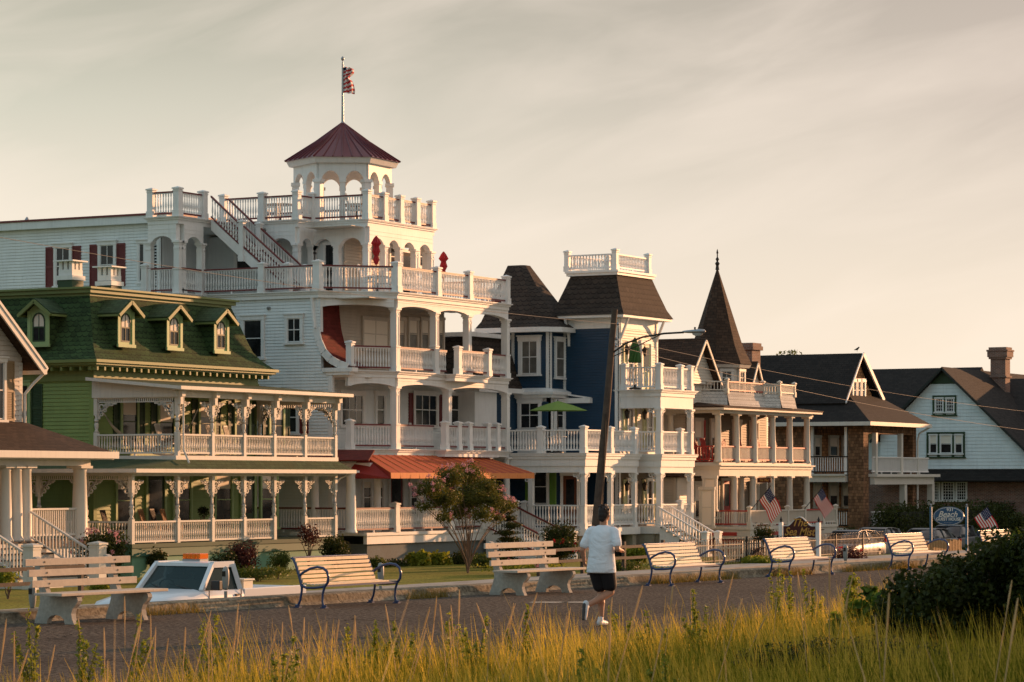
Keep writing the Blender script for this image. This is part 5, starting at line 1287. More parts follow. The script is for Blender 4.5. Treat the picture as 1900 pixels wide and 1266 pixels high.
# ================================================================ pale blue gabled house, brick below
H = thing('blue_gable_house', 'pale blue clapboard house with wide dark gable, green-trimmed windows and red brick ground floor', 'house', (156, 58, GZ))
u6 = 154.6; ya, za = 58.0, 8.5; yl, yr = 61.9, 52.0; k6 = .95
GT = GDRK
zl6 = za-(yl-ya)*k6; zr6 = za-(ya-yr)*k6
siding(H, (u6, yl), (u6, yr), 2.75, za, LBLUE, poly=[(0,2.75),(yl-yr,2.75),(yl-yr,max(2.8, zr6)),(yl-ya,za),(0,zl6)], pitch=.2, back=.2)
M = MB(); M.box(u6+.1, yr+.3, GZ, 170, yl-.1, 2.75); M.box(158.8, yl-.1, GZ, 168, 86, 2.74); M.box(159, 40, GZ, 168, yr+.3, 2.74); M.build('brick_wall', BRICK, H)
M = MB(); e = .4
M.slab([(u6-e, ya, za+.12), (175, ya, za+.12), (175, yr-1, za+.12-(ya-yr+1)*k6), (u6-e, yr-1, za+.12-(ya-yr+1)*k6)][::-1], .14)
M.slab([(u6-e, yl+.5, za+.12-(yl-ya+.5)*k6), (175, yl+.5, za+.12-(yl-ya+.5)*k6), (175, ya, za+.12), (u6-e, ya, za+.12)][::-1], .14)
M.slab([(158, 86, 7.2), (158, 57.2, 4.4), (163, 57.2, 9.1), (163, 86, 9.1)] if False else [(157.6, 90, 5.0), (157.6, 58.6, 5.0), (162.6, 58.6, 8.9), (162.6, 90, 8.9)], .12)
M.slab([(162.6, 90, 8.9), (162.6, 58.6, 8.9), (168, 58.6, 5), (168, 90, 5)], .12)
M.slab([(158.6, 56, 5.2), (158.6, 38, 5.2), (163.5, 38, 8.2), (163.5, 57.5, 8.2)], .12)
M.slab([(163.5, 57.5, 8.2), (163.5, 38, 8.2), (169, 38, 4), (169, 57.5, 4)], .12)
M.slab([(u6-.9, yl+.2, 2.1), (u6-.9, 40, 2.1), (u6+.15, 40, 2.85), (u6+.15, yl+.2, 2.85)], .1); M.slab([(u6-.9, yr-8, 2.2), (u6-.9, 41, 2.2), (158.8, 41, 5.2), (158.8, yr-.5, 5.2)], .1)
M.build('roof', KROOF, H)
M = MB(); M.bar((u6-e-.03, ya, za+.02), (u6-e-.03, yr-1, za-(ya-yr+1)*k6), .06, .13); M.bar((u6-e-.03, ya, za+.02), (u6-e-.03, yl+.5, za-(yl-ya+.5)*k6), .06, .13); M.build('bargeboard', flat('near_black_trim', (.012,.016,.012), .6), H)
P, Ln = fr((u6, yl), (u6, yr)); M = MB(); s = yl-ya; M.add([P(s-.85,.05,za-.85*k6-.05),P(s+.85,.05,za-.85*k6-.05),P(s,.05,za-.02)], [(0,1,2)]); M.add([P(s-.85,.0,za-.85*k6-.05),P(s+.85,.0,za-.85*k6-.05),P(s+.85,.05,za-.85*k6-.05),P(s-.85,.05,za-.85*k6-.05)], [(0,1,2,3)]); M.build('gable_vent', GDRK, H)
M = MB(); M.box(158.8, 57.5, 2.75, 168, 86, 5.0); M.box(159, 40, 2.75, 168, 57.5, 5.0); M.build('rear_wing', LBLUE, H)
for a, b in ((1737, 1750), (1757, 1770)): winS(H, u6, a, b, 740, 764, trim=W_, fw=.06, cols=3, rows=2, hood=False)
M = MB()
for a, b, c_, d_ in ((1731, 1775, 734, 770), (1720, 1791, 802, 848)):
    y0_, y1_ = pu(a, u6), pu(b, u6); P, Ln = fr((u6, y0_), (u6, y1_)); zt_, zb_ = zz(c_, u6, y0_), zz(d_, u6, y0_)
    lbox(M, P, 0, .12, 0, .09, zb_, zt_); lbox(M, P, Ln-.12, Ln, 0, .09, zb_, zt_); lbox(M, P, .12, Ln-.12, 0, .09, zt_-.1, zt_); lbox(M, P, -.06, Ln+.06, 0, .13, zb_-.08, zb_)
    for t in ((.5,) if b-a < 50 else (.31, .69)): lbox(M, P, Ln*t-.08, Ln*t+.08, 0, .085, zb_, zt_-.1)
M.build('window_casing', GDRK, H)
for a, b in ((1726, 1739), (1746, 1766), (1773, 1786)): winS(H, u6, a, b, 808, 841, trim=W_, fw=.05, cols=1, hood=False, blind=.45)
for a, b in ((1732, 1743), (1750, 1770), (1776, 1793)): winS(H, u6+.08, a, b, 895, 928, trim=W_, fw=.07, cols=4, rows=3, hood=False)
M = MB(); M.box(u6-.6, 47, 1.55, u6+.2, 51.5, 1.7); M.build('porch_roof', W_, H)
for y in (51.2, 49.3, 48.9): M = MB(); M.box(u6-.5, y-.06, GZ, u6-.4, y+.06, 1.55); M.build('porch_post', LEM, H)
# dormer on the rear wing
M = MB(); M.box(157.6, 63.3, 5.5, 159.2, 66.4, 6.75); M.build('dormer', LBLUE, H); window(H, (157.58, 65.9), (157.58, 64.3), 5.7, 6.5, cols=3, hood=False, fw=.1)
xk, yk = 161.6, pu(1856, 161.6)
M = MB()
for a, b, w_ in ((6.5, 8.2, .42), (8.2, 8.3, .5), (8.3, 9.3, .42), (9.3, 9.42, .5), (9.42, 9.75, .56), (9.75, 9.85, .6), (9.85, 10.0, .5)): M.box(xk-w_, yk-w_*1.1, a, xk+w_, yk+w_*1.1, b)
M.build('chimney', BRICK, H)
# more of the street beyond, half hidden
H = thing('far_house', 'dark-roofed house glimpsed in the gap right of the pale blue gable', 'house', (172, 46, GZ))
house_body(H, 171, 34, 184, 60, GZ, 4.8, LBLUE, .2); M = MB(); M.slab([(170.4, 61, 4.8), (170.4, 33, 4.8), (177, 33, 8.4), (177, 61, 8.4)], .12); M.slab([(177, 61, 8.4), (177, 33, 8.4), (184.6, 33, 4.8), (184.6, 61, 4.8)], .12); M.build('roof', KROOF, H)
# ================================================================ benches
def blue_bench(label, x, y, L_=2.4, slat=SLATW, rz=0.0):
    T = thing('park_bench', label, 'bench', (x, y, 0), 'blue-armed slatted benches along the promenade', rz=rz)
    def lp(a, b, c): return (a, b, c)
    for xx in (0, L_):                       # cast side frame with its loop arm
        M = MB(); r = .024
        M.tube([(xx, .02, .0), (xx, .05, .12), (xx, .045, .26), (xx, .0, .40)], [.026, .022, .022, .026], 6)
        M.tube([(xx, .56, .0), (xx, .50, .14), (xx, .47, .30), (xx, .47, .42)], [.026, .022, .022, .026], 6)
        M.tube([(xx, .47, .38), (xx, .52, .55), (xx, .60, .78), (xx, .66, .88), (xx, .69, .875)], [.028, .026, .024, .024, .02], 6)
        M.tube([(xx, .49, .40), (xx, .38, .355), (xx, .2, .36), (xx, .06, .375), (xx, -.01, .40), (xx, -.055, .46), (xx, -.07, .56), (xx, -.04, .655), (xx, .04, .715), (xx, .16, .73), (xx, .30, .70), (xx, .44, .63), (xx, .53, .56)], r, 7)
        for yy in (.02, .56): M.box(xx-.045, yy-.06, 0, xx+.045, yy+.05, .018); M.lathe(xx, yy-.005, [(.045, .015), (.045, .05), (.02, .06)], 8)
        M.build('side_frame', BENCHB, T)
    for k in range(6):                       # seat slats
        yy = .03 + k*.075; z_ = .425 - .012*math.sin(k/5*math.pi)
        M = MB(); M.box(.01, yy-.03, z_-.014, L_-.01, yy+.03, z_+.014); M.build('slat', slat, T, bevel=.004)
    for k in range(6):
        t = k/5; yy = .505 + .15*t; z_ = .475 + .375*t
        M = MB(); M.bar((.01, yy-.035, z_), (L_-.01, yy-.035, z_), .028, .058); M.build('slat', slat, T, bevel=.004)
    M = MB(); M.tube([(0, .655, .892), (L_, .655, .892)], .016, 6); M.bar((0, .0, .395), (L_, .0, .395), .02, .035); M.build('rail', BENCHB, T)
    T.scale = (1, 1, .945)
    return T
rzb = -math.atan(.058)
def bp(px, py): D = EYE*F/(py-890); return at(px, D)
for lab, a, b, sl_ in (('blue-framed bench with tan wooden slats, just right of the pickup', (603, 1129), (744, 1119.5), SLAT),
                 ('blue-framed bench with cream slats just right of the jogger', (1247.5, 1088), (1337, 1082), SLATW),
                 ('blue-framed bench with cream slats in front of the maroon guest house sign', (1467.5, 1071.6), (1542.4, 1066.3), SLATW),
                 ('blue-framed bench with cream slats in front of the parked silver hatchback', (1658.4, 1057), (1727, 1052.5), SLATW),
                 ('farthest blue-framed bench, half hidden by the dark shrub at right', (1812, 1046), (1874, 1042.5), SLATW)):
    p, q = Vector(bp(*a)), Vector(bp(*b)); d = q - p
    x = p.x; y = min(p.y, wl(x) - .66)
    blue_bench(lab, x, y, 2.25, sl_, rz=-.02)
CB = None
def concrete_bench(label, px, py):
    x, y = bp(px, py); y = wl(x) - .98
    T = thing('park_bench', label, 'bench', (x, y, 0), 'concrete-legged slatted benches along the promenade', rz=rzb)
    prof = [(.02,0),(.20,0),(.22,.07),(.29,.12),(.38,.135),(.47,.12),(.54,.07),(.56,0),(.80,0),(.79,.06),(.73,.20),(.69,.33),(.70,.46),(.76,.70),(.82,.93),(.85,.98),(.81,1.0),(.755,.98),(.70,.86),(.60,.56),(.56,.47),(.44,.43),(.0,.43),(-.045,.40),(-.055,.355),(-.02,.30),(.045,.24),(.075,.16),(.06,.08)]
    for xx in (0, 1.62):
        M = MB(); n = len(prof); M.add([(xx-.05, a, b) for a, b in prof] + [(xx+.05, a, b) for a, b in prof], [(i, i+n, (i+1)%n+n, (i+1)%n) for i in range(n)])
        # caps as fans of quads to keep concave faces clean
        for s_ in (-.05, .05):
            f = [(0,1,2,28),(2,27,28),(2,3,26,27),(3,25,26),(3,4,24,25),(4,23,24),(4,22,23),(4,21,22),(4,5,12,21),(5,6,11,12),(6,7,10,11),(7,8,9,10),(21,12,20),(12,13,19,20),(13,14,18,19),(14,17,18),(14,15,16,17)]
            vs = [(xx+s_, a, b) for a, b in prof]; M.add(vs, f if s_ < 0 else [t[::-1] for t in f])
        M.build('leg', CONC, T)
    M = MB(); M.box(-.42, -.06, .43, 2.05, .30, .475); M.build('seat', SLATC, T, bevel=.008)
    M = MB(); M.box(-.40, .31, .432, 2.03, .50, .472); M.build('seat', SLATC, T, bevel=.008)
    for k, (yy, z_) in enumerate(((.565,.60),(.615,.76),(.665,.92))):
        M = MB(); M.bar((-.38-.02*k, yy, z_), (2.02-.02*k, yy, z_), .04, .105); b = M.build('slat', SLATC, T, bevel=.006)
        B = MB()
        for xx in (0, 1.62):
            B.tube([(xx, yy-.015, z_), (xx, yy-.027, z_)], .014, 8)
        B.build('bolt', BRONZE, b)
SLATC = paint('bench_board_grey', (.55,.47,.38), .7, .12, 8, .3)
concrete_bench('weathered concrete-legged bench at the far left before the steps', 140, 1159)
concrete_bench('concrete-legged bench with cream boards just left of the jogger', 963.6, 1105)
# ================================================================ parking meters
METER = paint('meter_grey', (.30,.30,.28), .45, .15, streak=False)
for lab, px, pt in (('parking meter head showing through the leftmost concrete bench', 106, 1082), ('parking meter behind the cab of the white pickup', 437, 1051),
                    ('parking meter between the tan bench and the lawn', 701, 1044), ('parking meter left of the bench in front of the silver hatchback', 1592, 1010)):
    t = (px-950)/F; x = pv(px, 27.4) if px < 1000 else pv(px, 25.9); y = wl(x)+.62; T = thing('parking_meter', lab, 'parking meter', (x, y, GZ), 'parking meters along the kerb wall'); top = zz(pt, x, y)
    M = MB(); M.tube([(x, y, GZ), (x, y, top-.42)], .03, 8); M.build('pole', METER, T)
    M = MB(); M.lathe(x, y, [(.03,top-.40),(.04,top-.36),(.055,top-.28),(.06,top-.18),(.058,top-.08),(.04,top-.02),(.0,top)], 12, smooth=True); M.build('meter_head', METER, T)
    M = MB(); M.box(x-.065, y-.03, top-.17, x-.045, y+.03, top-.08); M.build('window', GLASS, T)
# ================================================================ white pickup
T = thing('pickup_truck', 'white pickup truck with an amber light bar on its roof, beyond the kerb wall', 'pickup truck', (48.5, 34.5, GZ))
TW = flat('truck_white', (.74,.76,.78), .25, 0, .6); TGL, _t, _b = newmat('windscreen_glass'); _b.inputs['Base Color'].default_value = (.035,.06,.058,1); _b.inputs['Roughness'].default_value = .06; _b.inputs['Transmission Weight'].default_value = .4; _b.inputs['Specular IOR Level'].default_value = .35; _b.inputs['IOR'].default_value = 1.3
g0 = GZ; ya, yb = 33.65, 35.45; x0 = 45.9; xw0, xw1, xr, xb, xe = 47.42, 47.95, 48.68, 48.86, 51.2
def tz(h): return g0 + h
M = MB()       # lower body as a lofted shell
secs = [(x0, .55, .72, .12), (x0+.06, .48, .86, .05), (x0+.2, .45, .95, .02), (x0+.8, .40, 1.05, .0), (xw0, .38, 1.12, .0), (xw1, .38, 1.13, .0), (xr, .38, 1.13, .0), (xb-.03, .38, 1.13, .0)]
vs = []; n = 10
for x, zl_, zh, ins in secs:
    cr_ = .05
    vs += [(x, ya+ins+.06, tz(zl_)), (x, ya+ins, tz(zl_+.1)), (x, ya+ins, tz(zh-.14)), (x, ya+ins+.05, tz(zh-.03)), (x, ya+ins+.35, tz(zh+cr_*.4)),
           (x, yb-ins-.35, tz(zh+cr_*.4)), (x, yb-ins-.05, tz(zh-.03)), (x, yb-ins, tz(zh-.14)), (x, yb-ins, tz(zl_+.1)), (x, yb-ins-.06, tz(zl_))]
fs = [(i*n+j, i*n+(j+1)%n, (i+1)*n+(j+1)%n, (i+1)*n+j) for i in range(len(secs)-1) for j in range(n)]
M.add(vs, fs, True); M.add(vs[:n], [tuple(range(n))]); M.build('body', TW, T)
M = MB()       # bed
M.box(xb, ya+.02, tz(.45), xe, ya+.10, tz(1.12)); M.box(xb, yb-.10, tz(.45), xe, yb-.02, tz(1.12)); M.box(xb, ya+.10, tz(.45), xe, yb-.10, tz(.65)); M.box(xe-.06, ya+.10, tz(.65), xe, yb-.10, tz(1.10)); M.box(xb, ya+.10, tz(.65), xb+.05, yb-.10, tz(1.10)); M.build('bed', TW, T, bevel=.02)
yi, yj = ya+.20, yb-.20; zb_, zt_ = tz(1.11), tz(1.66)
M = MB()       # cab: pillars and roof
M.bar((xw0+.02, ya+.10, zb_), (xw1, yi, zt_-.03), .09, .09); M.bar((xw0+.02, yb-.10, zb_), (xw1, yj, zt_-.03), .09, .09)
M.bar((xb-.08, ya+.08, zb_), (xr, yi, zt_-.03), .18, .10); M.bar((xb-.08, yb-.08, zb_), (xr, yj, zt_-.03), .18, .10)
M.bar((xw1, yi, zt_-.03), (xr, yi, zt_-.03), .10, .12); M.bar((xw1, yj, zt_-.03), (xr, yj, zt_-.03), .10, .12); M.bar((xw1, yi, zt_-.03), (xw1, yj, zt_-.03), .08, .07); M.bar((xb-.05, ya+.1, zb_+.02), (xb-.05, yb-.1, zb_+.02), .08, .08); M.build('cab_frame', TW, T)
M = MB(); rs = []
for i in range(7):
    u_ = i/6; row = []
    for j in range(7):
        w_ = j/6; row.append((xw1-.04+(xr+.06-xw1+.04)*u_, yi-.03+(yj-yi+.06)*w_, zt_-.015 + .055*(math.sin(math.pi*u_)**.5)*(math.sin(math.pi*w_)**.5)))
    rs += row
M.add(rs, [(i*7+j, (i+1)*7+j, (i+1)*7+j+1, i*7+j+1) for i in range(6) for j in range(6)], True); M.add([(p[0], p[1], zt_-.05) for p in rs], [(i*7+j, i*7+j+1, (i+1)*7+j+1, (i+1)*7+j) for i in range(6) for j in range(6)]); M.build('roof', TW, T)
M = MB(); M.add([(xw0+.06, ya+.13, zb_), (xw0+.06, yb-.13, zb_), (xw1-.0, yj-.03, zt_-.05), (xw1-.0, yi+.03, zt_-.05)], [(0,1,2,3)[::-1]]); M.build('windscreen', TGL, T)
M = MB(); M.add([(xw0+.16, ya+.09, zb_+.02), (xb-.16, ya+.09, zb_+.02), (xr-.05, yi-.0, zt_-.07), (xw1+.06, yi-.0, zt_-.07)], [(0,1,2,3)]); M.build('side_window', TGL, T)
M = MB(); M.add([(xb-.06, ya+.15, zb_+.05), (xb-.06, yb-.15, zb_+.05), (xr+.0, yj-.05, zt_-.08), (xr+.0, yi+.05, zt_-.08)], [(0,1,2,3)]); M.build('rear_window', TGL, T)
SEAT = flat('seat_dark', (.03,.03,.035), .8)
M = MB()
for yy in (ya+.55, yb-.55): M.box(xr-.35, yy-.26, tz(.6), xr-.12, yy+.26, tz(1.26)); M.box(xr-.32, yy-.13, tz(1.26), xr-.2, yy+.13, tz(1.46))
M.box(xw0+.15, ya+.1, tz(.7), xw1-.15, yb-.1, tz(1.1)); M.build('interior', SEAT, T)
M = MB(); pts = [(xw1-.12, yb-.6+.19*math.cos(a), tz(1.12)+.17*math.sin(a)) for a in [i*math.pi/8 for i in range(17)]]; M.tube(pts, .018, 6, cap=False); M.build('steering_wheel', SEAT, T)
M = MB(); M.box(xw0+.22, ya-.20, tz(1.12), xw0+.34, ya+.02, tz(1.32)); M.build('wing_mirror', flat('mirror_black', (.015,.015,.017), .4), T, bevel=.02)
M = MB(); M.box(xw0+.14, ya-.012, tz(.5), xw0+.155, ya+.004, tz(1.11)); M.box(xb-.16, ya-.012, tz(.5), xb-.145, ya+.004, tz(1.11)); M._build('door_seam', SEAT, T); M = MB(); M.box(xb-.36, ya-.03, tz(.98), xb-.22, ya+.01, tz(1.02)); M.build('handle', BLACKM, T)
M = MB(); M.tube([(xw0+.03, ya+.35, zb_+.03), (xw0+.22, yb-.75, zb_+.12)], .012, 4); M.tube([(xw0+.03, ya+1.1, zb_+.03), (xw0+.2, yb-.3, zb_+.12)], .012, 4); M.build('wiper', BLACKM, T)
AMB, _t, _b = newmat('amber_lens'); _b.inputs['Base Color'].default_value = (.95,.22,.01,1); _b.inputs['Roughness'].default_value = .15; _b.inputs['Transmission Weight'].default_value = .3
M = MB(); M.box(48.2, 34.33, zt_+.03, 48.5, 34.77, zt_+.07); LB = M.build('light_bar', flat('bar_base', (.3,.3,.3), .4), T)
for k in range(4): M = MB(); M.box(48.19, 34.33+k*.11, zt_+.07, 48.51, 34.33+k*.11+.107, zt_+.19); M.build('lamp_lens', AMB, LB, bevel=.02)
M = MB(); M.box(xb+.15, ya+.15, tz(.8), xb+.50, yb-.15, tz(1.27)); M.box(xb+.12, ya+.12, tz(1.27), xb+.53, yb-.12, tz(1.31)); M.build('tool_box', flat('box_cream', (.62,.58,.48), .5), T, bevel=.01)
TYRE = flat('tyre_rubber', (.02,.02,.02), .8); RIM = flat('wheel_rim', (.4,.4,.4), .3, .8)
def wheel(T, x, y, z, r, s):
    M = MB(); M.tube([(x, y-.1, z), (x, y+.1, z)], r, 20); o = M.build('wheel', TYRE, T); M = MB(); M.tube([(x, y+s*.085, z), (x, y+s*.108, z)], r*.6, 14); M.build('rim', RIM, o)
for xx in (x0+.75, xe-.75):
    for yy, s in ((ya+.12, -1), (yb-.12, 1)): wheel(T, xx, yy, tz(.36), .36, s)
for yy in (ya+.3, yb-.3): M = MB(); M.box(x0-.01, yy-.16, tz(.62), x0+.05, yy+.16, tz(.8)); M.build('headlight', flat('lamp_glass', (.6,.62,.62), .1), T)
M = MB(); M.box(x0-.05, ya+.05, tz(.40), x0+.1, yb-.05, tz(.58)); M.build('bumper', GREYM, T); M = MB(); M.box(x0+.01, ya+.5, tz(.62), x0+.05, yb-.5, tz(.82)); M.build('grille', BLACKM, T)
# ================================================================ parked cars on the far side of the street
def car(label, x, y, L_, Hh, col, hatch=False, z0=GZ):
    T = thing('parked_car', label, 'car', (x, y, z0), 'cars parked behind the iron fence'); W = 1.75; paintm = flat('car_paint_'+label.split()[0]+str(int(x)), col, .38, 0, .5)
    h = W/2; q = lambda f: x - L_/2 + f*L_
    lower = [(0,.35,.60),(.03,.25,.72),(.12,.22,.82),(.26,.20,.92),(.5,.20,.95),(.80,.20,.98),(.94,.22,.96 if not hatch else 1.02),(.99,.28,.88),(1,.4,.75)]
    M = MB(); vs = []; n = 8
    for f, a, b in lower:
        k = .10 if f in (0, 1) else 0
        vs += [(q(f), y-h+k+.05, z0+a), (q(f), y-h+k, z0+a+.12), (q(f), y-h+k, z0+b-.14), (q(f), y-h+k+.10, z0+b), (q(f), y+h-k-.10, z0+b), (q(f), y+h-k, z0+b-.14), (q(f), y+h-k, z0+a+.12), (q(f), y+h-k-.05, z0+a)]
    fs = [(i*n+j, (i+1)*n+j, (i+1)*n+(j+1)%n, i*n+(j+1)%n) for i in range(len(lower)-1) for j in range(n)]
    M.add(vs, fs, True); M.add(vs[:n], [tuple(range(n))]); M.add(vs[-n:], [tuple(range(n))[::-1]]); M.build('body', paintm, T)
    top = [(.22,.93,.02),(.30,1.14,.10),(.38,Hh-.05,.18),(.46,Hh,.20),(.62,Hh,.20),(.74 if not hatch else .84,Hh-.06,.19),(.84 if not hatch else .93,1.16,.12),(.92 if not hatch else .98,.96,.03)]
    G_ = MB(); vs = []
    for f, b, k in top: vs += [(q(f), y-h+.06, z0+.93), (q(f), y-h+.06+k, z0+b), (q(f), y+h-.06-k, z0+b), (q(f), y+h-.06, z0+.93)]
    G_.add(vs, [(i*4+j, (i+1)*4+j, (i+1)*4+j+1, i*4+j+1) for i in range(len(top)-1) for j in range(3)], True); G_.build('window', GLASS, T)
    M = MB()      # roof skin and pillars in body colour
    for (f0, b0, k0), (f1, b1, k1) in list(zip(top, top[1:]))[2:5]:
        M.add([(q(f0), y-h+.05+k0, z0+b0+.012), (q(f1), y-h+.05+k1, z0+b1+.012), (q(f1), y+h-.05-k1, z0+b1+.012), (q(f0), y+h-.05-k0, z0+b0+.012)], [(0,1,2,3)], True)
    for s in (-1, 1):
        ln = [(q(f), y+s*(h-.05-k), z0+b) for f, b, k in top]; M.tube(ln, .016, 5)
        for f in (.56,): k = .2; M.bar((q(f), y+s*(h-.05), z0+.93), (q(f), y+s*(h-.05-k), z0+Hh-.01), .03, .05)
        f = .80 if hatch else .76; M.bar((q(f+.05), y+s*(h-.05), z0+.93), (q(f), y+s*(h-.24), z0+Hh-.07), .04, .12)
    M.build('roof', paintm, T)
    for f in (.17, .82):
        for yy, s in ((y-h+.1, -1), (y+h-.1, 1)): wheel(T, q(f), yy, z0+.31, .31, s)
    RL = MATS.get('tail_red') or flat('tail_red', (.55,.02,.015), .2)
    for s in (-1, 1):
        M = MB(); yy = y+s*(h-.02)
        if hatch: M.box(q(.955), yy-.08, z0+.90, q(.985), yy+.03, z0+1.25)
        else: M.box(q(.965), yy-.10, z0+.72, q(1.0), yy+.03, z0+.88)
        M.build('tail_light', RL, T); M = MB(); M.box(q(.0)-.01, yy-s*.12-.12, z0+.55, q(.05), yy-s*.12+.12, z0+.68); M.build('headlight', MATS['lamp_glass'], T)
    M = MB(); M.box(q(.26), y-h-.16, z0+.93, q(.29), y-h+.02, z0+1.06); M.build('wing_mirror', paintm, T)
car('silver grey hatchback parked behind the iron fence, tail light level with the bench end', 121.2, 50.0, 4.4, 1.46, (.16,.18,.20), True, GZ-.40)
car('white car parked just beyond the grey hatchback', 125.9, 50.6, 4.2, 1.50, (.20,.20,.20), z0=GZ-.40)
car('silver saloon parked below the blue oval sign', 130.6, 49.9, 4.6, 1.40, (.13,.14,.15), z0=GZ-.40)
car('dark grey car, farthest right of the parked cars', 135.2, 50.3, 4.2, 1.5, (.06,.07,.08), z0=GZ-.40)
# ================================================================ utility pole, lamp, wires
yp = 45.0; xp = pv(1098, yp); xt, yt_ = xp + .12, yp - .82; zt_ = 7.95
T = thing('utility_pole', 'leaning dark wooden utility pole carrying a curved street lamp arm', 'utility pole', (xp, yp, GZ))
PW = paint('pole_wood', (.11,.075,.055), .85, .35, 4, .6)
M = MB(); rr = random.Random(5); pts = []; 
for i in range(9): t = i/8; pts.append((xp+(xt-xp)*t+rr.uniform(-.012,.012), yp+(yt_-yp)*t+rr.uniform(-.012,.012), GZ+(zt_-GZ)*t))
M.tube(pts, [.165-.065*i/8 for i in range(9)], 12); M.build('pole', PW, T)
def pole_at(z): t = (z-GZ)/(zt_-GZ); return (xp+(xt-xp)*t, yp+(yt_-yp)*t, z)
M = MB(); a = pole_at(6.55); arm = [(a[0], a[1]-.1, 6.5), (a[0], a[1]-.55, 6.78), (a[0], a[1]-1.2, 6.98), (a[0], a[1]-2.0, 7.08), (a[0], a[1]-2.75, 7.1)]
M.tube(arm, .033, 8); b = pole_at(6.35); M.tube([(b[0], b[1]-.1, 6.35), (b[0], b[1]-1.0, 6.68), (b[0], b[1]-1.9, 7.05)], .018, 6); M.build('lamp_arm', BRONZE, T)
M = MB(); hx, hy, hz = a[0], a[1]-2.7, 7.1; pr = [(.0,.05),(.12,.075),(.35,.10),(.6,.13),(.78,.11),(.84,.02)]
vs = []
for d, r in pr:
    for k in range(10): t = 2*math.pi*k/10; vs.append((hx + r*1.1*math.cos(t), hy-d, hz + .02 + r*.62*math.sin(t)))
M.add(vs, [(i*10+j, i*10+(j+1)%10, (i+1)*10+(j+1)%10, (i+1)*10+j) for i in range(5) for j in range(10)] + [tuple(range(50,60)), tuple(range(10))[::-1]], True); hd = M.build('lamp_head', GREYM, T)
M = MB(); vs = []
for r, dz in ((.10, 0), (.09, -.05), (.05, -.085)):
    for k in range(10): t = 2*math.pi*k/10; vs.append((hx + r*math.cos(t), hy-.55+r*2.0*math.sin(t), hz-.04+dz))
M.add(vs, [(i*10+j, i*10+(j+1)%10, (i+1)*10+(j+1)%10, (i+1)*10+j) for i in range(2) for j in range(10)] + [tuple(range(20,30))[::-1]], True); M.build('lamp_lens', flat('lens_clear', (.5,.5,.48), .15), hd)
M = MB(); M.lathe(hx, hy-.45, [(.03,hz+.09),(.035,hz+.15),(.02,hz+.17)], 8); M.build('photocell', BLACKM, hd)
c = pole_at(6.9); M = MB(); M.tube([(c[0]-.1, c[1]-.16, 6.72+.09*math.sin(k/8*2*math.pi)) if False else (c[0], c[1]-.18+.09*math.cos(k/8*2*math.pi), 6.85+.09*math.sin(k/8*2*math.pi)) for k in range(9)], .015, 5); M.build('bracket_ring', GREYM, T)
for k, z_ in enumerate((7.45, 6.95, 6.7)): q = pole_at(z_); M = MB(); M.lathe(q[0], q[1]-.16, [(.03,z_-.05),(.05,z_),(.03,z_+.05)], 8); M.build('insulator', GREYM, T)
M = MB(); q = pole_at(2.5); M.tube([(q[0]-.15, q[1]-.06, -1), (pole_at(4.4)[0]-.13, pole_at(4.4)[1]-.06, 4.4)], .02, 6); M.build('conduit', BRONZE, T)
WIRE = flat('cable', (.28,.24,.20), .7)
def wire(label, a, b, sag, n=24, r=.007):
    M = MB(); a = Vector(a); b = Vector(b); M.tube([a.lerp(b, i/n) - Vector((0,0,sag*4*(i/n)*(1-i/n))) for i in range(n+1)], r, 5); o = M.build('overhead_wire', WIRE); tag(o, label, 'wire', 'overhead wires')
q = pole_at(7.45); x0_ = pv(-500, 45)
wire('overhead wire sloping across the white balcony house to the utility pole', (x0_, 45, 8.55), (q[0], q[1]-.16, 7.45), .35)
q = pole_at(6.7); xe_ = pv(1900, 45)
wire('lower overhead wire running right from the pole past the pale blue gable', (q[0], q[1]-.16, 6.7), (xe_+12, 45, zz(812, xe_+10, 45)), .45, r=.009)
q = pole_at(6.95); wire('upper overhead wire running right from the pole over the charcoal roofs', (q[0], q[1]-.16, 6.95), (xe_+12, 46, zz(772, xe_+10, 46)), .35, r=.007)
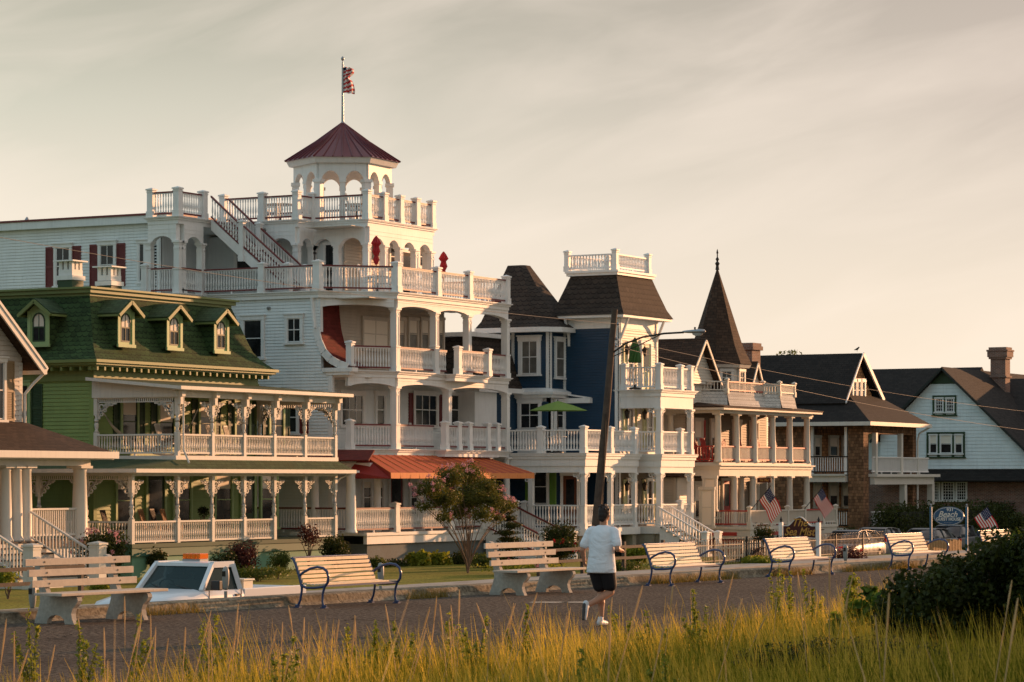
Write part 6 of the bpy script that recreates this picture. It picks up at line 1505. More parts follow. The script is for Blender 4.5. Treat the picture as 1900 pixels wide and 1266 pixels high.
# ================================================================ flags
RS, WSm, NV = flat('flag_red', (.62,.03,.03), .8), flat('flag_white', (.85,.82,.76), .8), flat('flag_navy', (.02,.03,.10), .8)
def flag(parent, o, du, dv, nrm, Lf, Hf, wave, phase=0, cols=24):
    """o = top corner at the staff; du along the fly, dv down the hoist (unit vectors)"""
    o = Vector(o); du = Vector(du).normalized(); dv = Vector(dv).normalized(); nrm = Vector(nrm)
    off = OFF.get(parent, Vector((0,0,0))); me = bpy.data.meshes.new('cloth'); vs = []; fs = []; mi = []
    rows = 13
    for j in range(rows+1):
        for i in range(cols+1):
            s = i/cols*Lf; t = j/rows*Hf
            p = o + du*s + dv*t + nrm*(wave*math.sin(s*7/Lf+phase+t*1.2)*min(1, s/Lf*2)) + dv*(.12*wave*math.cos(s*9/Lf)); vs.append(p-off)
    for j in range(rows):
        for i in range(cols):
            fs.append((j*(cols+1)+i, j*(cols+1)+i+1, (j+1)*(cols+1)+i+1, (j+1)*(cols+1)+i)); mi.append(2 if (i < cols*.4 and j < 7) else (0 if j % 2 == 0 else 1))
    # small white stars lie just above the field, both faces
    for sgn in (1, -1):
        for r in range(5):
            for c_ in range(6 if r % 2 == 0 else 5):
                i = (c_+.6+(.0 if r % 2 == 0 else .5))*(cols*.4)/6.2; j = (r+.7)*7/5.3
                ii, jj = int(i), int(j); p = Vector(vs[min(jj, rows)*(cols+1)+ii]).lerp(Vector(vs[min(jj, rows)*(cols+1)+ii+1]), i-ii) + dv*((j-jj)*Hf/rows) + nrm*.004*sgn
                k = len(vs); h = Hf*.02; vs += [p-du*h, p-dv*h, p+du*h, p+dv*h]; fs.append((k,k+1,k+2,k+3)); mi.append(1)
    me.from_pydata([tuple(v) for v in vs], [], fs)
    for m_ in (RS, WSm, NV): me.materials.append(m_)
    me.polygons.foreach_set('material_index', mi); me.update()
    ob = bpy.data.objects.new('cloth', me); COL.objects.link(ob); ob.parent = parent; return ob
T = thing('flag', 'red and white striped flag hanging limp from the tall pole on the red cupola roof', 'flag', (cx, cy, 16.8))
M = MB(); M.tube([(cx, cy, 16.7), (cx, cy, 19.3)], [.055, .035], 8); M.lathe(cx, cy, [(.09,16.75),(.03,16.95)], 8); M.tube([(cx, cy, 19.3), (cx, cy, 19.38)], .02, 6); M.lathe(cx, cy, [(.01,19.36),(.055,19.41),(.075,19.46),(.055,19.51),(.01,19.56)], 10, smooth=True); M.build('flagpole', GREYM, T)
# limp cloth gathered in two folds
me_cols = 24
def limp(parent, px0, seed):
    off = OFF[parent]; vs = []; fs = []; mi = []; r_ = Vector((SA, -CA, 0)); f_ = Vector((CA, SA, 0)); rows, cols = 26, 16
    for j in range(rows+1):
        t = j/rows; wdt = .40 - .16*math.exp(-((t-.42)/.10)**2) + .05*t + .03*math.sin(t*9)
        if t < .08: wdt *= .75 + 3*t
        for i in range(cols+1):
            s = i/cols; p = Vector((cx, cy, 19.12 - 1.06*t - .08*s*(1-t) + .07*s*math.sin(3*t+1))) + r_*(.03 + wdt*s) + f_*(.09*math.sin(s*13+t*2))
            vs.append(tuple(p-off))
    for j in range(rows):
        for i in range(cols): fs.append((j*(cols+1)+i, j*(cols+1)+i+1, (j+1)*(cols+1)+i+1, (j+1)*(cols+1)+i)); mi.append(2 if (j < 3 and i < 5) else (0 if ((j + (i//4)*1) // 2) % 2 == 0 else 1))
    me = bpy.data.meshes.new('cloth'); me.from_pydata(vs, [], fs)
    for m_ in (RS, WSm, NV): me.materials.append(m_)
    me.polygons.foreach_set('material_index', mi); me.update(); ob = bpy.data.objects.new('cloth', me); COL.objects.link(ob); ob.parent = parent
limp(T, 636, 1)
def porchflag(label, px, py, v, rot, Lf=1.15, Hf=.75, pl=1.5, cat='flag', px1=None, py1=None):
    x = pv(px, v); z = zz(py, x, v); T = thing('flag', label, 'flag', (x, v, z), 'striped flags on slanting staffs')
    d = Vector((rot[0], rot[1], rot[2])).normalized(); b = Vector((x, v, z)); tip = b + d*pl
    M = MB(); M.tube([b, tip], .018, 6); M.lathe(tip.x, tip.y, [(.005,tip.z-.01),(.035,tip.z+.03),(.005,tip.z+.07)], 8); M.build('staff', BRONZE, T)
    flag(T, tip - d*.03, Vector((.15, -.52, -1)), -d, (.80,-.3,.0), Lf*1.15, Hf*1.1, .055, px*.3)
porchflag('striped flag on a slanting staff at the balcony left of the maroon sign', 1394, 946, 53.5, (-.12, -.75, .78), 1.05, .72, 1.45)
porchflag('smaller striped flag on a slanting staff above the maroon sign', 1493, 944, 53.4, (-.1, -.75, .78), .95, .62, 1.4)
porchflag('striped flag on a slanting staff by the farthest bench at right', 1790, 975, 46.0, (-.05, -.80, .62), .95, .75, 1.45)
# ================================================================ umbrellas
def closed_umbrella(label, x, y, z0, top, col, grp=None, r=.17, ruff=True):
    T = thing('patio_umbrella', label, 'umbrella', (x, y, z0), grp)
    M = MB(); M.tube([(x, y, z0), (x, y, top)], .022, 6); M.build('pole', BRONZE, T)
    M = MB(); M.lathe(x, y, [(.26,z0),(.26,z0+.05),(.06,z0+.09),(.04,z0+.2)], 10); M.build('base', BLACKM, T)
    H_ = top - z0; n = 10; vs = []; zs = [top, top-.10, top-.30, top-.42, top-.62, top-.80, top-.95, top-1.15] if ruff else [top, top-.06, top-.35, top-.7, top-1.0, top-1.1]
    rs = [.02, r*.6, r*1.25, r*.65, r*1.0, r*.45, r*.8, r*.3] if ruff else [.01, .06, r*.9, r*1.25, r*1.5, r*1.35]
    for z_, r_ in zip(zs, rs):
        for k in range(n*2): a = math.pi*k/n; q = r_*(1 if k % 2 == 0 else .68); vs.append((x+q*math.cos(a+z_), y+q*math.sin(a+z_), z_))
    m = n*2; M = MB(); M.add(vs, [(i*m+j, i*m+(j+1)%m, (i+1)*m+(j+1)%m, (i+1)*m+j) for i in range(len(zs)-1) for j in range(m)]); M.build('canopy', col, T)
REDU = flat('umbrella_red', (.42,.015,.02), .7); GRNU = flat('umbrella_green', (.045,.12,.02), .7); LGRU = paint('umbrella_lime', (.20,.32,.06), .75, .08)
closed_umbrella('furled red umbrella standing between the tower arches on the roof deck', pv(698, 59.9), 59.9, 9.55, 11.85, REDU, 'furled red umbrellas')
closed_umbrella('furled red umbrella standing clear against the sky right of the tower', pv(823, 60.6), 60.6, 9.55, 11.70, REDU, 'furled red umbrellas')
closed_umbrella('furled dark green umbrella on the top balcony of the blue tower', pv(1178, 55.3), 55.3, 6.06, 8.3, GRNU, ruff=False, r=.2)
x, y = pv(1035, 57.4), 57.4; zc_ = zz(744, x, y)
T = thing('patio_umbrella', 'open lime green umbrella over the balcony of the blue house', 'umbrella', (x, y, 3.27))
M = MB(); M.tube([(x, y, 3.27), (x, y, zc_+.06)], .022, 6); M.build('pole', WOODG, T)
M = MB(); rim = [(x+1.28*math.cos(k*math.pi/4+.3), y+1.28*math.sin(k*math.pi/4+.3), zc_-.42) for k in range(8)]; md = [(x+.64*math.cos(k*math.pi/4+.3), y+.64*math.sin(k*math.pi/4+.3), zc_-.185) for k in range(8)]
for k in range(8): j = (k+1) % 8; M.add([rim[k], rim[j], md[j], md[k]], [(0,1,2,3)]); M.add([md[k], md[j], (x, y, zc_)], [(0,1,2)])
M.build('canopy', LGRU, T)
M = MB(); M.lathe(x, y, [(.26,3.27),(.26,3.33),(.05,3.38)], 10); M.build('base', BLACKM, T)
# ================================================================ chairs and tables
def chair(label, x, y, z, rz, mat, grp, rock=True, s=1.0):
    T = thing('rocking_chair' if rock else 'deck_chair', label, 'chair', (x, y, z), grp, rz=rz)
    def B(name, *bars):
        M = MB()
        for a, b, w_, h_ in bars: M.bar([q*s for q in a], [q*s for q in b], w_*s, h_*s)
        M.build(name, mat, T)
    B('seat', *[((-.24+.08*k, -.24, .42-.0*k), (-.24+.08*k, .24, .42), .07, .02) for k in range(7)])
    B('backrest', *([((-.24, -.2+.08*k, .44), (-.42, -.2+.08*k, 1.08), .02, .045) for k in range(6)] + [((-.42, -.24, 1.08), (-.42, .24, 1.08), .03, .09), ((-.30, -.24, .62), (-.30, .24, .62), .03, .05)]))
    for a in (-1, 1):
        B('armrest', ((-.34, a*.26, .66), (.26, a*.26, .64), .06, .025)); B('leg', ((.22, a*.24, .04), (.22, a*.24, .63), .04, .04)); B('leg', ((-.22, a*.24, .04), (-.32, a*.24, .66), .04, .04))
        if rock: B('rocker', ((-.48, a*.24, .07), (-.1, a*.24, .015), .03, .04), ((-.1, a*.24, .015), (.36, a*.24, .05), .03, .04))
    return T
PI = math.pi
for lab, px, yy in (('leftmost pale rocking chair on the green house upper porch, beside the hammock', 312, 59.3), ('middle pale rocking chair on the green house upper porch', 364, 59.2), ('right-hand pale rocking chair on the green house upper porch', 405, 59.2), ('pale rocking chair tipped back by the right bays of the green upper porch', 437, 59.3)):
    chair(lab, pv(px, yy), yy, 3.0, -PI/2+.25, CHAIRW, 'pale rocking chairs on the upper green porch')
TANC = paint('wicker_tan', (.42,.22,.10), .6, .15); DKC = paint('dark_chair', (.05,.03,.025), .6, .2)
for lab, px, yy, m_ in (('dark slatted rocking chair behind the first green porch rail', 212, 59.2, DKC), ('tan wicker rocking chair left of centre on the lower green porch', 282, 59.3, TANC), ('dark rocking chair between the two tan ones on the lower green porch', 302, 59.8, DKC), ('second tan wicker rocking chair nearer the porch post', 322, 59.4, TANC)):
    chair(lab, pv(px, yy), yy, 0, -PI/2+.3, m_, 'rocking chairs on the lower green porch')
for i, (px, vv, lab) in enumerate(((1303, 56.5, 'red rocking chair farthest left on the cream upper porch'), (1318, 55.9, 'second red rocking chair on the cream upper porch'), (1347, 55.9, 'red rocking chair between the first two cream columns'), (1356, 56.1, 'red rocking chair just left of the second cream column'), (1385, 55.9, 'red rocking chair left of the third cream column'), (1411, 55.8, 'red rocking chair left of the middle cream column'), (1420, 55.8, 'red rocking chair nearest the middle cream column'), (1450, 55.9, 'rightmost red rocking chair on the cream upper porch'))):
    chair(lab, pv(px, vv), vv, 2.94, -PI/2, REDC, 'red rocking chairs on the cream upper porch')
for px, lab in ((1412, 'red rocking chair behind the flag on the cream lower porch'), (1447, 'red rocking chair left of the maroon sign on the cream lower porch'), (1457, 'red rocking chair just right of its twin on the cream lower porch')):
    chair(lab, pv(px, 54.9), 54.9, 0, -PI/2, REDC, 'red rocking chairs on the cream lower porch', s=1.05)
for lab, px, vv, z_ in (('white slatted chair on the roof deck below the furled umbrella', 685, 59.8, 9.55), ('white slatted chair facing it across the furled umbrella', 712, 59.8, 9.55), ('white slatted chair on the roof deck, first front panel', 775, 60.2, 9.55), ('white slatted chair on the roof deck, right front panel', 905, 60.0, 9.55), ('white slatted chair on the middle balcony left of the corner column', 697, 60.4, 3.36), ('white slatted chair behind the front rail of the middle balcony', 780, 60.2, 3.36), ('white slatted chair behind the awning porch rail', 668, 59.6, .12), ('white slatted chair beyond the awning porch post', 790, 59.6, .12), ('white chair on the top deck left of the cupola', 504, 65.0, 12.6), ('white chair on the top deck under the cupola arches', 660, 61.5, 12.6)):
    chair(lab, pv(px, vv), vv, z_, -PI/2+.4, W_, 'white slatted chairs on the white house decks', rock=False)
def table(label, x, y, z, r=.5, mat=CHAIRW, grp=None):
    T = thing('table', label, 'table', (x, y, z), grp); M = MB(); M.lathe(x, y, [(r,z+.70),(r,z+.735)], 16); M.build('tabletop', mat, T)
    M = MB(); M.lathe(x, y, [(.24,z),(.24,z+.03),(.04,z+.08),(.04,z+.70)], 8); M.build('pedestal', BLACKM, T)
table('small round table on the roof deck beside the furled umbrella', pv(700, 60.2), 60.2, 9.55); table('round table on the top deck left of the cupola', pv(520, 64.6), 64.6, 12.6, .6); table('round wooden table under the cupola', 98.0, 62.0, 12.6, .75, TANC); table('round table under the open lime umbrella', pv(1035, 57.4)+.001, 57.6, 3.27, .55)
# hammock and hanging swing frame
T = thing('hammock', 'pale fringed rope hammock slung across the upper green porch', 'hammock', (80.5, 59.3, 3.0)); a, b = Vector((79.5, 60.6, 4.35)), Vector((82.2, 58.9, 4.15)); M = MB(); n = 16; vs = []
dd = (b-a).normalized(); nn = Vector((dd.y, -dd.x, 0))
for i in range(n+1):
    t = i/n; p = a.lerp(b, t); p.z -= 1.15*math.sin(math.pi*t)**.8; w_ = .06+.42*math.sin(math.pi*t)
    for j in range(5): s = (j/4-.5)*2; vs.append(p + nn*w_*s + Vector((0,0,.18*s*s*math.sin(math.pi*t))))
M.add(vs, [(i*5+j, (i+1)*5+j, (i+1)*5+j+1, i*5+j+1) for i in range(n) for j in range(4)], True); M.build('net', CHAIRW, T)
M = MB(); M.tube([a, a+Vector((0,.3,.3))], .02, 5); M.tube([b, b+Vector((.1,-.2,.5))], .02, 5); M.build('rope', CHAIRW, T)
# ================================================================ signs
GOLD = flat('gold_leaf', (.62,.36,.09), .35, .4); MAR = flat('maroon_board', (.055,.008,.010), .35)
v_ = 46.0; xs_ = pv(1484, v_); y0_, y1_ = pu(1453, xs_), pu(1515, xs_)
T = thing('guest_house_sign', 'maroon arched sign with gold lettering between two white posts behind the promenade benches', 'sign', (xs_, v_, GZ))
P, Ln = fr((xs_, y0_), (xs_, y1_)); zb_ = zz(998, xs_, v_); zt2 = zz(975, xs_, v_)
def board(P, Ln, z0, z1, hump, o, th, mat, name, par, inset=0.0):
    M = MB(); n = 20; top = []; bot = []
    for i in range(n+1):
        s = inset + (Ln-2*inset)*i/n; t = i/n; top.append((s, z1-inset + hump*max(0, math.sin(math.pi*min(1, max(0, (t-.14)/.72))))**1.6 )); bot.append((s, z0+inset - .03*math.cos(2*math.pi*t)))
    vs = [P(s,o,z) for s,z in bot] + [P(s,o,z) for s,z in top]; vs += [P(s,o-th,z) for s,z in bot] + [P(s,o-th,z) for s,z in top]; k = n+1; fs = []
    for i in range(n): fs += [(i,i+1,k+i+1,k+i), (2*k+i+1,2*k+i,3*k+i,3*k+i+1), (k+i,k+i+1,3*k+i+1,3*k+i), (i+1,i,2*k+i,2*k+i+1)]
    fs += [(0,k,3*k,2*k), (n,2*k+n,3*k+n,k+n)]; M.add(vs, fs); return M.build(name, mat, par)
bd = board(P, Ln, zb_, zt2, .36, .03, .06, WSm if False else W_, 'board', T); board(P, Ln, zb_, zt2, .36, .038, .01, MAR, 'face', bd, inset=.035)
zc_ = (zb_+zt2)/2
text(bd, 'The', .44, P, Ln*.50, zt2+.10, .045, GOLD, shear=.35, offset=.004); text(bd, 'Sea Mist', .46, P, Ln*.5, zc_-.02, .045, GOLD, shear=.35, sx_=.85, offset=.004)
for s in (-.09, Ln+.09):
    M = MB(); lbox(M, P, s-.075, s+.075, -.07, .08, GZ, zt2+.12); pt = M.build('post', W_, T); M = MB(); q = P(s, 0, zt2+.12); M.lathe(q[0], q[1], [(.07,q[2]),(.03,q[2]+.04),(.06,q[2]+.10),(.03,q[2]+.17),(.005,q[2]+.24)], 8); M.build('finial', BLACKM, pt)
BS = flat('sign_blue', (.012,.085,.19), .35); BSP = flat('sign_post_blue', (.02,.13,.24), .4); LT = flat('sign_white', (.72,.72,.66), .6)
xs_ = pv(1760, v_); y0_, y1_ = pu(1730, xs_), pu(1791, xs_); P, Ln = fr((xs_, y0_), (xs_, y1_)); zc_ = zz(958, xs_, v_); a_, b_ = Ln/2-.05, .44
T = thing('oval_sign', 'blue oval guest house sign with white lettering hung between two blue posts', 'sign', (xs_, v_, GZ))
def oval(a, b, o, th, mat, name, par):
    M = MB(); n = 32; c_ = [(Ln/2+a*math.cos(2*PI*i/n), zc_+b*math.sin(2*PI*i/n)) for i in range(n)]; vs = [P(s,o,z) for s,z in c_]+[P(s,o-th,z) for s,z in c_]
    M.add(vs, [tuple(range(n)), tuple(range(n,2*n))[::-1]]+[(i,i+n,(i+1)%n+n,(i+1)%n) for i in range(n)]); return M.build(name, mat, par)
bd = oval(a_, b_, .03, .06, BS, 'board', T); oval(a_-.03, b_-.03, .034, .01, LT, 'border', bd); oval(a_-.05, b_-.05, .040, .01, BS, 'face', bd)
text(bd, '931', .20, P, Ln*.55, zc_+.29, .045, LT, sx_=1.15, offset=.003); text(bd, 'Beach', .38, P, Ln*.47, zc_+.08, .045, LT, shear=.4, offset=.004); text(bd, 'GUEST HOUSE', .20, P, Ln*.5, zc_-.14, .045, LT, offset=.004, sx_=.92); text(bd, 'COMMUNITY', .10, P, Ln*.5, zc_-.29, .045, LT, sx_=1.1) if False else text(bd, '- - - - - -', .10, P, Ln*.5, zc_-.29, .045, LT, sx_=1.1)
for s in (-.07, Ln+.07):
    M = MB(); lbox(M, P, s-.05, s+.05, -.05, .05, GZ, zc_+.42); pt = M.build('post', BSP, T); M = MB(); q = P(s, 0, zc_+.42); M.lathe(q[0], q[1], [(.07,q[2]),(.07,q[2]+.02),(.03,q[2]+.04),(.055,q[2]+.09),(.005,q[2]+.15)], 8); M.build('finial', GREYM, pt)
# little hanging sign on the cream porch
xs_ = pv(1418, 54.4); P, Ln = fr((xs_, 54.75), (xs_, 54.05)); T = thing('hanging_sign', 'small gold-lettered board hanging over the cream porch steps', 'sign', (xs_, 54.4, 2.1))
M = MB(); lbox(M, P, .0, Ln, -.02, .02, 2.02, 2.24); bd = M.build('board', MAR, T); text(bd, 'Sea Mist', .17, P, Ln*.5, 2.13, .026, GOLD, shear=.3, sx_=.8)
M = MB(); M.tube([P(.05,0,2.24), P(.05,0,2.4)], .01, 5); M.tube([P(Ln-.05,0,2.24), P(Ln-.05,0,2.4)], .01, 5); M.build('chain', BLACKM, T)
# ================================================================ fences
T = thing('iron_fence', 'black iron picket fence with arched tops in front of the cream guest house', 'fence', (96, 46.6, GZ))
def iron(T, xa_, xb_, yy, h=.92, sp=.15, mat=BLACKM, npost=3.0):
    x = xa_
    while x < xb_ - .1:
        xn = min(xb_, x+npost); M = MB()
        k = int((xn-x)/sp)
        for i in range(k+1):
            q = x+(xn-x)*i/k; M.box(q-.011, yy-.011, GZ+.1, q+.011, yy+.011, GZ+.1+h)
            if i < k and i % 2 == 0: M.tube([(q, yy, GZ+.1+h), (q+sp*.25, yy, GZ+.1+h+.07), (q+sp, yy, GZ+.1+h+.095), (q+sp*1.75, yy, GZ+.1+h+.07), (q+sp*2, yy, GZ+.1+h)], .008, 4)
        for zq in (.14, .74): M.box(x, yy-.014, GZ+.1+zq, xn, yy+.014, GZ+.1+zq+.03)
        M.build('panel', mat, T); M = MB(); M.box(x-.03, yy-.03, GZ, x+.03, yy+.03, GZ+.1+h+.05); M.lathe(x, yy, [(.03,GZ+.1+h+.05),(.045,GZ+.1+h+.1),(.0,GZ+.1+h+.15)], 8); M.build('post', mat, T)
        x = xn
iron(T, pv(1262, 46.5), pv(1640, 46.5), 46.5)
T = thing('picket_fence', 'short pale picket fence just behind the iron fence by the cream house', 'fence', (97, 47.6, GZ)); M = MB(); x = pv(1335, 47.6)
M2 = MB()
while x < pv(1448, 47.6): M.box(x-.04, 47.58, GZ+.1, x+.04, 47.62, GZ+.85); M.add([(x-.04,47.58,GZ+.85),(x+.04,47.58,GZ+.85),(x,47.6,GZ+.93)], [(0,1,2)]); x += .24
M2.box(pv(1335, 47.6), 47.62, GZ+.3, x-.2, 47.66, GZ+.38); M2.box(pv(1335, 47.6), 47.62, GZ+.62, x-.2, 47.66, GZ+.70); M.build('picket', CREAM, T); M2.build('rail', CREAM, T)
T = thing('edging_fence', 'row of short tan stakes edging the bed below the blue oval sign', 'fence', (118, 45.9, GZ)); M = MB(); x = pv(1690, 45.95); rr = random.Random(4)
while x < pv(1782, 45.95): M.box(x-.05, 45.9, GZ, x+.05, 46.0, GZ+.55+rr.uniform(0,.14)); x += .2
M.build('stake', paint('stake_tan', (.40,.25,.11), .8, .2), T)
def railfence(label, pa, pb, yy, zr=(.45, .85)):
    T = thing('rail_fence', label, 'fence', (pv(pa, yy), yy, GZ)); xa_, xb_ = pv(pa, yy), pv(pb, yy); n = max(1, int((xb_-xa_)/2.4))
    for i in range(n+1): x = xa_+(xb_-xa_)*i/n; M = MB(); M.box(x-.06, yy-.06, GZ, x+.06, yy+.06, GZ+1.15); M.build('post', WOODG, T)
    for i in range(n):
        for z_ in zr: M = MB(); M.bar((xa_+(xb_-xa_)*i/n-.1, yy+.03, GZ+.1+z_), (xa_+(xb_-xa_)*(i+1)/n+.1, yy-.03, GZ+.1+z_+.02), .07, .10); M.build('rail', WOODG, T)
railfence('weathered two-rail wooden fence on the lawn in front of the left-hand steps', -60, 150, 49.0)
railfence('weathered rail fence along the flower beds behind the second concrete bench', 1000, 1230, 46.4)
# birds on the ridges
BIRD = flat('bird_dark', (.03,.028,.025), .7)
for lab, px, py, vv in (('dark bird perched on the brick chimney of the cream guest house', 1413, 637, 59.2), ('dark bird perched on the ridge end of the charcoal roof', 1593, 656, 57.6)):
    x = pv(px, vv); z = zz(py, x, vv) - .03; z = 8.90 if px < 1500 else 8.93; x = 128.6 if px < 1500 else 140.5
    M = MB(); M.tube([(x, vv+.16, z+.10), (x, vv+.08, z+.11), (x, vv-.02, z+.14), (x, vv-.09, z+.20), (x, vv-.12, z+.235), (x, vv-.17, z+.23)], [.01, .03, .065, .045, .035, .006], 7); M.tube([(x, vv-.02, z+.1), (x, vv-.02, z)], .01, 4)
    tag(M.build('bird', BIRD), lab, 'bird', 'birds on the roofs')
# ================================================================ jogger (one remeshed body; clothes over it)
JX, JY = at(1116, 41.9)
T = thing('person', 'jogger in white t-shirt and black shorts running away along the promenade, right leg kicked back', 'person', (JX, JY, 0))
SKIN = paint('skin', (.46,.23,.14), .5, .08, 6, streak=False); HAIR = paint('dark_hair', (.022,.012,.008), .6, .3, 30, .6, streak=False)
SHIRT = paint('white_cotton', (.86,.88,.92), .8, .04, 5, .3, streak=False); _m = SHIRT; _g = G(_m.node_tree); _p = _g.n('ShaderNodeNewGeometry').outputs['Position']; _mp = _g.n('ShaderNodeMapping'); _mp.inputs['Rotation'].default_value = (.5, .3, 0); _mp.inputs['Scale'].default_value = (3, 3, 5); _g.l(_p, _mp.inputs[0]); _nz = _g.n('ShaderNodeTexNoise'); _nz.inputs['Scale'].default_value = 1.1; _nz.inputs['Distortion'].default_value = 1.2; _nz.inputs['Detail'].default_value = 2; _g.l(_mp.outputs[0], _nz.inputs['Vector']); _g.l(_g.bump(_nz.outputs['Fac'], .6, .05), _m.node_tree.nodes['Principled BSDF'].inputs['Normal'])
SHORT = paint('black_shorts', (.010,.009,.012), .75, .2, streak=False)
SHOE = flat('shoe_white', (.62,.64,.66), .5); SOLE = flat('shoe_dark', (.05,.045,.045), .6)
def cap(M, a, b, r0, r1, n=12, k=5):         # tapered capsule
    a = Vector(a); b = Vector(b); d = (b-a); Ln = d.length; d.normalize(); pts = []; rs = []
    for i in range(k): t = math.pi/2*(i/k); pts.append(a - d*r0*math.cos(t)); rs.append(max(.002, r0*math.sin(t)))
    for t in (0, .33, .66, 1): pts.append(a.lerp(b, t)); rs.append(r0+(r1-r0)*t)
    for i in range(1, k+1): t = math.pi/2*(i/k); pts.append(b + d*r1*math.sin(t)); rs.append(max(.002, r1*math.cos(t)))
    M.tube(pts, rs, n)
def ell(M, c, rx, ry, rz, n=16, k=10):
    vs = []; 
    for i in range(k+1):
        a = math.pi*i/k
        for j in range(n): b = 2*math.pi*j/n; vs.append((c[0]+max(.03,math.sin(a))*rx*math.cos(b), c[1]+max(.03,math.sin(a))*ry*math.sin(b), c[2]+rz*math.cos(a)))
    M.add(vs, [(i*n+j, (i+1)*n+j, (i+1)*n+(j+1)%n, i*n+(j+1)%n) for i in range(k) for j in range(n)] + [tuple(range(n)), tuple(range(k*n,(k+1)*n))[::-1]], True)
def loft(M, rings, n=20):                    # rings: (cx, cy, z, rx, ry)
    vs = []
    for cx_, cy_, z_, rx, ry in rings:
        for j in range(n): b = 2*math.pi*j/n; vs.append((cx_+rx*math.cos(b), cy_+ry*math.sin(b), z_))
    k = len(rings); M.add(vs, [(i*n+j, i*n+(j+1)%n, (i+1)*n+(j+1)%n, (i+1)*n+j) for i in range(k-1) for j in range(n)] + [tuple(range(n))[::-1], tuple(range((k-1)*n, k*n))], True)
def jb(M, name, mat, vox, par=T, sm=4):
    for i, v in enumerate(M.v): M.v[i] = (v[0]+JX, v[1]+JY, v[2])
    o = M.build(name, mat, par, smooth=True)
    r = o.modifiers.new('remesh', 'REMESH'); r.mode = 'VOXEL'; r.voxel_size = vox; r.use_smooth_shade = True
    s = o.modifiers.new('smooth', 'SMOOTH'); s.factor = .5; s.iterations = sm
    return o
lean = .06
B = MB()
loft(B, [(0,0,.86,.10,.15),(0,0,.95,.125,.175),(.01,0,1.06,.115,.155),(.03,0,1.2,.125,.165),(.05,0,1.34,.125,.19),(.06,0,1.43,.10,.19),(.065,0,1.48,.06,.10)])
cap(B, (.065,0,1.44), (.075,0,1.56), .062, .056)                       # neck
ell(B, (.10,0,1.655), .098, .078, .118); ell(B, (.135,0,1.60), .062, .056, .07)   # skull and jaw
ell(B, (.195,0,1.63), .016, .014, .026, 8, 6); ell(B, (.183,0,1.575), .012, .026, .010, 8, 6)   # nose, lips
for s in (1, -1):
    ell(B, (.085, s*.082, 1.635), .020, .012, .034, 8, 6)              # ears
    cap(B, (.05, s*.165, 1.415), (.04, s*.205, 1.37), .065, .062)       # shoulders
# left leg, planted; right leg kicked back
cap(B, (.0,.095,.88), (.10,.06,.50), .098, .062); cap(B, (.10,.06,.50), (.045,.03,.34), .060, .058); cap(B, (.045,.03,.34), (.02,.02,.09), .056, .036); ell(B, (.025,.035,.37), .05, .05, .10)
cap(B, (.02,.02,.07), (.17,.02,.045), .040, .03)
cap(B, (.0,-.095,.88), (.09,-.10,.52), .098, .062); cap(B, (.09,-.10,.50), (-.12,-.03,.41), .060, .058); cap(B, (-.12,-.03,.41), (-.34,.05,.32), .056, .034); cap(B, (-.36,.06,.32), (-.39,.06,.16), .038, .03)
# arms
cap(B, (.04,.205,1.385), (-.06,.285,1.12), .052, .042); cap(B, (-.06,.285,1.12), (.02,.30,.96), .042, .029)
cap(B, (.04,-.205,1.385), (-.07,-.30,1.14), .052, .042); cap(B, (-.07,-.30,1.14), (.16,-.235,1.12), .042, .029)
def hand(o, d, up, side):                    # palm, four bent fingers and a thumb
    o = Vector(o); d = Vector(d).normalized(); up = Vector(up).normalized(); s = d.cross(up).normalized()
    cap(B, o, o+d*.055+s*.012, .024, .022, 8, 3); cap(B, o, o+d*.055-s*.012, .024, .022, 8, 3)
    for i, ln in enumerate((.040,.046,.043,.034)):
        b = o + d*.075 + s*(-.027+.018*i); m = b + d*ln*.5 - up*.012; e = m + d*ln*.15 - up*ln*.55
        cap(B, b-d*.01, m, .0095, .009, 6, 3); cap(B, m, e, .009, .008, 6, 3)
    b = o + d*.02 + s*side*.022; cap(B, b, b+d*.035+s*side*.02-up*.012, .011, .009, 6, 3)
hand((.025,.302,.945), (.10,.02,-.11), (-.8,.5,-.3), -1); hand((.18,-.23,1.118), (.12,.03,.0), (0,-.3,1), 1)
jb(B, 'body', SKIN, .0085)
S = MB()
loft(S, [(-.005,0,.785,.172,.232),(-.005,0,.86,.172,.226),(.0,0,.98,.166,.212),(.005,0,1.08,.156,.200),(.02,0,1.2,.148,.206),(.04,0,1.32,.140,.215),(.052,0,1.39,.125,.215),(.06,0,1.435,.10,.19),(.065,0,1.475,.072,.11),(.068,0,1.49,.064,.07)])
cap(S, (.045,.165,1.40), (.035,.205,1.365), .078, .078); cap(S, (.04,.205,1.375), (-.035,.265,1.20), .078, .072)
cap(S, (.045,-.165,1.40), (.035,-.205,1.365), .078, .078); cap(S, (.04,-.205,1.375), (-.035,-.275,1.22), .078, .072)
st = jb(S, 'tshirt', SHIRT, .011, sm=5)
Q = MB(); loft(Q, [(.0,0,.78,.13,.165),(.0,0,.88,.14,.185),(.0,0,.97,.125,.17)]); cap(Q, (.0,.09,.86), (.075,.065,.60), .125, .108); cap(Q, (.0,-.09,.86), (.072,-.10,.61), .125, .108); jb(Q, 'shorts', SHORT, .011, sm=4)
Hh = MB(); ell(Hh, (.083,0,1.685), .104, .088, .103); ell(Hh, (.035,0,1.63), .062, .072, .085); ell(Hh, (.02,0,1.585), .045, .055, .05)
for k in range(26): r_ = random.Random(k+50); a_ = r_.uniform(0,6.28); e_ = r_.uniform(.1,1.3); c_ = Vector((.083+.10*math.cos(a_)*math.sin(e_), .085*math.sin(a_)*math.sin(e_), 1.685+.10*math.cos(e_))); cap(Hh, c_, c_+Vector((-.01+.015*math.cos(a_), .015*math.sin(a_), .018)), .014, .006, 6, 3)
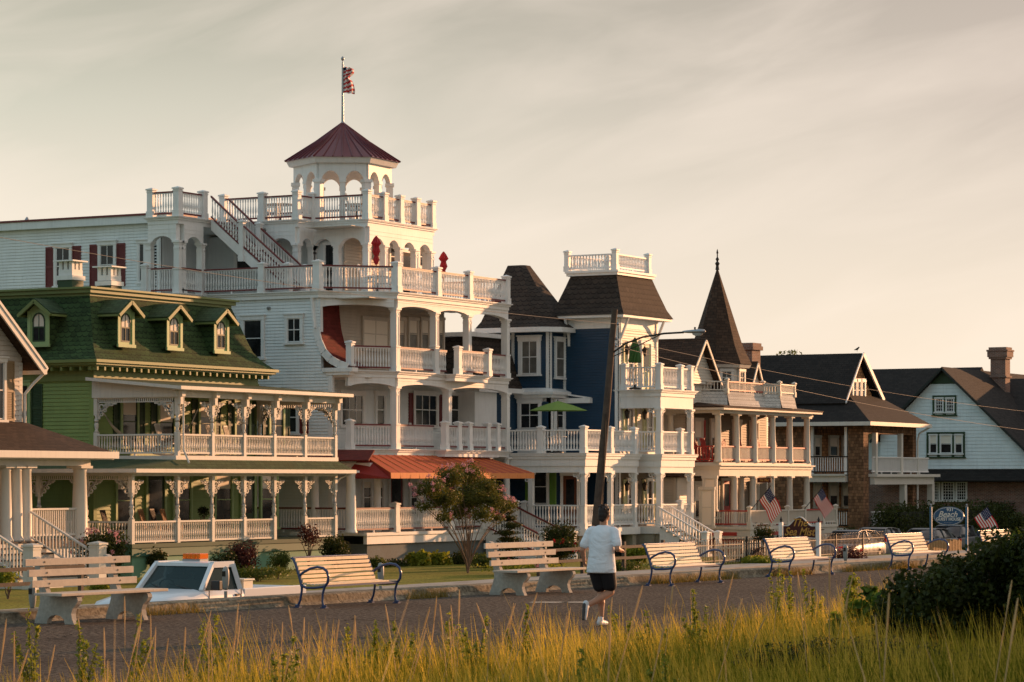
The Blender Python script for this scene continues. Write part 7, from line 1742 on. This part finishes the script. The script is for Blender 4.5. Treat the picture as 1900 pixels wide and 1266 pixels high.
jb(Hh, 'hair', HAIR, .008, sm=1)
K = MB(); cap(K, (-.025,.02,.05), (.06,.02,.055), .045, .045); cap(K, (.06,.02,.05), (.19,.02,.038), .046, .034); cap(K, (.0,.02,.08), (.01,.02,.11), .044, .042); jb(K, 'shoe', SHOE, .009, sm=2)
K = MB(); cap(K, (-.38,.06,.35), (-.40,.06,.27), .045, .046); cap(K, (-.40,.06,.27), (-.42,.06,.13), .046, .034); cap(K, (-.36,.06,.31), (-.34,.06,.31), .044, .042); jb(K, 'shoe', SHOE, .009, sm=2)
K = MB(); cap(K, (-.433,.06,.34), (-.46,.06,.12), .018, .016); K.v = [(a, (b-.06)*1.6+.06, c) for a, b, c in K.v]; jb(K, 'sole', SOLE, .009, sm=1)
# ================================================================ foliage
def leaves(name, parent, blobs, n, size, mat, seed=1, shell=.55, asp=.55, droop=0, kind=None, up=.0):
    """n leaf quads through the volume of ellipsoid blobs (x, y, z, rx, ry, rz, weight)"""
    rg = np.random.default_rng(seed); W = np.array([b[6] if len(b) > 6 else b[3]*b[4]*b[5] for b in blobs], float); W /= W.sum()
    idx = rg.choice(len(blobs), n, p=W); Bc = np.array([b[:6] for b in blobs], float)[idx]
    d = rg.normal(size=(n, 3)); d /= np.linalg.norm(d, axis=1)[:, None]
    # lumpy outline: radius varies with direction through a few random lobes
    lob = rg.normal(size=(7, 3)); lob /= np.linalg.norm(lob, axis=1)[:, None]
    lump = 1 + .16*np.sin(3.1*(d @ lob.T) * 2.2 + idx[:, None]).sum(1)/2.2
    r = rg.random(n)**shell * lump
    P_ = Bc[:, :3] + d * r[:, None] * Bc[:, 3:6]
    nr = rg.normal(size=(n, 3)) + d*.9 + np.array([0, 0, .3 + up]); nr /= np.linalg.norm(nr, axis=1)[:, None]
    t = np.cross(nr, rg.normal(size=(n, 3))); t /= np.linalg.norm(t, axis=1)[:, None]; b = np.cross(nr, t)
    s = size * rg.uniform(.6, 1.35, n)[:, None]
    bend = nr * s * .18
    V = np.stack([P_ - t*s*.5, P_ - b*s*asp*.5 + bend*.5, P_ + t*s*.5 - bend, P_ + b*s*asp*.5 + bend*.5], 1).reshape(-1, 3)
    return rawmesh(name, V, np.arange(4*n).reshape(-1, 4), mat, parent, kind)
def rawmesh(name, V, Fq, mat, parent=None, kind=None):
    off = np.array(OFF.get(parent, Vector((0,0,0)))) if parent else np.zeros(3)
    me = bpy.data.meshes.new(name); me.vertices.add(len(V)); me.vertices.foreach_set('co', (V-off).astype('f4').ravel())
    k = Fq.shape[1]; me.loops.add(Fq.size); me.loops.foreach_set('vertex_index', Fq.ravel().astype('i4')); me.polygons.add(len(Fq)); me.polygons.foreach_set('loop_start', np.arange(0, Fq.size, k, dtype='i4')); me.polygons.foreach_set('loop_total', np.full(len(Fq), k, 'i4'))
    me.materials.append(mat); me.update(calc_edges=True); me.validate()
    o = bpy.data.objects.new(name, me); COL.objects.link(o)
    if parent: o.parent = parent
    if kind: o['kind'] = kind
    return o
LEAFD = leafmat('leaf_dark', (.016,.028,.007), (.080,.092,.016), .35); LEAFM = leafmat('leaf_mid', (.045,.075,.012), (.16,.18,.03), .4); LEAFY = leafmat('leaf_yellow', (.14,.19,.02), (.36,.35,.04), .5)
LEAFB = leafmat('leaf_burgundy', (.05,.012,.012), (.10,.03,.02), .3); PINKF = leafmat('blossom_pink', (.50,.22,.28), (.72,.42,.42), .4); REDF = leafmat('rose_red', (.40,.012,.015), (.60,.03,.03), .3)
BARK = paint('bark', (.20,.13,.085), .85, .3, 8, .6)
def twigs(parent, x, y, z0, tips, r, mat=BARK, name='stem', wob=.05, seed=1, group_mesh=True):
    rr = random.Random(seed); M = MB()
    for (a, b, c) in tips:
        pts = []; n = 7
        for i in range(n+1): t = i/n; pts.append((x+(a-x)*t**1.8+rr.uniform(-wob,wob)*t, y+(b-y)*t**1.8+rr.uniform(-wob,wob)*t, z0+(c-z0)*t))
        M.tube(pts, [r*(1-.75*i/n) for i in range(n+1)], 6)
    return M.build(name, mat, parent)
def bush(label, cat, px, v, pt, w, h, mat, n=1800, size=.09, grp=None, flower=None, nf=60, fs=.12, name='shrub', seed=1, depth=None):
    x = pv(px, v); D = CA*x+SA*v; g = GZ+.08; top = zz(pt, x, v); h = top-g if h is None else h; cz = top-h/2
    T = thing(name, label, cat, (x, v, g), grp); rr = random.Random(seed); bl = [(x, v, cz, w*.45, (depth or w)*.45, h*.42)]
    for k in range(5): a = rr.uniform(0, 6.28); bl.append((x+w*.26*math.cos(a), v+w*.26*math.sin(a), cz+h*rr.uniform(-.12,.22), w*.26, w*.26, h*.28))
    leaves('foliage', T, bl, int(n*1.5), size*1.3, mat, seed)
    twigs(T, x, v, g-.1, [(x+rr.uniform(-.25,.25)*w, v+rr.uniform(-.25,.25)*w, cz+rr.uniform(-.1,.25)*h) for _ in range(6)], .02+.01*h, name='stem', seed=seed)
    if flower:
        fb = []
        for k in range(nf//6): a = rr.uniform(0, 6.28); e = rr.uniform(-.1,1.2); fb.append((x+w*.5*math.cos(a)*math.cos(e), v+w*.5*math.sin(a)*math.cos(e), cz+h*.46*math.sin(e), fs, fs, fs, 1))
        leaves('blossom', T, fb, nf*3, .06, flower, seed+3, .8, .9)
    return T
# crape myrtle
x, y = at(868, 100.0); T = thing('crape_myrtle', 'many-stemmed crape myrtle with pink blossoms in front of the orange awning', 'tree', (x, y, GZ))
def pt(px, py, dy=0): xx = pv(px, y+dy); return (xx, y+dy, zz(py, xx, y+dy))
rr = random.Random(11); tips = []; bl = []
for px, py, w_, h_ in ((800,905,.55,.38),(835,885,.6,.42),(868,880,.65,.45),(900,905,.62,.42),(825,925,.65,.42),(870,925,.8,.45),(912,930,.62,.4),(938,938,.45,.26),(788,940,.38,.2),(850,952,.6,.3),(895,955,.5,.3),(825,960,.4,.22),(922,962,.35,.2),(950,935,.3,.16),(778,915,.25,.13)):
    q = pt(px, py, rr.uniform(-.8, .8)); bl.append((*q, w_, w_, h_))
tr_t = [(q[0]+rr.uniform(-.2,.2), q[1]+rr.uniform(-.2,.2), q[2]-.1) for q in [b[:3] for b in bl]] + [(b[0]*.5+x*.5+rr.uniform(-.2,.2), b[1]*.5+y*.5, b[2]-.2) for b in bl[:6]]
twigs(T, x, y, GZ, tr_t, .03, name='trunk', wob=.06, seed=4)
leaves('crown', T, bl, 17000, .085, leafmat('myrtle_leaf', (.045,.060,.010), (.18,.17,.03), .4), 5, .7)
fb = []
for k in range(56): b = rr.choice(bl); a = rr.uniform(0, 6.28); e = rr.uniform(-.3, 1.4); fb.append((b[0]+b[3]*math.cos(a)*math.cos(e), b[1]+b[4]*math.sin(a)*math.cos(e), b[2]+b[5]*1.05*math.sin(e), .10, .10, .12, 1))
for px, py in ((760,900),(768,906),(835,868),(860,864),(868,872),(770,918),(945,925),(935,908)): q = pt(px, py); fb.append((*q, .13, .13, .11, 1.5))
leaves('blossom', T, fb, 2300, .05, PINKF, 9, .8, .9)
bush('tall shrub with pink blossom clusters left of the green porch foundation', 'flowering shrub', 186, 54.6, 975, 1.8, None, LEAFD, 3800, .08, flower=PINKF, nf=110, fs=.11, seed=2)
bush('burgundy rounded shrub in front of the mint foundation, left of the clipped green one', 'shrub', 452, 54.5, 998, 1.25, 1.4, LEAFB, 2400, .06, seed=3)
bush('dark green low shrub behind the pickup cab, left of the burgundy one', 'shrub', 413, 54.6, 1018, 1.1, 1.0, LEAFD, 1500, .06, seed=4)
bush('small sunlit round shrub right of the burgundy one', 'shrub', 516, 52.5, 1019, .85, .95, LEAFM, 1700, .05, seed=5)
bush('low spreading plants at the foot of the mint foundation', 'shrub', 480, 52.0, 1048, 2.4, .55, LEAFM, 1500, .06, seed=6)
bush('climbing vine against the mint foundation beside the pickup', 'vine', 292, 57.2, 1013, .75, .95, LEAFD, 900, .09, seed=7)
bush('twiggy burgundy shrub against the porch rail right of the corner post', 'shrub', 573, 56.4, 966, 1.0, 1.1, LEAFB, 500, .07, seed=8)
bush('dark evergreen shrub below the awning porch, left end', 'shrub', 622, 56.3, 989, 1.2, 1.3, LEAFD, 2200, .07, seed=9)
bush('left ornamental grass clump against the grey foundation', 'ornamental grass', 774, 56.2, 1020, 1.0, .95, LEAFY, 1200, .16, seed=10)
bush('right ornamental grass clump against the grey foundation', 'ornamental grass', 815, 56.0, 1022, 1.0, .95, LEAFY, 1200, .16, seed=11)
bush('low mixed shrubs right of the crape myrtle trunk', 'shrub', 915, 52.5, 1022, 1.9, .9, LEAFM, 1800, .07, seed=12, flower=REDF, nf=24)
bush('rounded dark shrub between the red handrail and the blue house porch', 'shrub', 1040, 53.2, 962, 1.55, 1.7, LEAFD, 3400, .07, seed=13)
bush('red-flowered rose bush just left of the jogger', 'rose bush', 1042, 50.2, 996, 1.3, 1.05, LEAFD, 2000, .07, flower=REDF, nf=90, fs=.07, seed=14, name='rose_bush')
bush('golden grass clump right of the jogger', 'ornamental grass', 1177, 47.6, 1013, .95, .8, LEAFY, 1700, .14, seed=15)
bush('dense low green shrubs beyond the jogger', 'shrub', 1150, 46.9, 1034, 2.4, .65, LEAFM, 2400, .06, seed=16)
bush('low green shrub at the left foot of the grey foundation', 'shrub', 700, 56.5, 1030, 1.1, .8, LEAFM, 1800, .06, seed=81)
bush('dark low shrub beside it against the grey foundation', 'shrub', 735, 56.4, 1035, 1.0, .7, LEAFD, 1700, .06, seed=82)
bush('dark shrub behind the crape myrtle trunk', 'shrub', 862, 55.6, 1018, 1.5, 1.0, LEAFD, 2400, .06, seed=83)
bush('low flowering bed behind the second concrete bench', 'flower bed', 965, 47.6, 1040, 3.4, .45, LEAFY, 1800, .06, flower=PINKF, nf=40, seed=17)
bush('yellow-green flower patch beside the white newel post at left', 'flower bed', 195, 50.5, 1072, 1.0, .55, LEAFY, 900, .06, seed=18)
bush('yellow-green clump at the left edge on the lawn', 'shrub', 15, 50.3, 1052, .8, .6, LEAFY, 500, .07, seed=28)
bush('dark shrub against the red lattice, left of the maroon sign', 'shrub', 1418, 52.3, 970, 1.1, 1.7, LEAFD, 2200, .07, seed=19)
bush('brownish shrub behind the iron fence, left of the maroon sign', 'shrub', 1385, 47.9, 1012, 1.5, .95, LEAFB, 1500, .06, seed=20)
bush('dry golden grasses behind the second cream bench', 'ornamental grass', 1408, 45.8, 1030, 1.6, .5, LEAFY, 1200, .10, seed=21)
bush('leggy rose shrub in front of the silver hatchback', 'rose bush', 1575, 45.2, 1012, 1.7, .9, LEAFB, 1300, .06, flower=REDF, nf=20, seed=22, name='rose_bush')
bush('dark shrub by the shingle house steps', 'shrub', 1568, 52.2, 972, 1.5, 1.3, LEAFD, 1500, .08, seed=23)
bush('potted bushy plant hanging inside the lower green porch', 'plant', 378, 59.8, 938, .5, .5, LEAFD, 300, .06, seed=24, name='potted_plant')
# small conifer
x, y = at(945, 104); T = thing('dwarf_conifer', 'small dark cloud-pruned conifer between the red handrails of the white house', 'tree', (x, y, GZ)); bl = []
for k in range(9): z_ = GZ+.4+k*.26; w_ = .58*(1-k/10.5)+.06; a = k*2.2; bl.append((x+.12*math.cos(a), y+.12*math.sin(a), z_, w_, w_, .13, 1-k*.08))
leaves('crown', T, bl, 7000, .075, LEAFD, 31, .6, .5); twigs(T, x, y, GZ, [(x, y, GZ+2.6)], .05, name='trunk', wob=.02)
# clipped hedge
T = thing('hedge', 'long dark clipped hedge in front of the brick ground floor at right', 'hedge', (152, 54.3, GZ)); rg = np.random.default_rng(3)
bl = [(136.9+i*1.25, 54.3+.1*math.sin(i), GZ+1.05+.04*math.sin(i*1.7), 1.0, 1.05, 1.12+.04*math.cos(i*2.3), 1) for i in range(26)]
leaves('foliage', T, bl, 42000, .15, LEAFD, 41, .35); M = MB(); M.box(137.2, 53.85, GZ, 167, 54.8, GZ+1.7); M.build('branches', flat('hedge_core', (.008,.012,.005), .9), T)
bush('round-headed small tree at the right edge before the hedge', 'tree', 1893, 48.0, 945, 1.5, 1.6, LEAFD, 2200, .09, seed=44, name='small_tree')
# tree crown showing over the charcoal roof
x, y = pv(1466, 76), 76; T = thing('tree', 'treetop just showing above the charcoal roof ridge', 'tree', (x, y, GZ)); zt3 = zz(650, x, y)
leaves('crown', T, [(x, y, zt3-1.0, 1.3, 1.3, 1.1), (x-.6, y, zt3-.9, .7, .7, .9), (x+.8, y, zt3-1.3, .8, .8, .8)], 1500, .22, LEAFM, 51); twigs(T, x, y, GZ, [(x, y, zt3-1.2)], .25, name='trunk')
# ================================================================ foreground dune vegetation
def pixel_ok(x, y): return True
GRASS = leafmat('dune_grass_blade', (.24,.23,.012), (.84,.56,.10), .5, .6, .8, .05); GRASSG = leafmat('dune_grass_green', (.03,.060,.006), (.30,.28,.020), .5, .6, .6, .05)
STRAW = leafmat('seed_head_straw', (.60,.42,.20), (.78,.58,.32), .4, .6)
def blades(name, label, n, mat, hmin, hmax, wid, seed, dmin, dmax, vmax=15.45, pmin=-260, pmax=2160, lean=.22, seg=3, dens=None, vmin=-30, cat='grass'):
    rg = np.random.default_rng(seed); D = np.sqrt(rg.uniform(dmin**2, dmax**2, n*2)); px = rg.uniform(pmin, pmax, n*2)
    X = (px-950)/F*D; x = CA*D+SA*X; y = SA*D-CA*X; ok = (y < vmax - .35*rg.random(n*2)) & (y > vmin)
    if dens is not None: ok &= rg.random(n*2) < dens(x, y, px, D)
    x, y, D, px = [a[ok][:n] for a in (x, y, D, px)]; n = len(x)
    z = np.array([dune_z(a, b) for a, b in zip(x, y)])
    cl_ = np.array([noise.noise(Vector((a*.6, b*.6, 7+seed))) + .5*noise.noise(Vector((a*2.1, b*2.1, 3))) for a, b in zip(x, y)])
    h = rg.uniform(hmin, hmax, n) * (1 + .85*cl_) * np.where(x < 34, .84, 1.0); w = wid*rg.uniform(.6, 1.3, n)
    a = rg.uniform(0, 2*np.pi, n); ld = np.stack([np.cos(a), np.sin(a)], 1)*rg.uniform(.3, 1, n)[:, None]*lean + np.array([-.10, .05])
    s = rg.uniform(0, 2*np.pi, n); sd_ = np.stack([np.cos(s), np.sin(s)], 1)
    V = []; 
    for k in range(seg+1):
        t = k/seg; c = np.stack([x, y], 1) + ld*(t**1.8)[...,] * h[:, None] if False else np.stack([x, y], 1) + ld*(t**1.8)*h[:, None]; zz_ = z + h*t*(1-.12*t)
        ww = (w*(1-t**1.6)*.5 + .0006)[:, None]; V.append(np.concatenate([c-sd_*ww, zz_[:, None]], 1)); V.append(np.concatenate([c+sd_*ww, zz_[:, None]], 1))
    V = np.stack(V, 1).reshape(-1, 3); m = 2*(seg+1); base = np.arange(n)*m; Fq = np.concatenate([np.stack([base+2*k, base+2*k+1, base+2*k+3, base+2*k+2], 1) for k in range(seg)])
    o = rawmesh(name, V, Fq, mat, None, 'stuff'); tag(o, label, cat); return o
blades('dune_grass', 'golden beach grass covering the dune in the foreground', 46000, GRASS, .42, .88, .009, 1, 15, 50)
blades('dune_undergrowth', 'short green grass and weeds under the beach grass', 100000, GRASSG, .26, .68, .011, 2, 15, 50, lean=.32)
blades('tall_reeds', 'tall thin blurred dry stalks closest to the camera', 34, STRAW, .85, 1.15, .006, 3, 8.5, 13, lean=.3)
def spikes(name, label, n, seed, dmin, dmax, hmin, hmax, L0, L1, r, pmin=-100, pmax=2000, dens=None):
    rr = random.Random(seed); M = MB(); k = 0
    while k < n:
        D = math.sqrt(rr.uniform(dmin**2, dmax**2)); px = rr.uniform(pmin, pmax); x, y = at(px, D)
        if y > 15.2 or (dens and rr.random() > dens(px, D)): continue
        k += 1; z = dune_z(x, y); h = rr.uniform(hmin, hmax); Ls = rr.uniform(L0, L1); a = rr.uniform(0, 6.28); l = rr.uniform(.02, .30)
        r_ = Vector((SA, -CA, 0)); d = (Vector((0, 0, 1)) + r_*rr.gauss(.12, .16) + Vector((math.cos(a), math.sin(a), 0))*l*.5).normalized(); b = Vector((x, y, z))
        M.tube([b, b+Vector((0,0,h*.5))+d*.01, b+Vector((0,0,h*.5))+d*h*.5], .003, 3, cap=False); s = b+Vector((0,0,h*.5))+d*h*.5
        M.tube([s, s+d*Ls*.15, s+d*Ls*.5, s+d*Ls*.85, s+d*Ls], [.003, r*.8, r, r*.75, .002], 5)
    o = M.build(name, STRAW); tag(o, label, 'grass', kind='stuff')
spikes('seed_heads', 'pale straw seed spikes standing above the beach grass', 70, 21, 18, 28, .60, .95, .18, .32, .007, dens=lambda px, D: 1 if px < 1000 else .35)
spikes('near_seed_heads', 'blurred straw seed plumes close to the camera', 8, 22, 11, 15, .75, 1.0, .14, .24, .005)
# leafy yellow-green weeds (goldenrod-like), each a plant of its own where it stands out
def weed(label, px, py, D, h, seed, mat=LEAFY, name='goldenrod', wid=.055, n=230, leaf=.055, grp='yellow-green weeds in the dune grass'):
    x, y = at(px, D); top = EYE-(py-890)*D/F; z0 = min(dune_z(x, y), top-h) if y < 15.6 else max(0, top-h); rr = random.Random(seed); T = thing(name, label, 'weed', (x, y, z0), grp)
    hh = top-z0; tips = [(x+rr.uniform(-.1,.1), y+rr.uniform(-.1,.1), top)] + [(x+rr.uniform(-.22,.22), y+rr.uniform(-.2,.2), top-hh*rr.uniform(.1,.35)) for _ in range(3)]
    bl = []
    for a, b, c in tips:
        for k in range(9): t = .35+.65*k/8; bl.append((x+(a-x)*t, y+(b-y)*t, z0+(c-z0)*t, wid*(1.5-t), wid*(1.5-t), .055, 1))
    leaves('foliage', T, bl, n, leaf, mat, seed, .8, .35, up=.4); twigs(T, x, y, z0, tips, .008, mat=LEAFM, wob=.01, seed=seed)
wl_ = [(60,1165,27,'at the far left under the bench'),(148,1185,24,'left of the second weed'),(235,1172,25,'below the first concrete leg'),(372,1178,25,'below the pickup'),(405,1172,26,'right of the one below the pickup'),(640,1190,26,'below the tan bench seat'),(703,1178,27,'below the tan bench front foot'),(748,1178,27,'right of the tan bench'),(845,1160,28,'left of centre at the path edge'),(885,1168,27,'below the crape myrtle'),(965,1155,29,'left of the jogger'),(1140,1150,30,'right of the jogger feet'),(1210,1158,29,'between jogger and cream bench'),(1290,1120,32,'below the first cream bench'),(1442,1062,37,'tall one below the second cream bench'),(1465,1085,36,'beside the tall one'),(1505,1085,36,'right of the tall pair'),(1300,1150,28,'small one lower down'),(520,1210,22,'near the lower edge, left of centre'),(1080,1230,20,'near the lower edge, centre'),(1240,1235,20,'near the lower edge, right of centre')]
for i, (px, py, D, w_) in enumerate(wl_): weed('yellow-green leafy weed ' + w_, px, py-22, D, .85, i+60, n=420)
LEAFV = leafmat('vine_leaf', (.04,.09,.012), (.13,.19,.02), .45)
def bigshrub(label, name, items, D, n, size, mat, seed, asp=.6):
    c = at(items[0][0], D); T = thing(name, label, 'shrub', (c[0], c[1], 0)); rr = random.Random(seed); bl = []
    for px, py, rw, rh in items: d_ = D+rr.uniform(-.7, .7); x, y = at(px, d_); bl.append((x, y, EYE-(py-890)*d_/F, rw*D/F, rw*D/F*.9, rh*D/F))
    leaves('foliage', T, bl, n, size, mat, seed, .62, asp); g = dune_z(c[0], c[1]); twigs(T, c[0], c[1], g-.1, [(b[0], b[1], b[2]) for b in bl], .03, name='branch', wob=.12, seed=seed)
    return T
bigshrub('large dark bushy shrub filling the right edge of the dune', 'dune_shrub', [(px_, py_-(24 if px_ > 1780 else 6), a_*1.12, b_*1.1) for px_, py_, a_, b_ in [(1790,1150,90,80),(1860,1110,80,90),(1740,1130,70,70),(1700,1180,70,60),(1900,1180,100,90),(1820,1200,110,60),(1760,1075,40,38),(1880,1070,45,55),(1830,1060,35,30),(1675,1105,35,40),(1930,1090,70,90),(1650,1150,40,45)]], 27, 52000, .055, LEAFD, 71)
bigshrub('upright sunlit branch of leaves at the right edge, above the dark shrub', 'dune_shrub', [(1885,1010,14,32),(1893,1040,18,28),(1878,1050,16,18)], 27, 700, .05, LEAFY, 72)
bigshrub('broad-leaved vine at the left foot of the dark shrub', 'vine', [(1640,1120,26,22),(1612,1100,18,18),(1655,1150,30,22),(1600,1135,22,22),(1700,1195,40,24),(1560,1160,30,18)], 30, 900, .11, LEAFV, 73, .85)
bigshrub('spindly leafy bush standing left of the vine', 'dune_shrub', [(1583,1080,14,16),(1578,1105,17,18),(1586,1130,22,18),(1572,1150,24,18)], 33, 1300, .05, LEAFY, 74)
bigshrub('low dark green thicket across the shaded lower right', 'dune_shrub', [(1500,1215,90,30),(1620,1215,90,34),(1740,1235,100,36),(1850,1245,90,40),(1400,1225,70,22)], 24, 9000, .05, LEAFD, 75, .3)
for i, (D_, X_, w_) in enumerate(((14, 4.3, 'nearest the camera'), (18, 4.9, 'second from the camera'), (22, 5.6, 'third from the camera'), (26, 6.3, 'fourth from the camera'), (30, 7.1, 'farthest of the row'))):  # unseen shrubs placed for the shade they cast on the lower right
    q_ = F/D_; px_ = 950+X_*q_; zc_ = 890+(EYE-1.25)*q_
    bigshrub('unseen dense dune shrub placed to shade the grass from beyond the right edge, '+w_, 'dune_shrub', [(px_, zc_-.2*q_, 1.35*q_, 1.0*q_), (px_+.9*q_, zc_-.3*q_, 1.2*q_, 1.1*q_), (px_+.3*q_, zc_+.5*q_, 1.5*q_, .7*q_)], D_, 9000, .13, LEAFD, 76+i)
# dry tufts at the foot of the kerb wall
rg_ = np.random.default_rng(8); n = 5200; xs_ = rg_.uniform(30, 78, n*4); den = np.array([noise.noise(Vector((a*.55, 1, 2))) for a in xs_]) + np.where(xs_ > 52, .12, -.12); xs_ = xs_[den > .08][:n]; n = len(xs_)
ys_ = np.array([wl(a) for a in xs_]) - np.abs(rg_.normal(0, .10, n)) + .03; h = rg_.uniform(.04, .20, n); a = rg_.uniform(0, 6.28, n); ax_, ay_ = np.cos(a), np.sin(a); w_ = .006
V = np.stack([np.stack([xs_-ay_*w_, ys_+ax_*w_, np.zeros(n)], 1), np.stack([xs_+ay_*w_, ys_-ax_*w_, np.zeros(n)], 1), np.stack([xs_+ax_*h*.6+ay_*.002, ys_+ay_*h*.6, h], 1), np.stack([xs_+ax_*h*.6-ay_*.002, ys_+ay_*h*.6, h], 1)], 1).reshape(-1, 3)
tag(rawmesh('kerb_weeds', V, np.arange(4*n).reshape(-1, 4), leafmat('kerb_weed', (.14,.13,.02), (.42,.25,.06), .4), None, 'stuff'), 'dry yellow grass growing along the foot of the kerb wall', 'grass')
